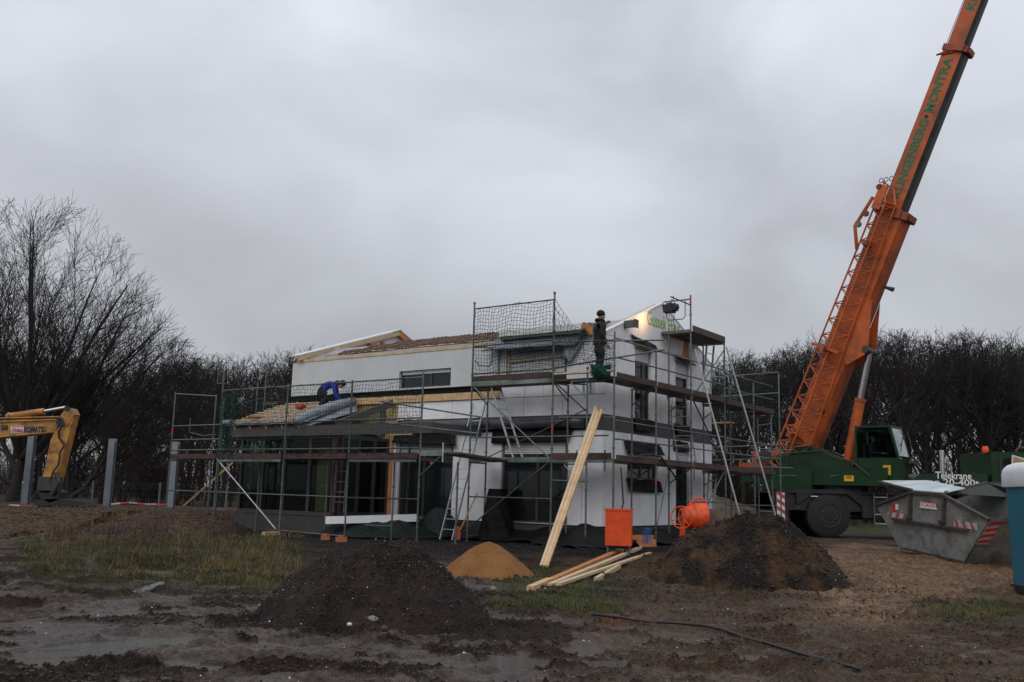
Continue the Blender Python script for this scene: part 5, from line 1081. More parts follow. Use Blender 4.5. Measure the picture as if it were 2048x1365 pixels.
part('jib_head', MB().obox(c, (BD, QX, BN), (.45, .05, .16)).tube([jp(2, TJ-1.9), BP(TJ-1.1, W1_+.35, 1.0), BP(TJ+.1, W1_+.35, .75)], .07, 8).tube([jp(1, TJ), BP(TJ+.75, W1_+.2, .65), BP(TJ+.55, W1_+.1, .2), jp(0, TJ)], .045, 6), 'crane_orange', jb)
for k, o_ in enumerate(((-1.0, .92), (-.55, .8), (.5, .65))): part('pulley', MB().tube([BP(TJ+o_[0], W1_+.28, o_[1]), BP(TJ+o_[0], W1_+.40, o_[1])], .12, 14), 'crane_under' if k else 'galv', jb)
for k in range(3): part('ring', MB().tube([BP(TJ+.78+.05*k, W1_+.2+.12*k, .75-.22*k)+BN*.07*math.cos(a)+BD*.09*math.sin(a) for a in np.linspace(0, 6.28, 9)], .015, 5), 'steel_dark', jb)
for t_, q_, h_ in ((tcy-.4, .35, .42), (.6, .3, .35), (TJ-1.6, .2, .3)): part('jib_clamp', MB().obox(BP(t_, W1_+q_, .35), (BD, QX, BN), (.09, h_, .1)), 'crane_under', jb)
part('hoist_rope', MB().tube([BP(-.5, .1, H1+.08), BP(T3+5, .1, .45)], .012, 5), 'steel_dark', crane)
# ------------------------------------------------------------------ waste skip
BL = Y(1801, 1098, 24.3); BR = Y(1927, 1127, 22.0)
ex = BR-BL; ex[2] = 0; LB = np.linalg.norm(ex); ex /= LB; en = np.cross(Z, ex); en /= np.linalg.norm(en)   # en points away from the camera
if en[1] < 0: en = -en
exs = (BR-BL)/np.linalg.norm(BR-BL); upS = np.cross(exs, en); upS = upS if upS[2] > 0 else -upS
def fpo(x, y, o): return onplane(x, y, BL+en*o, en)
def facept(x, y):
    return onplane(x, y, BL, en)
SK = {k: facept(*v) for k, v in dict(l=(1753, 1011), tl=(1824, 985), tr=(1889, 991), r=(1980, 1040), br=(1927, 1127), bl=(1801, 1098)).items()}
WD = 1.75
skip = thing('waste_skip', 'grey dented steel waste skip with open lid left of the portable toilet', 'skip', BL)
th = .045
face = [SK[k] for k in ('bl', 'l', 'tl', 'tr', 'r', 'br')]
part('side_panel', MB().prism(face, en*th), 'skip', skip); part('side_panel', MB().prism([p+en*(WD-th) for p in face], en*th), 'skip', skip)
part('floor', MB().prism([SK['bl'], SK['br'], SK['br']+Z*.05, SK['bl']+Z*.05], en*WD), 'skip_in', skip)
for a, b in (('bl', 'l'), ('br', 'r')):
    n_ = np.cross(SK[b]-SK[a], en); n_ /= np.linalg.norm(n_)
    part('end_panel', MB().prism([SK[a]+en*.0, SK[b], SK[b]+n_*.02, SK[a]+n_*.02], en*WD), 'skip', skip)
for a, b in (('l', 'tl'), ('tl', 'tr'), ('tr', 'r')):
    part('rim', MB().beam(SK[a]-en*.03, SK[b]-en*.03, .09, .06), 'skip_rust', skip); part('rim', MB().beam(SK[a]+en*(WD+.02), SK[b]+en*(WD+.02), .09, .06), 'skip_rust', skip)
part('rim', MB().beam(SK['r'], SK['r']+en*WD, .08, .07), 'skip_rust', skip); part('rim', MB().beam(SK['l'], SK['l']+en*WD, .08, .07), 'skip_rust', skip)
ledL = facept(1788, 1038); ledR = facept(1938, 1061); part('side_rail', MB().beam(ledL-en*.05, ledR-en*.05, .10, .05), 'skip_rust', skip)
for xx, a, b in ((1824, 986, 1040), (1891, 992, 1052)): part('side_post', MB().beam(facept(xx, a)-en*.03, facept(xx-1, b)-en*.03, .07, .09, up=en), 'skip_rust', skip)
part('lifting_pin', MB().tube([facept(1823, 1036)-en*.15, facept(1823, 1036)], .05, 10), 'skip_rust', skip); part('lifting_pin', MB().tube([facept(1890, 1045)-en*.15, facept(1890, 1045)], .05, 10), 'skip_rust', skip)
def stripe_band(pa, pb, h_, n, flip=1, proud=None):
    pa, pb = np.array(pa), np.array(pb); pr = -en*.006 if proud is None else proud; d = (pb-pa)/n
    upv = Z*h_
    bnd = part('warning_strip', MB().prism([pa+pr*.5, pb+pr*.5, pb+pr*.5+upv, pa+pr*.5+upv], -pr*.4), 'strip_white', skip)
    for k in range(0, n, 2):
        a = pa+d*(k+.1); m = MB().prism([a+pr, a+d*.8+pr, a+d*(.8+.5*flip)+upv+pr, a+d*.5*flip+upv+pr] if flip > 0 else [a+d*.5+pr, a+d*1.3+pr, a+d*.8+upv+pr, a+upv+pr], -pr*.3); part('stripe', m, 'stripe_red', bnd)
stripe_band(facept(1776, 1034), facept(1812, 1039), .13, 5); stripe_band(facept(1908, 1053), facept(1955, 1061), .15, 6, -1)
rp = SK['br']+(SK['r']-SK['br'])*.45+exs*.025; rq = rp+en*.42
nE = np.cross(en, (SK['r']-SK['br'])/np.linalg.norm(SK['r']-SK['br'])); nE = nE if nE[0] > 0 else -nE; sl = (SK['r']-SK['br'])/np.linalg.norm(SK['r']-SK['br'])
es = part('warning_strip', MB().prism([rp, rp+sl*.75, rp+sl*.75+en*.3, rp+en*.3], nE*.006), 'strip_white', skip)
for k in range(4): a = rp+sl*(.03+k*.18)+nE*.008; part('stripe', MB().prism([a, a+sl*.09, a+sl*.15+en*.3, a+sl*.06+en*.3], nE*.003), 'sticker_red', es)
pl = part('company_plate', MB().prism([facept(1841, 1003)-en*.02, facept(1876, 1007)-en*.02, facept(1876, 1020)-en*.02, facept(1841, 1015.5)-en*.02], en*.012), 'sticker_red', skip)
part('plate_strip', MB().prism([facept(1841, 1012.5)-en*.025, facept(1876, 1016.5)-en*.025, facept(1876, 1020)-en*.025, facept(1841, 1015.8)-en*.025], en*.003), 'white_paint', pl)
xdir = facept(1876, 1007)-facept(1841, 1003); wdp = np.linalg.norm(xdir); xdir /= wdp; ydir = np.cross(-en, xdir); ydir = ydir if ydir[2] > 0 else -ydir
if np.dot(np.cross(xdir, ydir), -en) < 0: ydir = ydir
text('lettering', 'REMONDIS', facept(1842.5, 1012.2)-en*.024, xdir, ydir, wdp*.9, 'letter_white', pl, height=.095, depth=.002, bold=.02)
st = part('sticker', MB().prism([facept(1784, 1008)-en*.01, facept(1797, 1009.5)-en*.01, facept(1797, 1021)-en*.01, facept(1784, 1025)-en*.01], en*.008), 'sticker_red', skip)
part('sticker_text_panel', MB().prism([facept(1791.5, 1008.5)-en*.014, facept(1797.5, 1009)-en*.014, facept(1797.5, 1020)-en*.014, facept(1792, 1020.5)-en*.014], en*.003), 'white_paint', st)
# lids
A0, A1 = SK['l'], SK['tl']
part('lid', MB().prism([fpo(1764, 963, 1.2), SK['tl']+en*.02+Z*.04, SK['tr']+Z*.05+en*.02, fpo(1930, 978, .5), fpo(1856, 962.5, 1.7)], Z*.02), 'lid', skip, label='pale lid with puddles, left half')
part('lid_frame', MB().beam(fpo(1757, 964, 1.2), SK['tl']+Z*.06, .06, .05).tube([fpo(1757, 964, 1.2), A0+en*1.2], .025, 6), 'skip_rust', skip)
oT = Y(1974, 966, 24.5); oR = Y(2040, 968, 24.5)
part('open_lid', MB().prism([SK['tr']+en*.05+Z*.05, oT, oR, SK['r']+en*1.5+Z*.5, SK['r']+en*1.70+Z*.02, SK['tr']+en*1.70], en*.03), 'skip_in', skip, label='black raised lid')
part('lid_frame', MB().beam(SK['tr']+en*.03+Z*.06, oT, .07, .06).beam(oT, oR, .07, .06), 'skip_rust', skip)
# ------------------------------------------------------------------ portable toilet
TX = Y(2006, 1195, 16.5); tz = TX[2]-.02; t0 = np.array([TX[0], 16.5, tz]); ang = rad(12)
tx = np.array([math.cos(ang), -math.sin(ang)*1., 0]); ty = np.array([math.sin(ang), math.cos(ang), 0])
tx = np.array([math.cos(rad(-8)), math.sin(rad(-8)), 0]); ty = np.array([-math.sin(rad(-8)), math.cos(rad(-8)), 0])
t0 = np.array([TX[0]+.50, 16.4, hz(TX[0]+.3, 16.5)-.02])
toi = thing('portable_toilet', 'blue portable toilet with white rounded roof at the right edge', 'toilet', t0)
def TB(a, b, z): return t0+tx*a+ty*b+Z*z
def tbox(m, a0, a1, b0, b1, z0, z1): return m.obox(TB((a0+a1)/2, (b0+b1)/2, (z0+z1)/2), (tx, ty, Z), ((a1-a0)/2, (b1-b0)/2, (z1-z0)/2))
def lathebox(levels, mtl, name, n=10):
    m = MB(); rings = []
    for (z, ins, r) in levels:
        a0, a1, b0, b1 = ins, 1.12-ins, ins, 1.12-ins; ring = []
        for cx, cy, st_ in ((a1-r, b1-r, 0), (a0+r, b1-r, 90), (a0+r, b0+r, 180), (a1-r, b0+r, 270)):
            for k in range(n+1): th_ = rad(st_+90*k/n); ring.append(TB(cx+r*math.cos(th_), cy+r*math.sin(th_), z))
        rings.append(ring)
    N_ = len(rings[0]); vs_ = [p for r_ in rings for p in r_]; fs = []
    for i in range(len(rings)-1):
        for j in range(N_): fs.append((i*N_+j, i*N_+(j+1) % N_, (i+1)*N_+(j+1) % N_, (i+1)*N_+j))
    fs.append(tuple(range(N_))[::-1]); fs.append(tuple((len(rings)-1)*N_+j for j in range(N_))); m.add(vs_, fs)
    o = part(name, m, mtl, toi); smooth_angle(o, 40); return o
lathebox([(0, -.02, .05), (.16, -.02, .05)], 'black_steel', 'base')
lathebox([(.16, .03, .06), (1.86, .0, .06)], 'toilet_blue', 'body')
rf = lathebox([(1.86, -.05, .08), (1.88, -.06, .09), (2.10, -.06, .11), (2.18, -.045, .14), (2.25, .0, .2), (2.29, .08, .28), (2.31, .25, .25), (2.315, .4, .12)], 'toilet_white', 'roof')
dr = part('door', tbox(MB(), .22, 1.0, -.035, -.0, .25, 1.95), 'toilet_blue', toi); part('door_rib', tbox(tbox(MB(), .27, .32, -.05, -.036, .3, 1.85), .5, .54, -.05, -.036, .3, 1.85), 'toilet_blue', dr)
part('decal', MB().tube([TB(.10, -.062, 2.06), TB(.10, -.068, 2.06)], .026, 14), 'blue_plastic', rf); part('decal', tbox(MB(), .06, .105, -.068, -.062, 1.93, 1.985), 'decal_blue', rf)
part('vent', MB().tube([TB(.17, -.06, 1.9), TB(.17, -.068, 1.9)], .018, 8), 'black_steel', rf)
part('roof_rib', MB().tube([TB(.28, -.075, 1.9), TB(.28, -.07, 2.16), TB(.29, .02, 2.28)], .012, 6), 'toilet_white', rf)
# ------------------------------------------------------------------ excavator arm (machine stands mostly left of the picture)
EY = 31.0
exc = thing('excavator', 'yellow excavator reaching in from the left edge, bucket on the ground', 'excavator', (-22, 31.4, 0))
def ep(x, y, Yd=EY): return Y(x, y, Yd)
bo = part('boom', MB().prism([ep(-260, 880), ep(-120, 850), ep(0, 841), ep(119, 837), ep(120, 852), ep(108, 865), ep(0, 875), ep(-100, 905), ep(-250, 960)], (0, .55, 0)), 'excavator', exc)
part('stick', MB().prism([ep(133, 815), ep(142, 817), ep(148, 829), ep(136, 876), ep(119, 945), ep(110, 978), ep(96, 986), ep(79, 984), ep(88, 945), ep(101, 880), ep(117, 850), ep(116, 838)], (0, .42, 0)).prism([ep(133, 815, EY-.02), ep(142, 817, EY-.02), ep(148, 829, EY-.02), ep(136, 852, EY-.02), ep(118, 850, EY-.02)], (0, .46, 0)), 'excavator', exc)
part('arm_cylinder', MB().tube([ep(18, 833, EY+.1), ep(88, 823, EY+.1)], .105, 12).tube([ep(16, 836, EY+.1), ep(22, 830, EY+.1)], .13, 8), 'excavator', exc); part('piston_rod', MB().tube([ep(88, 823, EY+.1), ep(132, 815, EY+.1)], .05, 10), 'chrome', exc)
part('pin', MB().tube([ep(134, 817, EY-.08), ep(134, 817, EY+.5)], .09, 10), 'steel_dark', exc); part('pin', MB().tube([ep(120, 845, EY-.05), ep(120, 845, EY+.5)], .12, 12), 'steel_dark', exc)
part('pipe', MB().tube([ep(-60, 841, EY-.03), ep(0, 837, EY-.03), ep(118, 834, EY-.03)], .025, 6).tube([ep(-60, 846, EY-.05), ep(110, 840, EY-.05)], .02, 6), 'excavator', exc)
part('hydraulic_hose', MB().tube([ep(112, 836, EY-.06), ep(124, 838, EY-.08), ep(126, 850, EY-.1), ep(118, 862, EY-.1), ep(118, 876, EY-.08), ep(129, 890, EY-.08)], .035, 8).tube([ep(128, 892, EY-.08), ep(120, 905, EY-.1), ep(117, 930, EY-.1), ep(106, 945, EY-.1), ep(100, 965, EY-.08), ep(108, 985, EY-.05)], .03, 8), 'hose', exc)
part('bucket_linkage', MB().tube([ep(112, 945, EY-.06), ep(118, 965, EY-.06), ep(104, 990, EY-.06)], .07, 8).obox(ep(100, 968, EY+.1), ((1, 0, 0), (0, 1, 0), (0, 0, 1)), (.3, .2, .22)), 'steel_dark', exc)
part('bucket', MB().prism([ep(73, 984), ep(98, 976), ep(118, 985), ep(116, 1000), ep(100, 1006), ep(82, 998)], (0, .7, 0)).prism([ep(66, 1000), ep(115, 998), ep(168, 1004), ep(170, 1012), ep(68, 1012)], (0, 1.0, 0)), 'black_steel', exc)
text('lettering', 'KOMATSU', ep(48, 866, EY-.002), (1, 0, .045), (-.045, 0, 1), .72, 'letter_blue', bo, height=.20, depth=.004, bold=.05)
sk = part('sticker', MB().prism([ep(22, 853, EY-.008), ep(47, 852, EY-.008), ep(47, 865, EY-.008), ep(22, 867, EY-.008)], (0, .006, 0)), 'white_paint', bo); text('lettering', 'STRABAG', ep(23.5, 863.5, EY-.010), (1, 0, .03), (-.03, 0, 1), .35, 'sticker_red', sk, height=.10, depth=.003, bold=.05)
for yy in (854.5, 864.6): part('line', MB().beam(ep(23, yy, EY-.012), ep(46, yy-.8, EY-.012), .003, .02), 'letter_blue', sk)
part('hose_port', MB().obox(ep(9, 855, EY-.02), ((1, 0, 0), (0, 1, 0), (0, 0, 1)), (.09, .03, .07)), 'steel_dark', bo)
part('house_body', MB().box(-27, -22.0, 30.2, 33.2, 1.1, 2.4), 'excavator', exc); part('excavator_cab', MB().box(-23.6, -22.0, 30.2, 31.2, 1.5, 3.1), 'black_steel', exc)
for y0 in (30.1, 32.6): part('track', MB().prism([(-26.8, y0, .15), (-27.2, y0, .55), (-26.8, y0, .95), (-22.4, y0, .95), (-22.0, y0, .55), (-22.4, y0, .15)], (0, .6, 0)), 'black_steel', exc)
# ------------------------------------------------------------------ back fence: steel posts, mesh and barrier tape
for k, (xt, yt, xb, yb_, lb) in enumerate(((67, 862, 50, 1012, 'grey steel beam post behind the excavator boom, leftmost of three'), (225, 878, 214, 1010, 'grey steel beam post standing alone between excavator and scaffold'), (350, 884, 342, 1006, 'grey steel beam post seen through the left end of the scaffold'))):
    b_ = Y(xb, yb_, 34); tp = Y(xt, yt, 34); b_[2] = -.1; c = np.array((b_[0], 34, 0.)); h_ = tp[2]
    m = MB().box(c[0]-.11, c[0]+.11, 33.9, 33.915, .2, h_).box(c[0]-.11, c[0]+.11, 34.1, 34.115, .2, h_).box(c[0]-.008, c[0]+.008, 33.915, 34.1, .2, h_)
    solo('steel_post', m, 'far_post', lb, 'post', c, 'steel posts along the back fence')
fen = thing('wire_fence', 'low wire mesh fence running in front of the wood on the left', 'fence', (-16, 36, .3))
for k, x in enumerate(np.arange(-23, -7.5, 2.5)):
    x1 = x+2.5; m = MB()
    for i in range(1, 25): m.beam((x+i*.1, 36, .25), (x+i*.1, 36, 1.3), .006, .006)
    for z_ in np.arange(.3, 1.31, .2): m.beam((x, 36, z_), (x1, 36, z_), .008, .008)
    part('mesh_panel', m, 'steel_dark', fen); part('fence_post', MB().box(x-.03, x+.03, 35.97, 36.03, .1, 1.35), 'galv_green', fen)
def tape(pts, label):
    t_ = thing('barrier_tape', label, 'tape', pts[0]); L_ = 0; col = 0
    P_ = [np.array(p) for p in pts]; seg = .25
    for a, b in zip(P_[:-1], P_[1:]):
        n = max(1, int(np.linalg.norm(b-a)/seg)); d = (b-a)/n
        for k in range(n):
            part('tape_stripe', MB().prism([a+d*k, a+d*(k+1), a+d*(k+1)+Z*.05, a+d*k+Z*.05], (0, .004, 0)), 'sticker_red' if col % 2 else 'strip_white', t_); col += 1
tape([Y(18, 1012, 31.2), Y(60, 1014, 31.2), Y(118, 1016, 31.2)], 'red and white barrier tape in front of the excavator bucket')
tape([Y(222, 1010, 31.2), Y(258, 1007, 31.2), Y(290, 1010, 31.2), Y(332, 1011, 31.2)], 'red and white barrier tape between the middle steel post and the scaffold')
# ------------------------------------------------------------------ loose site material
def board(label, p, q, w_, h_, mtl='wood', name='timber', cat='timber', grp=None, up=(0, 0, 1), loc=None):
    return solo(name, MB().beam(p, q, w_, h_, up), mtl, label, cat, loc if loc is not None else p, grp)
b0 = G(1088, 1140, -.2); b0[2] = hz(b0[0], b0[1])+.02; topc = W(-.5, -1.10, 3.30)
dd = (topc-b0)/np.linalg.norm(topc-b0); sd_ = np.cross(dd, Z); sd_ /= np.linalg.norm(sd_); nn_ = np.cross(sd_, dd)
for k, (o1, o2, l_, lb) in enumerate(((-.10, 0, 1.0, 'long pale board, leftmost of the bundle leaning on the scaffold'), (-.038, .01, .985, 'long pale board second from left in the leaning bundle'), (.024, .0, .965, 'slightly shorter middle board of the leaning bundle'), (.085, .012, .99, 'long board with red painted end, rightmost in the leaning bundle'))):
    fan = .35+.65*1.0
    p = b0+sd_*(o1*.62)+nn_*(-o2); q = p+sd_*(o1*.25)+(topc+dd*.15-b0)*l_+nn_*(-o2)
    o = thing('timber', lb, 'timber', p, 'boards leaning on the scaffold'); part('board', MB().beam(p, q, .055, .05, up=nn_), ['wood_new', 'wood', 'wood_new', 'wood'][k], o)
    if k == 3: part('painted_end', MB().beam(q, q+(q-p)/np.linalg.norm(q-p)*.06, .072, .052, up=nn_), 'red_cloth', o)
def gp_(x, y, z=-.27): p = G(x, y, z); p[2] = max(hz(p[0], p[1]), -.36); return p
def lay(label, a, b, w_, h_, mtl='wood', lift=.0, grp='timber lying in front of the scaffold', zg=-.27):
    p = gp_(*a, zg); q = gp_(*b, zg); p = p+Z*(h_/2+lift); q = q+Z*(h_/2+lift); return board(label, p, q, w_, h_, mtl, grp=grp)
lay('thick short timber end at the left tip of the lying lumber', (1060, 1182), (1100, 1169), .12, .10, 'wood')
lay('long orange timber, rearmost of the lying lumber', (1096, 1172), (1266, 1120), .12, .10, 'wood_orange', .03)
lay('long pale board, middle of the lying lumber', (1100, 1176), (1282, 1124), .10, .06, 'wood_new', .02)
lay('long pale board, front of the lying lumber', (1116, 1178), (1300, 1130), .09, .045, 'wood_new')
lay('short square timber offcut lying in front of the long lumber', (1192, 1164), (1238, 1148), .08, .08, 'wood_new')
q0_ = gp_(1262, 1118); fx = thing('formwork_box', 'small wooden trough of new boards at the end of the lying lumber', 'timber box', q0_)
dx = np.array([.93, .3, 0]); dx /= np.linalg.norm(dx); dy = np.array([-dx[1], dx[0], 0])
part('board', MB().obox(q0_+dx*.33+dy*.18+Z*.22, (dx, dy, (dx*.35+Z)/1.06), (.36, .02, .12)), 'wood_orange', fx); part('board', MB().obox(q0_+dx*.42+Z*.14, (dx, dy, Z), (.26, .02, .10)), 'wood_orange', fx); part('board', MB().obox(q0_+dx*.3+dy*.09+Z*.05, (dx, dy, Z), (.38, .1, .02)), 'wood', fx); part('board', MB().obox(q0_-dx*.02+dy*.08+Z*.10, (dy, dx, Z), (.12, .02, .09)), 'wood_orange', fx)
lay('long flat board lying under the cement mixer', (1284, 1083), (1368, 1066), .18, .07, 'wood_new', .12, zg=-.1)
solo('foam_board', MB().obox(gp_(1318, 1100, -.2)+Z*.1, ((.96, .28, 0), (-.28, .96, 0), (0, 0, 1)), (.22, .1, .03)), 'eps_slab', 'small white foam offcut behind the wooden trough', 'foam board', gp_(1318, 1100, -.2))
lay('timber offcut lying in front of the waste skip', (1832, 1106), (1864, 1116), .14, .09, 'wood', grp=None, zg=-.15)
lay('small timber block on the black gravel at the left', (527, 1073), (556, 1072), .12, .10, 'wood_new', grp=None, zg=0)
lay('dirty plank lying at the foot of the left scaffold', (432, 1046), (498, 1055), .32, .05, 'deck_wood', grp=None, zg=.0)
p = gp_(357, 1018, .1); q = Y(465, 926, p[1]-.4); board('long stick propped diagonally inside the left scaffold end', p, q, .05, .09, 'wood', grp=None)
for k, (x_, y_) in enumerate(((650, 1083), (682, 1086))):
    c = gp_(x_, y_, -.02); solo('brick', MB().obox(c+Z*.06, ((.95, .3, 0), (-.3, .95, 0), (0, 0, 1)), (.10+.03*k, .07, .06)).obox(c+Z*.14+np.array((.02, 0, 0)), ((.9, -.4, 0), (.4, .9, 0), (0, 0, 1)), (.06, .05, .02)), 'brick', ('orange brick on the gravel below the tarpaulin', 'larger orange brick on the gravel right of the first')[k], 'brick', c)
c = gp_(887, 1076, 0)
solo('brick', MB().obox(c+Z*.08, ((1, .1, 0), (-.1, 1, 0), (0, 0, 1)), (.24, .08, .08)), 'brick', 'dark orange brick block at the foot of the long ladder', 'brick', c)
# tarpaulin covered pile with foam beam
m = MB(); cx, cy = -3.45, 26.3
def tp(a, b):
    r_ = b; th_ = a*2*math.pi; ex_ = 1.65+.12*math.sin(th_*5); ey_ = .85
    x_ = r_*math.cos(th_)*ex_; y_ = r_*math.sin(th_)*ey_; n = float(fbm(np.array([x_*2.2+9]), np.array([y_*2.5]), 3)[0])-.5
    return np.array((cx+x_, cy+y_, .03+.42*(1-r_**3)+.35*n*(1-r_**4)))
tp_o = solo('tarpaulin', m.grid(tp, 64, 14), 'green_tarp', 'dark green tarpaulin heaped over materials in front of the glass doors', 'tarpaulin', (cx, cy, 0), smooth=True)
p = Y(651, 1041, 25.75); q = Y(832, 1036, 26.3); solo('foam_beam', MB().beam(p, q, .25, .19), 'eps_slab', 'long white foam beam lying on the dark green tarpaulin', 'foam beam', p)
def tp2(a, b):
    r_ = b; th_ = a*2*math.pi; n = float(fbm(np.array([math.cos(th_)*r_*2+3]), np.array([math.sin(th_)*r_*2]), 3)[0])-.5
    return np.array((-1.9+.75*r_*math.cos(th_), 26.9+.5*r_*math.sin(th_), .05+.75*(1-r_**2)+.3*n*(1-r_)))
solo('tarpaulin', MB().grid(tp2, 40, 10), 'green_tarp', 'smaller dark green tarpaulin mound left of the long ladder foot', 'tarpaulin', (-1.9, 26.9, 0), smooth=True)
def tp3(a, b):
    th_ = a*2*math.pi; z = 1.35*b; r_ = (.42-.22*b)*(1+.35*(float(fbm(np.array([math.cos(th_)*2+z*2]), np.array([math.sin(th_)*2+z]), 3)[0])-.5)*2)
    c = W(3.05, -.35); return np.array((c[0]+r_*1.1*math.cos(th_), c[1]+r_*.7*math.sin(th_), .03+z))
solo('black_sheet', MB().grid(tp3, 30, 14), 'black_tarp', 'black plastic sheet heaped beside the dark terrace door', 'plastic sheet', W(3.05, -.35), smooth=True)
def tp4(a, b):
    u = 1.4-2.7*a; hh = .2+.38*math.exp(-((u+.1)/.6)**2); r_ = math.sin(math.pi*b); return W(u, -.75-.5*(1-2*b)*.9, .02+hh*r_)+np.array((0, 0, .05*math.sin(u*7)))
solo('black_sheet', MB().grid(tp4, 36, 10), 'black_tarp', 'black plastic sheet heaped along the wall left of the orange bin', 'plastic sheet', W(0, -.75), smooth=True)
# bucket, spade, pipe
c = gp_(985, 1078, -.02)
bk = thing('bucket', 'grey metal paint bucket behind the sand heap', 'bucket', c); part('body', MB().tube([c, c+Z*.10, c+Z*.22], [.095, .105, .115], 18), 'galv', bk); part('rim', MB().tube([c+Z*.205, c+Z*.23], .122, 18), 'galv_light', bk); part('label_band', MB().tube([c+Z*.04, c+Z*.11], .112, 18, cap=False), 'white_paint', bk)
c = W(3.35, -1.5, .05); sp = thing('spade', 'red spade leaning between the ladder and the terrace door', 'spade', c); part('handle', MB().tube([c+Z*.25, W(3.3, -.9, 1.25)], .017, 8), 'wood_orange', sp); part('blade', MB().prism([c, c+U*.18, c+U*.2+Z*.3, c+U*.1+Z*.36, c+Z*.3], V*.02), 'red_cloth', sp)
solo('prop_pole', MB().tube([W(5.35, -1.4, .1), W(5.3, -1.4, 2.95)], .035, 8), 'black_steel', 'dark steel prop standing in front of the left terrace door', 'prop', W(5.35, -1.4, .1))
solo('steel_prop', MB().tube([gp_(1035, 1085, 0)+Z*.05, gp_(1100, 1078, 0)+Z*.2], .02, 8), 'galv', 'galvanised pipe lying low behind the sand heap', 'pipe', gp_(1035, 1085, 0))
# orange bin on legs
c = Y(1210, 1091, 21.7); BZ = c[2]; dx = np.array([math.cos(rad(16)), math.sin(rad(-16))*-.0+.0, 0]); dx = np.array([.985, -.17, 0]); dy = np.array([.17, .985, 0]); c = np.array([c[0], 21.7, BZ])
ob = thing('orange_bin', 'bright orange steel bin on legs in front of the scaffold', 'bin', c)
Wb, Db, Hb = .585, .62, .80
def ob_(a0, a1, b0, b1, z0, z1): return MB().obox(c+dx*(a0+a1)/2+dy*(b0+b1)/2+Z*(z0+z1)/2, (dx, dy, Z), ((a1-a0)/2, (b1-b0)/2, (z1-z0)/2))
part('wall', ob_(0, Wb, 0, .02, 0, Hb), 'orange_paint', ob); part('wall', ob_(0, Wb, Db-.02, Db, 0, Hb), 'orange_paint', ob); part('wall', ob_(0, .02, .02, Db-.02, 0, Hb), 'orange_paint', ob); part('wall', ob_(Wb-.02, Wb, .02, Db-.02, 0, Hb), 'orange_paint', ob)
part('lid', ob_(.02, Wb-.02, .02, Db-.02, Hb-.06, Hb-.04), 'mixer_brown', ob); part('rim', ob_(-.02, Wb+.02, -.02, 0, Hb-.03, Hb+.015), 'orange_paint', ob); part('rim', ob_(Wb, Wb+.02, 0, Db, Hb-.03, Hb+.015), 'orange_paint', ob)
gz0 = hz(c[0]+.3, c[1]+.3)-c[2]
for a in (.04, Wb-.06):
    for b in (.04, Db-.06): part('leg', ob_(a, a+.03, b, b+.03, gz0, 0), 'galv', ob)
part('axle', ob_(.0, Wb, .28, .32, -.08, -.04), 'steel_dark', ob)
p = gp_(1262, 1090, -.05)
solo('water_bottle_pack', MB().tube([p+np.array((-.25, .1, .07)), p+np.array((.3, .22, .07))], .07, 12), 'blue_plastic', 'blue plastic drum lying under the orange bin', 'drum', p)
hs = MB()
for k in range(3): hs.tube([W(-2.0-.06*k, -1.9, .05), W(-2.0-.06*k, -1.9, .5), W(-2.05-.06*k, -1.9, .56), W(-2.1-.06*k, -1.9, .5), W(-2.1-.06*k, -1.9, .05)], .014, 6)
p0 = Y(1287, 1088, 22.3); hs = MB()
for k in range(3): q = p0+np.array((.05*k, .03*k, 0)); hs.tube([q, q+Z*.3, q+Z*.36+np.array((.04, 0, 0)), q+Z*.3+np.array((.08, 0, 0)), q+np.array((.08, 0, 0))], .012, 6)
solo('blue_frame', hs, 'blue_plastic', 'bright blue tube hoops just right of the orange bin', 'frame', p0)
lp = MB()
for k in range(5):
    r_ = .32+.05*k; lp.tube([gp_(1222, 1112, -.15)+np.array((r_*1.6*math.cos(a), r_*.7*math.sin(a), .03+.01*k)) for a in np.linspace(0, 6.28, 26)], .014, 6)
solo('hose_coil', lp, 'hose', 'black hose coiled on the ground below the orange bin', 'hose', gp_(1222, 1112, -.15))
# cement mixer
MY = 23.0
mc = Y(1388, 1034, MY); mx_ = thing('cement_mixer', 'orange cement mixer with hand wheel behind the rusty brown heap', 'cement mixer', (mc[0], MY, 0))
dm = np.array([1, .12, 0]); dm /= np.linalg.norm(dm)
prof = [(-.30, .14), (-.28, .20), (-.20, .24), (-.05, .30), (.12, .33), (.26, .33), (.30, .29), (.31, .02)]
d1 = part('drum', MB().tube([mc+dm*a for a, b in prof], [b for a, b in prof], 28), 'mixer_orange', mx_); smooth_angle(d1, 40)
part('drum_band', MB().tube([mc+dm*(-.045), mc+dm*(-.02), mc+dm*.01], [.315, .335, .33], 28), 'mixer_orange', d1); part('lower_band', MB().tube([mc+dm*.13-Z*.035, mc+dm*.27-Z*.035], .318, 24), 'mixer_brown', d1); part('mouth', MB().tube([mc+dm*(-.315), mc+dm*(-.295)], .125, 20), 'black_steel', d1)  # dark brown band set low, so it shows on the drum's lower half
part('mouth_ring', MB().tube([mc+dm*(-.31)+(Z*math.cos(a)+np.cross(dm, Z)*math.sin(a))*.165 for a in np.linspace(0, 2*math.pi, 25)], .035, 8), 'mixer_orange', d1)
hw = mc-dm*.34-np.array((.02, .28, .02)); wx = np.array([.88, -.47, 0]); wh = MB().tube([hw+(Z*math.cos(a)+wx*math.sin(a))*.255 for a in np.linspace(0, 2*math.pi, 29)], .016, 8)
wh_ = part('hand_wheel', wh, 'mixer_orange', mx_, smooth=True)
for k in range(3): a = k*2.09+.2; part('spoke', MB().tube([hw, hw+(Z*math.cos(a)+wx*math.sin(a))*.255], .013, 6), 'mixer_orange', wh_)
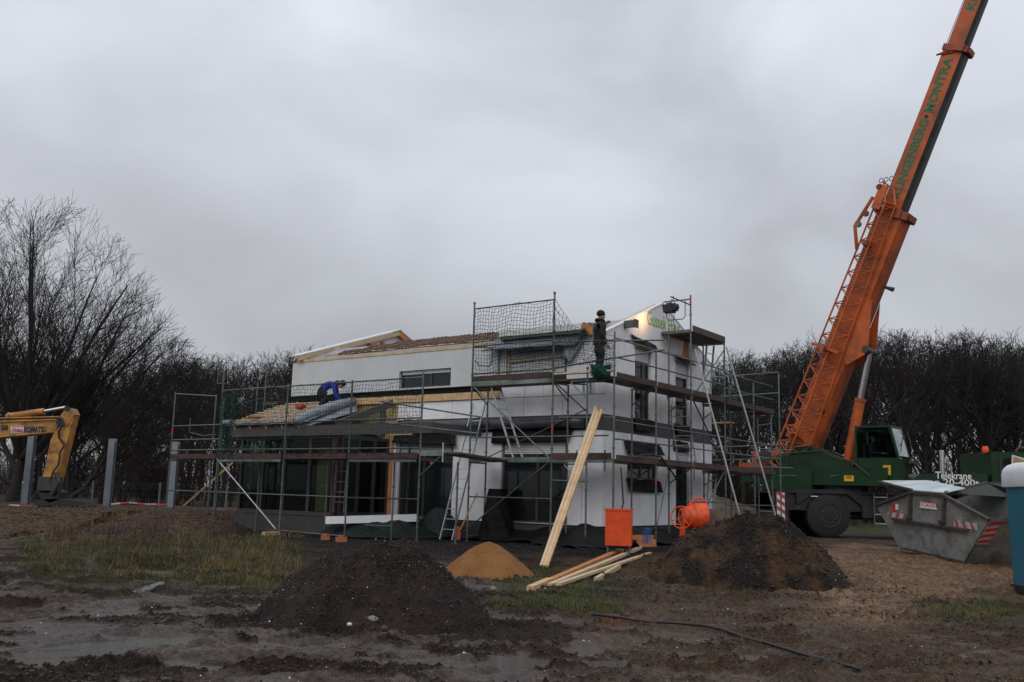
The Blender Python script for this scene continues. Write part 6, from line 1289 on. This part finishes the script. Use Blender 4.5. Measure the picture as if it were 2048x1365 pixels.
part('hub', MB().tube([hw-np.array((0, .05, 0)), hw+np.array((0, .1, 0))], .04, 10), 'mixer_brown', wh_)
part('tilt_arm', MB().tube([mc-dm*.1+Z*.28, mc+Z*.42, mc+dm*.15+Z*.45, mc+dm*.3+Z*.36, mc+dm*.34+Z*.1], .028, 8), 'mixer_orange', mx_)
gzm = hz(mc[0], MY)
part('leg', MB().beam((hw[0]+.05, MY-.15, gzm+.1), hw+np.array((.05, .13, 0)), .12, .10), 'mixer_orange', mx_); part('leg', MB().beam((mc[0]+.32, MY+.1, gzm), mc+dm*.36, .06, .06), 'mixer_orange', mx_); part('leg', MB().beam((mc[0]-.3, MY-.5, gzm+.04), (mc[0]-.3, MY+.5, gzm+.04), .06, .06), 'mixer_orange', mx_); part('leg', MB().beam((mc[0]+.3, MY-.4, gzm+.04), (mc[0]+.3, MY+.4, gzm+.04), .06, .06), 'mixer_orange', mx_)
part('motor_box', MB().box(mc[0]+.33, mc[0]+.5, MY-.15, MY+.2, mc[2]-.2, mc[2]+.2), 'mixer_brown', mx_)
# foreground cable, pipes, wood in the flood, sticks
cpx = [(1185, 1232), (1240, 1239), (1290, 1246), (1345, 1249), (1400, 1254), (1440, 1262), (1490, 1279), (1550, 1296), (1610, 1314), (1660, 1327), (1695, 1337), (1720, 1345)]
cpt = []
for k, (x_, y_) in enumerate(cpx):
    p = G(x_, y_, -.335); p[2] = -.32; cpt.append(Vector(p))
dense = []
for i in range(len(cpt)-1):
    a0 = cpt[max(i-1, 0)]; a1 = cpt[i]; a2 = cpt[i+1]; a3 = cpt[min(i+2, len(cpt)-1)]
    for s_ in range(6):
        t_ = s_/6; q = .5*((2*a1)+(-a0+a2)*t_+(2*a0-5*a1+4*a2-a3)*t_*t_+(-a0+3*a1-3*a2+a3)*t_**3); q.z = max(hz(q.x+a_, q.y+b_) for a_ in (-.03, 0, .03) for b_ in (-.05, 0, .03))+.03; dense.append(np.array(q))
solo('cable', MB().tube(dense, .019, 8), 'hose', 'thick black cable snaking across the muddy right foreground', 'cable', dense[0], smooth=True)
for k, (a, b, lb) in enumerate((((264, 1188), (320, 1168), 'grey pipe end lying in the flooded grass, left one'), ((274, 1190), (328, 1168), 'grey pipe end lying in the flooded grass, right one'))):
    p = G(*a, -.33); q = G(*b, -.30); solo('pipe', MB().tube([p, q], .035, 12), 'pipe_grey', lb, 'pipe', p, 'pipes in the flooded grass')
for k, (a, b, r_, lb) in enumerate((((88, 1178), (128, 1174), .03, 'pale branch floating in the flooded grass, nearest the left'), ((128, 1175), (168, 1168), .03, 'pale branch in the flood beside the first'), ((120, 1164), (150, 1167), .025, 'short pale stick in the flood, upper one'))):
    p = G(*a, -.365); q = G(*b, -.365); solo('branch', MB().tube([p, (p+q)/2+np.array((0, .03, .02)), q], [r_, r_*1.1, r_*.5], 8), 'stone', lb, 'branch', p, smooth=True)
# ------------------------------------------------------------------ bare trees
def grow(rng, P, D, L_, r, lvl, maxl, S_, prm):
    n = prm['n'][lvl]; step = L_/n; px_, py_, pz_ = P; dx_, dy_, dz_ = D; rr_ = r; endr = r*prm['taper'][lvl]; wob = prm['wob'][lvl]; up_ = prm['up'][lvl]; st = prm['start'][lvl]
    g_ = rng.gauss
    for i in range(n):
        dx_ += g_(0, wob); dy_ += g_(0, wob); dz_ += g_(0, wob)+up_; il = 1/math.sqrt(dx_*dx_+dy_*dy_+dz_*dz_); dx_ *= il; dy_ *= il; dz_ *= il
        qx, qy, qz = px_+dx_*step, py_+dy_*step, pz_+dz_*step; f = (i+1)/n
        r2 = endr+(r-endr)*(1-f)**1.5
        if EV is not None and lvl > 0:
            e_ = ((qx-EV[0])/EV[3])**2+((qy-EV[1])/EV[4])**2+((qz-EV[2])/EV[5])**2
            if e_ > 1+.12*g_(0, 1): break
            r2 = max(min(r2, r2*1.5*(1.06-e_)), .006)
        S_.append((px_, py_, pz_, qx, qy, qz, rr_, r2, lvl))
        if lvl < maxl and f >= st:
            k = prm['kids'][lvl]; k = int(k)+(1 if rng.random() < k-int(k) else 0)
            for _ in range(k):
                # child direction at angle an from d, random azimuth
                ax, ay, az = g_(0, 1), g_(0, 1), g_(0, 1); dt = ax*dx_+ay*dy_+az*dz_; ax -= dt*dx_; ay -= dt*dy_; az -= dt*dz_; il = 1/(math.sqrt(ax*ax+ay*ay+az*az)+1e-6)
                an = rad(g_(prm['ang'][lvl], 9)); c_, s_ = math.cos(an), math.sin(an)*il
                lk = L_*prm['len'][lvl]*rng.uniform(.65, 1.2)*(1.10-.42*f); t_ = rng.random()
                grow(rng, (px_+(qx-px_)*t_, py_+(qy-py_)*t_, pz_+(qz-pz_)*t_), (dx_*c_+ax*s_, dy_*c_+ay*s_, dz_*c_+az*s_), lk, max(r2*prm['rk'][lvl], .006), lvl+1, maxl, S_, prm)
        px_, py_, pz_ = qx, qy, qz; rr_ = r2
EV = None
def tree_segs(seed, H, prm, maxl=4, r0=.2, trunk=.30, limbs=7, spread=(6, 38), lean=(0, 0), bias=None):
    rng = random.Random(seed); S_ = []; p = [0, 0, -.15]; n = 4; d = [lean[0], lean[1], 1.]; tops = []
    for i in range(n):
        il = 1/math.sqrt(d[0]**2+d[1]**2+d[2]**2); d = [c*il+rng.gauss(0, .03) for c in d]; q = [p[k]+d[k]*H*trunk/n for k in range(3)]; S_.append((*p, *q, r0*(1-.10*i), r0*(1-.10*(i+1)), 0)); p = q; tops.append(list(p))
    az0 = rng.uniform(0, 6.28)
    for k in range(limbs):
        a = az0+k*2.399+rng.gauss(0, .2); el = rad(spread[0]+(spread[1]-spread[0])*(k+.5)/limbs+rng.gauss(0, 3)); v = (math.sin(el)*math.cos(a)+lean[0]*.6, math.sin(el)*math.sin(a)+lean[1]*.6, math.cos(el))
        b_ = tops[-1] if k < limbs*.55 else tops[rng.choice([1, 2, 2, 3])]
        ln = H*(1-trunk)*(1.0-.22*k/limbs)*rng.uniform(.94, 1.03)/max(.75, math.cos(el)**.5)
        grow(rng, b_, v, ln, r0*rng.uniform(.42, .6), 1, maxl, S_, prm)
    A_ = np.array(S_)
    if EV is None: zm = np.percentile(A_[:, 5], 99.9); A_[:, :8] *= H/zm; A_[:, 6:8] *= zm/H
    return A_
def seg_mesh(name, A9, material, k0=5, minr=0.):
    A_ = A9[:, 0:3]; B_ = A9[:, 3:6]; ra = np.maximum(A9[:, 6], minr); rb = np.maximum(A9[:, 7], minr*.8)
    d = B_-A_; d = d/(np.linalg.norm(d, axis=1)[:, None]+1e-9); ref = np.where(np.abs(d[:, 2:3]) < .9, np.array([[0, 0, 1.]]), np.array([[1., 0, 0]])); x = np.cross(d, ref); x /= np.linalg.norm(x, axis=1)[:, None]; y = np.cross(d, x)
    k = k0; n = len(A9); V_ = np.zeros((n, 2*k, 3))
    for j in range(k):
        a = 2*math.pi*j/k; o = x*math.cos(a)+y*math.sin(a); V_[:, j] = A_+o*ra[:, None]; V_[:, k+j] = B_+o*rb[:, None]
    base = (np.arange(n)*2*k)[:, None]; F_ = np.concatenate([base+np.array([[j, (j+1) % k, k+(j+1) % k, k+j]]) for j in range(k)])
    me = bpy.data.meshes.new(name); me.vertices.add(n*2*k); me.vertices.foreach_set('co', V_.ravel()); me.loops.add(len(F_)*4); me.polygons.add(len(F_)); me.loops.foreach_set('vertex_index', F_.ravel()); me.polygons.foreach_set('loop_start', np.arange(len(F_))*4); me.polygons.foreach_set('loop_total', np.full(len(F_), 4)); me.polygons.foreach_set('use_smooth', np.ones(len(F_), bool)); me.update(); me.materials.append(M(material)); return me
def place_segs(A9, x, y, s_, a, rs=1.):
    c, s = math.cos(a)*s_, math.sin(a)*s_; o = A9.copy()
    for k in (0, 3): X, Y0 = A9[:, k], A9[:, k+1]; o[:, k] = X*c-Y0*s+x; o[:, k+1] = X*s+Y0*c+y; o[:, k+2] = A9[:, k+2]*s_
    o[:, 6:8] *= s_*rs; return o
PF = dict(n=[4, 8, 6, 4, 2], taper=[.7, .16, .3, .45, .6], up=[0, .015, .03, .03, .02], wob=[.05, .08, .10, .12, .14], start=[.2, .22, .15, .15, .2], kids=[0, 1.5, 1.45, 1.4, 0], ang=[30, 38, 36, 36, 34], len=[0, .46, .42, .50, .5], rk=[.5, .42, .5, .6, .6])
PROT = []
FARM = ['bark_far', 'bark_far', 'bark_red', 'bark_far', 'bark', 'bark_far']
for k in range(6):
    EV = (0, 0, 6.9-.3*(k % 2), 3.9+.3*(k % 3), 3.9, 4.7+.3*(k % 2))
    sg = tree_segs(100+k, 14, PF, 4, .16, trunk=.34+.05*(k % 3), limbs=7+(k % 2), spread=(6, 46+5*(k % 3)))
    PROT.append((seg_mesh('trunk', sg[sg[:, 8] <= 1], FARM[k], 5), seg_mesh('crown', sg[sg[:, 8] > 1], FARM[k], 3, .0105))); print('tree', k, len(sg), [round(float(q), 1) for q in (sg[:, 3].min(), sg[:, 3].max())])
RT = random.Random(77); ntree = 0
def put_tree(x, y, h, label, group, k=None):
    global ntree
    k = RT.randrange(6) if k is None else k; s_ = h/11.5
    t_ = thing('tree', label, 'tree', (x, y, 0), group); t_.rotation_euler = (0, 0, RT.uniform(0, 6.28)); wdt = s_*RT.uniform(.9, 1.15); t_.scale = (wdt, wdt, s_)
    for nm, me_ in zip(('trunk', 'crown'), PROT[k]): o = bpy.data.objects.new(nm, me_); COL.objects.link(o); o.parent = t_
    ntree += 1
# skyline heights (photo pixels) -> tree heights
SKY = [(-200, 640), (0, 660), (60, 690), (250, 735), (330, 690), (370, 675), (410, 715), (440, 690), (520, 690), (570, 700), (600, 680), (640, 683), (700, 690), (800, 700), (1000, 740), (1300, 720), (1420, 705), (1470, 685), (1500, 690), (1570, 675), (1620, 690), (1660, 650), (1720, 640), (1790, 632), (1830, 655), (1860, 668), (1930, 650), (2000, 655), (2048, 660), (2300, 650)]
sx_ = [a for a, b in SKY]; sy_ = [b for a, b in SKY]
def wood(x0, x1, n, y0, y1, lbl, grp, dip=0):
    for i in range(n):
        px_ = x0+(x1-x0)*(i+.5+RT.uniform(-.4, .4))/n; Yd = RT.uniform(y0, y1); yt = np.interp(px_, sx_, sy_)+RT.uniform(-6, 26)+dip
        q = Y(px_, yt, Yd); b_ = Y(px_, 985, Yd); put_tree(b_[0], Yd, q[2], lbl, grp)
for (x0, x1, nn, nm) in ((-150, 640, (9, 10, 9), 'left'), (640, 1440, (6, 5, 5), 'mid'), (1440, 2200, (10, 11, 9), 'right')):
    lb = {'left': 'bare dark tree standing in the wood left of the house', 'mid': 'bare dark tree standing in the wood hidden behind the house', 'right': 'bare dark tree standing in the wood behind the crane'}[nm]
    gr = {'left': 'trees of the wood left of the house', 'mid': 'trees of the wood behind the house', 'right': 'trees of the wood behind the crane'}[nm]
    wood(x0, x1, nn[0], 52, 58, lb, gr, 0 if nm != 'mid' else 30); wood(x0, x1, nn[1], 60, 68, lb, gr, 4); wood(x0, x1, nn[2], 70, 82, lb, gr, 8)
print('trees', ntree)
# undergrowth and the far wood read as one mass
EV = None
rg = random.Random(5)
PU = dict(n=[4, 3, 3], taper=[.4, .5, .6], up=[.05, .05, .02], wob=[.12, .18, .2], start=[.1, .1, .1], kids=[2.5, 2.0, 0], ang=[28, 34, 36], len=[.6, .55, .5], rk=[.6, .6, .6])
PROTU = []
for k in range(3):
    sg = []
    for j in range(14): grow(rg, (rg.uniform(-1.8, 1.8), rg.uniform(-1.2, 1.2), -.1), (rg.uniform(-.3, .3), rg.uniform(-.3, .3), .95), rg.uniform(2.0, 4.4), .03, 0, 2, sg, PU)
    PROTU.append(np.array(sg))
L_ = []
for i in range(72):
    Yd = 60+36*rg.random(); px_ = rg.choice([rg.uniform(-160, 700), rg.uniform(1400, 2200), rg.uniform(1400, 2200)]); L_.append(place_segs(PROTU[i % 3], Y(px_, 985, Yd)[0], Yd, rg.uniform(.8, 1.5), rg.uniform(0, 6.28), 1.2))
me = seg_mesh('undergrowth', np.concatenate(L_), 'bark_red', 3, .013); o = bpy.data.objects.new('undergrowth', me); COL.objects.link(o); o['kind'] = 'stuff'; o['label'] = 'dense bare undergrowth between the trunks of the wood'; print('ug', len(me.polygons))
PFF = dict(PF); PFF['kids'] = [0, 1.2, 1.2, 0, 0]
EV = None
sgf = [tree_segs(300+k, 11.5, PFF, 3, .16, trunk=.36, limbs=6, spread=(6, 50)) for k in range(2)]; L_ = []
for i in range(105):
    Yd = 84+60*rg.random(); px_ = rg.choice([rg.uniform(-160, 640), rg.uniform(1400, 2200)]) if i % 6 else rg.uniform(640, 1400); yt = np.interp(px_, sx_, sy_)+rg.uniform(14, 50); hh = Y(px_, yt, Yd)[2]/11.5; L_.append(place_segs(sgf[i % 2], Y(px_, 985, Yd)[0], Yd, hh, rg.uniform(0, 6.28)))
me = seg_mesh('far_wood', np.concatenate(L_), 'bark_far', 3, .022); o = bpy.data.objects.new('far_wood', me); COL.objects.link(o); o['kind'] = 'stuff'; o['label'] = 'mass of trees deeper in the wood behind the site'; print('far', len(me.polygons))
# big spreading trees at the left edge
PB = dict(n=[4, 11, 8, 5, 2], taper=[.7, .12, .25, .4, .6], up=[0, .0, .012, .012, .01], wob=[.04, .045, .055, .075, .10], start=[.2, .14, .12, .12, .2], kids=[0, 1.6, 1.5, 1.3, 0], ang=[26, 27, 30, 32, 32], len=[0, .50, .42, .50, .5], rk=[.5, .45, .5, .6, .6])
def bigtree(seed, px_, Yd, lean, H, r0, label, limbs=8, spread=(6, 50), trunk=.16, env=None):
    global EV
    EV = env; sg = tree_segs(seed, H, PB, 4, r0, trunk=trunk, limbs=limbs, spread=spread, lean=lean); b_ = Y(px_, 985, Yd)
    t_ = thing('tree', label, 'tree', (b_[0], Yd, 0), 'large bare trees at the left edge')
    for nm, me_ in (('trunk', seg_mesh('trunk', sg[sg[:, 8] <= 1], 'bark', 7)), ('crown', seg_mesh('crown', sg[sg[:, 8] > 1], 'bark', 3, .0068))): o = bpy.data.objects.new(nm, me_); COL.objects.link(o); o.parent = t_
    print('big', len(sg), [round(q) for q in proj((b_[0]+sg[:, 3].max(), Yd, 7))])
bigtree(2, 20, 41, (.08, 0), 15, .28, 'tall spreading bare tree at the left edge, reaching highest', 12, (5, 62), env=(.8, 0, 7.4, 4.9, 4.5, 6.9))
bigtree(5, 60, 43, (.55, 0), 12.8, .22, 'bare tree leaning right behind the excavator arm', 9, (5, 52), env=(3.0, 0, 5.6, 3.9, 3.5, 4.9))
bigtree(9, 100, 40, (1.15, 0), 9.4, .17, 'low bare tree leaning far right towards the scaffold', 7, (5, 46), .2, env=(3.4, 0, 4.2, 3.6, 3, 3.9))
bigtree(14, -150, 42, (.1, 0), 12.5, .24, 'bare tree mostly outside the left edge of the picture', 7, env=(0, 0, 7, 4.5, 4, 6))
# ------------------------------------------------------------------ people
def skin_body(name, joints, edges, mats, pick, parent, sub=2):
    """one continuous body grown over a skeleton; pick(x,y,z) in body space -> material index"""
    names = list(joints); ix = {n: i for i, n in enumerate(names)}
    me = bpy.data.meshes.new(name); me.from_pydata([joints[n][0] for n in names], [(ix[a], ix[b]) for a, b in edges], []); me.update()
    o = bpy.data.objects.new(name, me); COL.objects.link(o)
    o.modifiers.new('skin', 'SKIN').use_smooth_shade = True; sb = o.modifiers.new('sub', 'SUBSURF'); sb.levels = sub; sb.render_levels = sub
    for n in names:
        r = joints[n][1]; r = r if isinstance(r, tuple) else (r, r); me.skin_vertices[0].data[ix[n]].radius = r
    me.skin_vertices[0].data[0].use_root = True
    dg = bpy.context.evaluated_depsgraph_get(); m2 = bpy.data.meshes.new_from_object(o.evaluated_get(dg)); bpy.data.objects.remove(o)
    for m_ in mats: m2.materials.append(M(m_))
    for p in m2.polygons: c = p.center; p.material_index = pick(c.x, c.y, c.z); p.use_smooth = True
    b = bpy.data.objects.new(name, m2); COL.objects.link(b); b.parent = parent; return b
def hand(J, E_, w, pfx, pos, d, palmn, curl=.35, s=1.):
    """palm, four unequal bent fingers and a thumb from wrist joint w"""
    d = np.array(d, float); d /= np.linalg.norm(d); n_ = np.array(palmn, float); n_ -= d*np.dot(n_, d); n_ /= np.linalg.norm(n_); sd = np.cross(d, n_); pos = np.array(pos, float)
    J[pfx+'p'] = (tuple(pos+d*.05*s), (.035*s, .022*s)); E_.append((w, pfx+'p'))
    for k, (off, ln) in enumerate(((-.030, .070), (-.010, .080), (.010, .075), (.030, .060))):
        b = pos+d*.085*s+sd*off*s; e1 = b+(d*math.cos(curl)+n_*math.sin(curl))*ln*.5*s; e2 = e1+(d*math.cos(curl*2.6)+n_*math.sin(curl*2.6))*ln*.5*s
        J[f'{pfx}a{k}'] = (tuple(b), .010*s); J[f'{pfx}b{k}'] = (tuple(e1), .009*s); J[f'{pfx}c{k}'] = (tuple(e2), .0075*s); E_ += [(pfx+'p', f'{pfx}a{k}'), (f'{pfx}a{k}', f'{pfx}b{k}'), (f'{pfx}b{k}', f'{pfx}c{k}')]
    t1 = pos+d*.03*s-sd*.038*s+n_*.01*s; t2 = t1+(d*.7-sd*.5+n_*.5)*.045*s; J[pfx+'t1'] = (tuple(t1), .012*s); J[pfx+'t2'] = (tuple(t2), .0095*s); E_ += [(pfx+'p', pfx+'t1'), (pfx+'t1', pfx+'t2')]
def ball(c, r, n=2):
    bm_ = bmesh.new(); bmesh.ops.create_icosphere(bm_, subdivisions=n, radius=1); P_ = np.array([v.co[:] for v in bm_.verts])*np.array(r)+np.array(c); F_ = [[v.index for v in f.verts] for f in bm_.faces]; bm_.free(); return MB().add(P_, F_)
def lpart(name, mb, mtl, parent, smooth=True):
    o = bpy.data.objects.new(name, mb.mesh(name, mtl, (0, 0, 0), smooth)); COL.objects.link(o); o.parent = parent; return o
def person_root(label, pos, yaw, name='person'):
    t_ = thing(name, label, 'person', pos); t_.rotation_euler = (0, 0, yaw); return t_
def head(J, E_, neck, c, fwd, up_=(0, 0, 1)):
    c = np.array(c, float); f = np.array(fwd, float); f /= np.linalg.norm(f); u_ = np.array(up_, float)
    J['skull'] = (tuple(c+u_*.03-f*.015), (.088, .098)); J['jaw'] = (tuple(c-u_*.065+f*.03), (.055, .06)); J['crown'] = (tuple(c+u_*.085-f*.01), (.065, .075))
    E_ += [(neck, 'jaw'), ('jaw', 'skull'), ('skull', 'crown')]
def face(parent, c, fwd, left, up_=(0, 0, 1)):
    c = np.array(c); f = np.array(fwd, float); l = np.array(left, float); u_ = np.array(up_, float)
    m = MB().prism([c+f*.085+u_*.03-l*.006, c+f*.118-u_*.022, c+f*.085-u_*.03-l*.018], l*.02); lpart('nose', m, 'skin', parent, False)
    for s_ in (-1, 1):
        lpart('ear', ball(c+l*s_*.092-u_*.01, (.02, .012, .032), 1), 'skin', parent)
        lpart('eye', ball(c+f*.082+l*s_*.033+u_*.012, (.012, .013, .009), 1), 'white_paint', parent); lpart('pupil', ball(c+f*.092+l*s_*.033+u_*.012, (.005, .006, .006), 1), 'black_steel', parent)
    lpart('mouth', ball(c+f*.083-u_*.062, (.010, .028, .007), 1), 'red_cloth', parent)
# standing worker on the upper deck, facing right
J = dict(pelvis=((0, 0, .93), (.155, .14)), waist=((0, 0, 1.06), (.165, .145)), chest=((-.01, 0, 1.28), (.19, .15)), shouldersc=((-.015, 0, 1.42), (.155, .115)), neck=((0, 0, 1.50), (.07, .07)))
E_ = [('pelvis', 'waist'), ('waist', 'chest'), ('chest', 'shouldersc'), ('shouldersc', 'neck')]
for s_, nm in ((1, 'l'), (-1, 'r')):
    J[nm+'hip'] = ((0, .10*s_, .86), .105); J[nm+'thigh'] = ((.01, .105*s_, .68), .098); J[nm+'knee'] = ((.02, .11*s_, .50), .072); J[nm+'calf'] = ((-.01, .11*s_, .32), .066); J[nm+'ankle'] = ((-.02, .115*s_, .09), .052); J[nm+'toe'] = ((.12, .125*s_, .045), .042)
    E_ += [('pelvis', nm+'hip'), (nm+'hip', nm+'thigh'), (nm+'thigh', nm+'knee'), (nm+'knee', nm+'calf'), (nm+'calf', nm+'ankle'), (nm+'ankle', nm+'toe')]
    J[nm+'sh'] = ((-.01, .20*s_, 1.40), .082); J[nm+'uarm'] = ((-.02, .245*s_, 1.26), .072); J[nm+'elbow'] = ((-.03, .26*s_, 1.12), .062); J[nm+'farm'] = ((.05, .245*s_, .99), .052); wr = (.12, .22*s_, .88); J[nm+'wrist'] = (wr, .034)
    E_ += [('shouldersc', nm+'sh'), (nm+'sh', nm+'uarm'), (nm+'uarm', nm+'elbow'), (nm+'elbow', nm+'farm'), (nm+'farm', nm+'wrist')]
    hand(J, E_, nm+'wrist', nm, wr, (.45, -.05*s_, -.8), (.3, -s_, .2), .5)
head(J, E_, 'neck', (.035, 0, 1.63), (1, 0, 0))
sp_ = W(-.20, -.55, 4.155)
man = person_root('worker in black jacket and beanie standing on the upper scaffold deck', sp_, rad(12))
man.scale = (1, 1, .985)
def pk(x, y, z):
    if z > 1.50: return 2
    if z < .93 and abs(y) > .13 and x > .08 and z > .70: return 2
    if z < .14: return 3
    return 0 if z > .86 else 1
skin_body('body', J, E_, ['cloth_black', 'cloth_navy', 'skin', 'boot'], pk, man)
lpart('beanie', ball((.02, 0, 1.705), (.108, .10, .098), 3), 'cloth_black', man); lpart('beanie_rim', MB().tube([(.02+.104*math.cos(a), .098*math.sin(a), 1.685-.012*math.cos(a)) for a in np.linspace(0, 6.283, 25)], .013, 8), 'cloth_black', man)
lpart('collar', MB().tube([(-.0+.095*math.cos(a), .09*math.sin(a), 1.515+.02*math.cos(a+2.6)) for a in np.linspace(0, 6.283, 21)], .042, 8), 'cloth_black', man)
lpart('jacket_hem', MB().tube([(-.005+.155*math.cos(a), .175*math.sin(a), .91) for a in np.linspace(0, 6.283, 29)], .022, 8), 'cloth_black', man)
lpart('leg_pocket', MB().box(-.09, .07, -.225, -.19, .60, .76), 'cloth_navy', man, False); lpart('hip_pouch', MB().box(-.16, -.06, -.2, -.05, .66, .86), 'cloth_black', man, False); lpart('knife', MB().box(.03, .05, -.215, -.2, .72, .84), 'galv', man, False)
face(man, (.035, 0, 1.62), (1, 0, 0), (0, 1, 0))
# crouching worker on the lean-to roof, bending forward to the right
J = dict(pelvis=((0, 0, .52), (.15, .135)), waist=((.12, 0, .62), (.145, .13)), chest=((.30, 0, .71), (.17, .145)), shouldersc=((.43, 0, .73), (.14, .11)), neck=((.52, 0, .72), (.065, .065)))
E_ = [('pelvis', 'waist'), ('waist', 'chest'), ('chest', 'shouldersc'), ('shouldersc', 'neck')]
for s_, nm in ((1, 'l'), (-1, 'r')):
    J[nm+'hip'] = ((.02, .10*s_, .48), .11); J[nm+'thigh'] = ((.15, .15*s_, .42), .098); J[nm+'knee'] = ((.30, .17*s_, .34), .074); J[nm+'calf'] = ((.17, .15*s_, .20), .066); J[nm+'ankle'] = ((.02, .13*s_, .09), .052); J[nm+'toe'] = ((.15, .14*s_, .045), .044)
    E_ += [('pelvis', nm+'hip'), (nm+'hip', nm+'thigh'), (nm+'thigh', nm+'knee'), (nm+'knee', nm+'calf'), (nm+'calf', nm+'ankle'), (nm+'ankle', nm+'toe')]
    wr = (.62, .13*s_, .16) if s_ < 0 else (.70, .12*s_, .20)
    J[nm+'sh'] = ((.43, .19*s_, .68), .08); J[nm+'uarm'] = ((.47, .22*s_, .55), .068); J[nm+'elbow'] = ((.50, .23*s_, .41), .058); J[nm+'farm'] = ((.56, .19*s_, .29), .048); J[nm+'wrist'] = (wr, .034)
    E_ += [('shouldersc', nm+'sh'), (nm+'sh', nm+'uarm'), (nm+'uarm', nm+'elbow'), (nm+'elbow', nm+'farm'), (nm+'farm', nm+'wrist')]
    hand(J, E_, nm+'wrist', nm, wr, (.5, -.1*s_, -.6), (-.4, 0, -.8), .6, 1.1)
f_ = (.72, 0, -.69); u__ = (.69, 0, .72); hc = np.array((.66, 0, .70))
head(J, E_, 'neck', hc, f_, u__)
cp_ = W(9.5, -.95, lz(-.95)+.09)
crc = person_root('worker in blue jacket crouching on the battens of the lean-to roof', cp_, rad(0))
def pk2(x, y, z):
    if x > .545 and z > .5: return 2
    if z < .24 and x > .56: return 4
    if z < .13 and x < .3: return 3
    if z > .40 and (x > .10 or z > .66): return 0 if not (x < .42 and z < .5 and abs(y) < .3 and x < .38) else 1
    return 0 if x > .40 else 1
skin_body('body', J, E_, ['cloth_blue', 'cloth_navy', 'skin', 'boot', 'glove_red'], pk2, crc)
lpart('beanie', ball(hc+np.array(u__)*.055-np.array(f_)*.02, (.11, .10, .105), 3), 'cloth_black', crc); lpart('hood', ball((.52, 0, .76), (.105, .125, .085), 2), 'cloth_black', crc)
lpart('tool_pouch', MB().box(.06, .16, -.235, -.16, .36, .52), 'cloth_navy', crc, False); lpart('reflective_patch', MB().box(.27, .37, -.255, -.245, .37, .42), 'galv_light', crc, False)
face(crc, hc, f_, (0, 1, 0), u__)
# crane operator behind the side window
J = dict(pelvis=((0, 0, .12), (.15, .14)), waist=((.0, 0, .26), (.15, .14)), chest=((.02, 0, .45), (.175, .14)), shouldersc=((.02, 0, .58), (.14, .10)), neck=((.04, 0, .66), (.055, .055)))
E_ = [('pelvis', 'waist'), ('waist', 'chest'), ('chest', 'shouldersc'), ('shouldersc', 'neck')]
for s_, nm in ((1, 'l'), (-1, 'r')):
    J[nm+'hip'] = ((.06, .1*s_, .10), .10); J[nm+'knee'] = ((.44, .12*s_, .14), .07); J[nm+'ankle'] = ((.50, .12*s_, -.28), .05); J[nm+'toe'] = ((.63, .12*s_, -.33), .04)
    wr = (.40, .16*s_, .30); J[nm+'sh'] = ((.02, .19*s_, .56), .075); J[nm+'elbow'] = ((.08, .23*s_, .29), .056); J[nm+'wrist'] = (wr, .034)
    E_ += [('pelvis', nm+'hip'), (nm+'hip', nm+'knee'), (nm+'knee', nm+'ankle'), (nm+'ankle', nm+'toe'), ('shouldersc', nm+'sh'), (nm+'sh', nm+'elbow'), (nm+'elbow', nm+'wrist')]
    hand(J, E_, nm+'wrist', nm, wr, (1, 0, -.1), (0, -s_, -.5), .6)
head(J, E_, 'neck', (.06, 0, .80), (1, 0, 0))
op = person_root('crane operator in green jacket seated behind the cab side window', S(c0t, .45, 2.74), AL)
skin_body('body', J, E_, ['cloth_teal', 'skin', 'cloth_navy'], lambda x, y, z: 1 if (z > .69 or (x > .40 and z > .2)) else (2 if z < .2 else 0), op)
lpart('hair', ball((.045, 0, .86), (.098, .088, .07), 2), 'stone', op); face(op, (.06, 0, .79), (1, 0, 0), (0, 1, 0))
bpy.context.view_layer.update()
SC.render.engine = 'CYCLES'
print('objects', len(bpy.data.objects), 'tris', sum(len(m.polygons) for m in bpy.data.meshes))
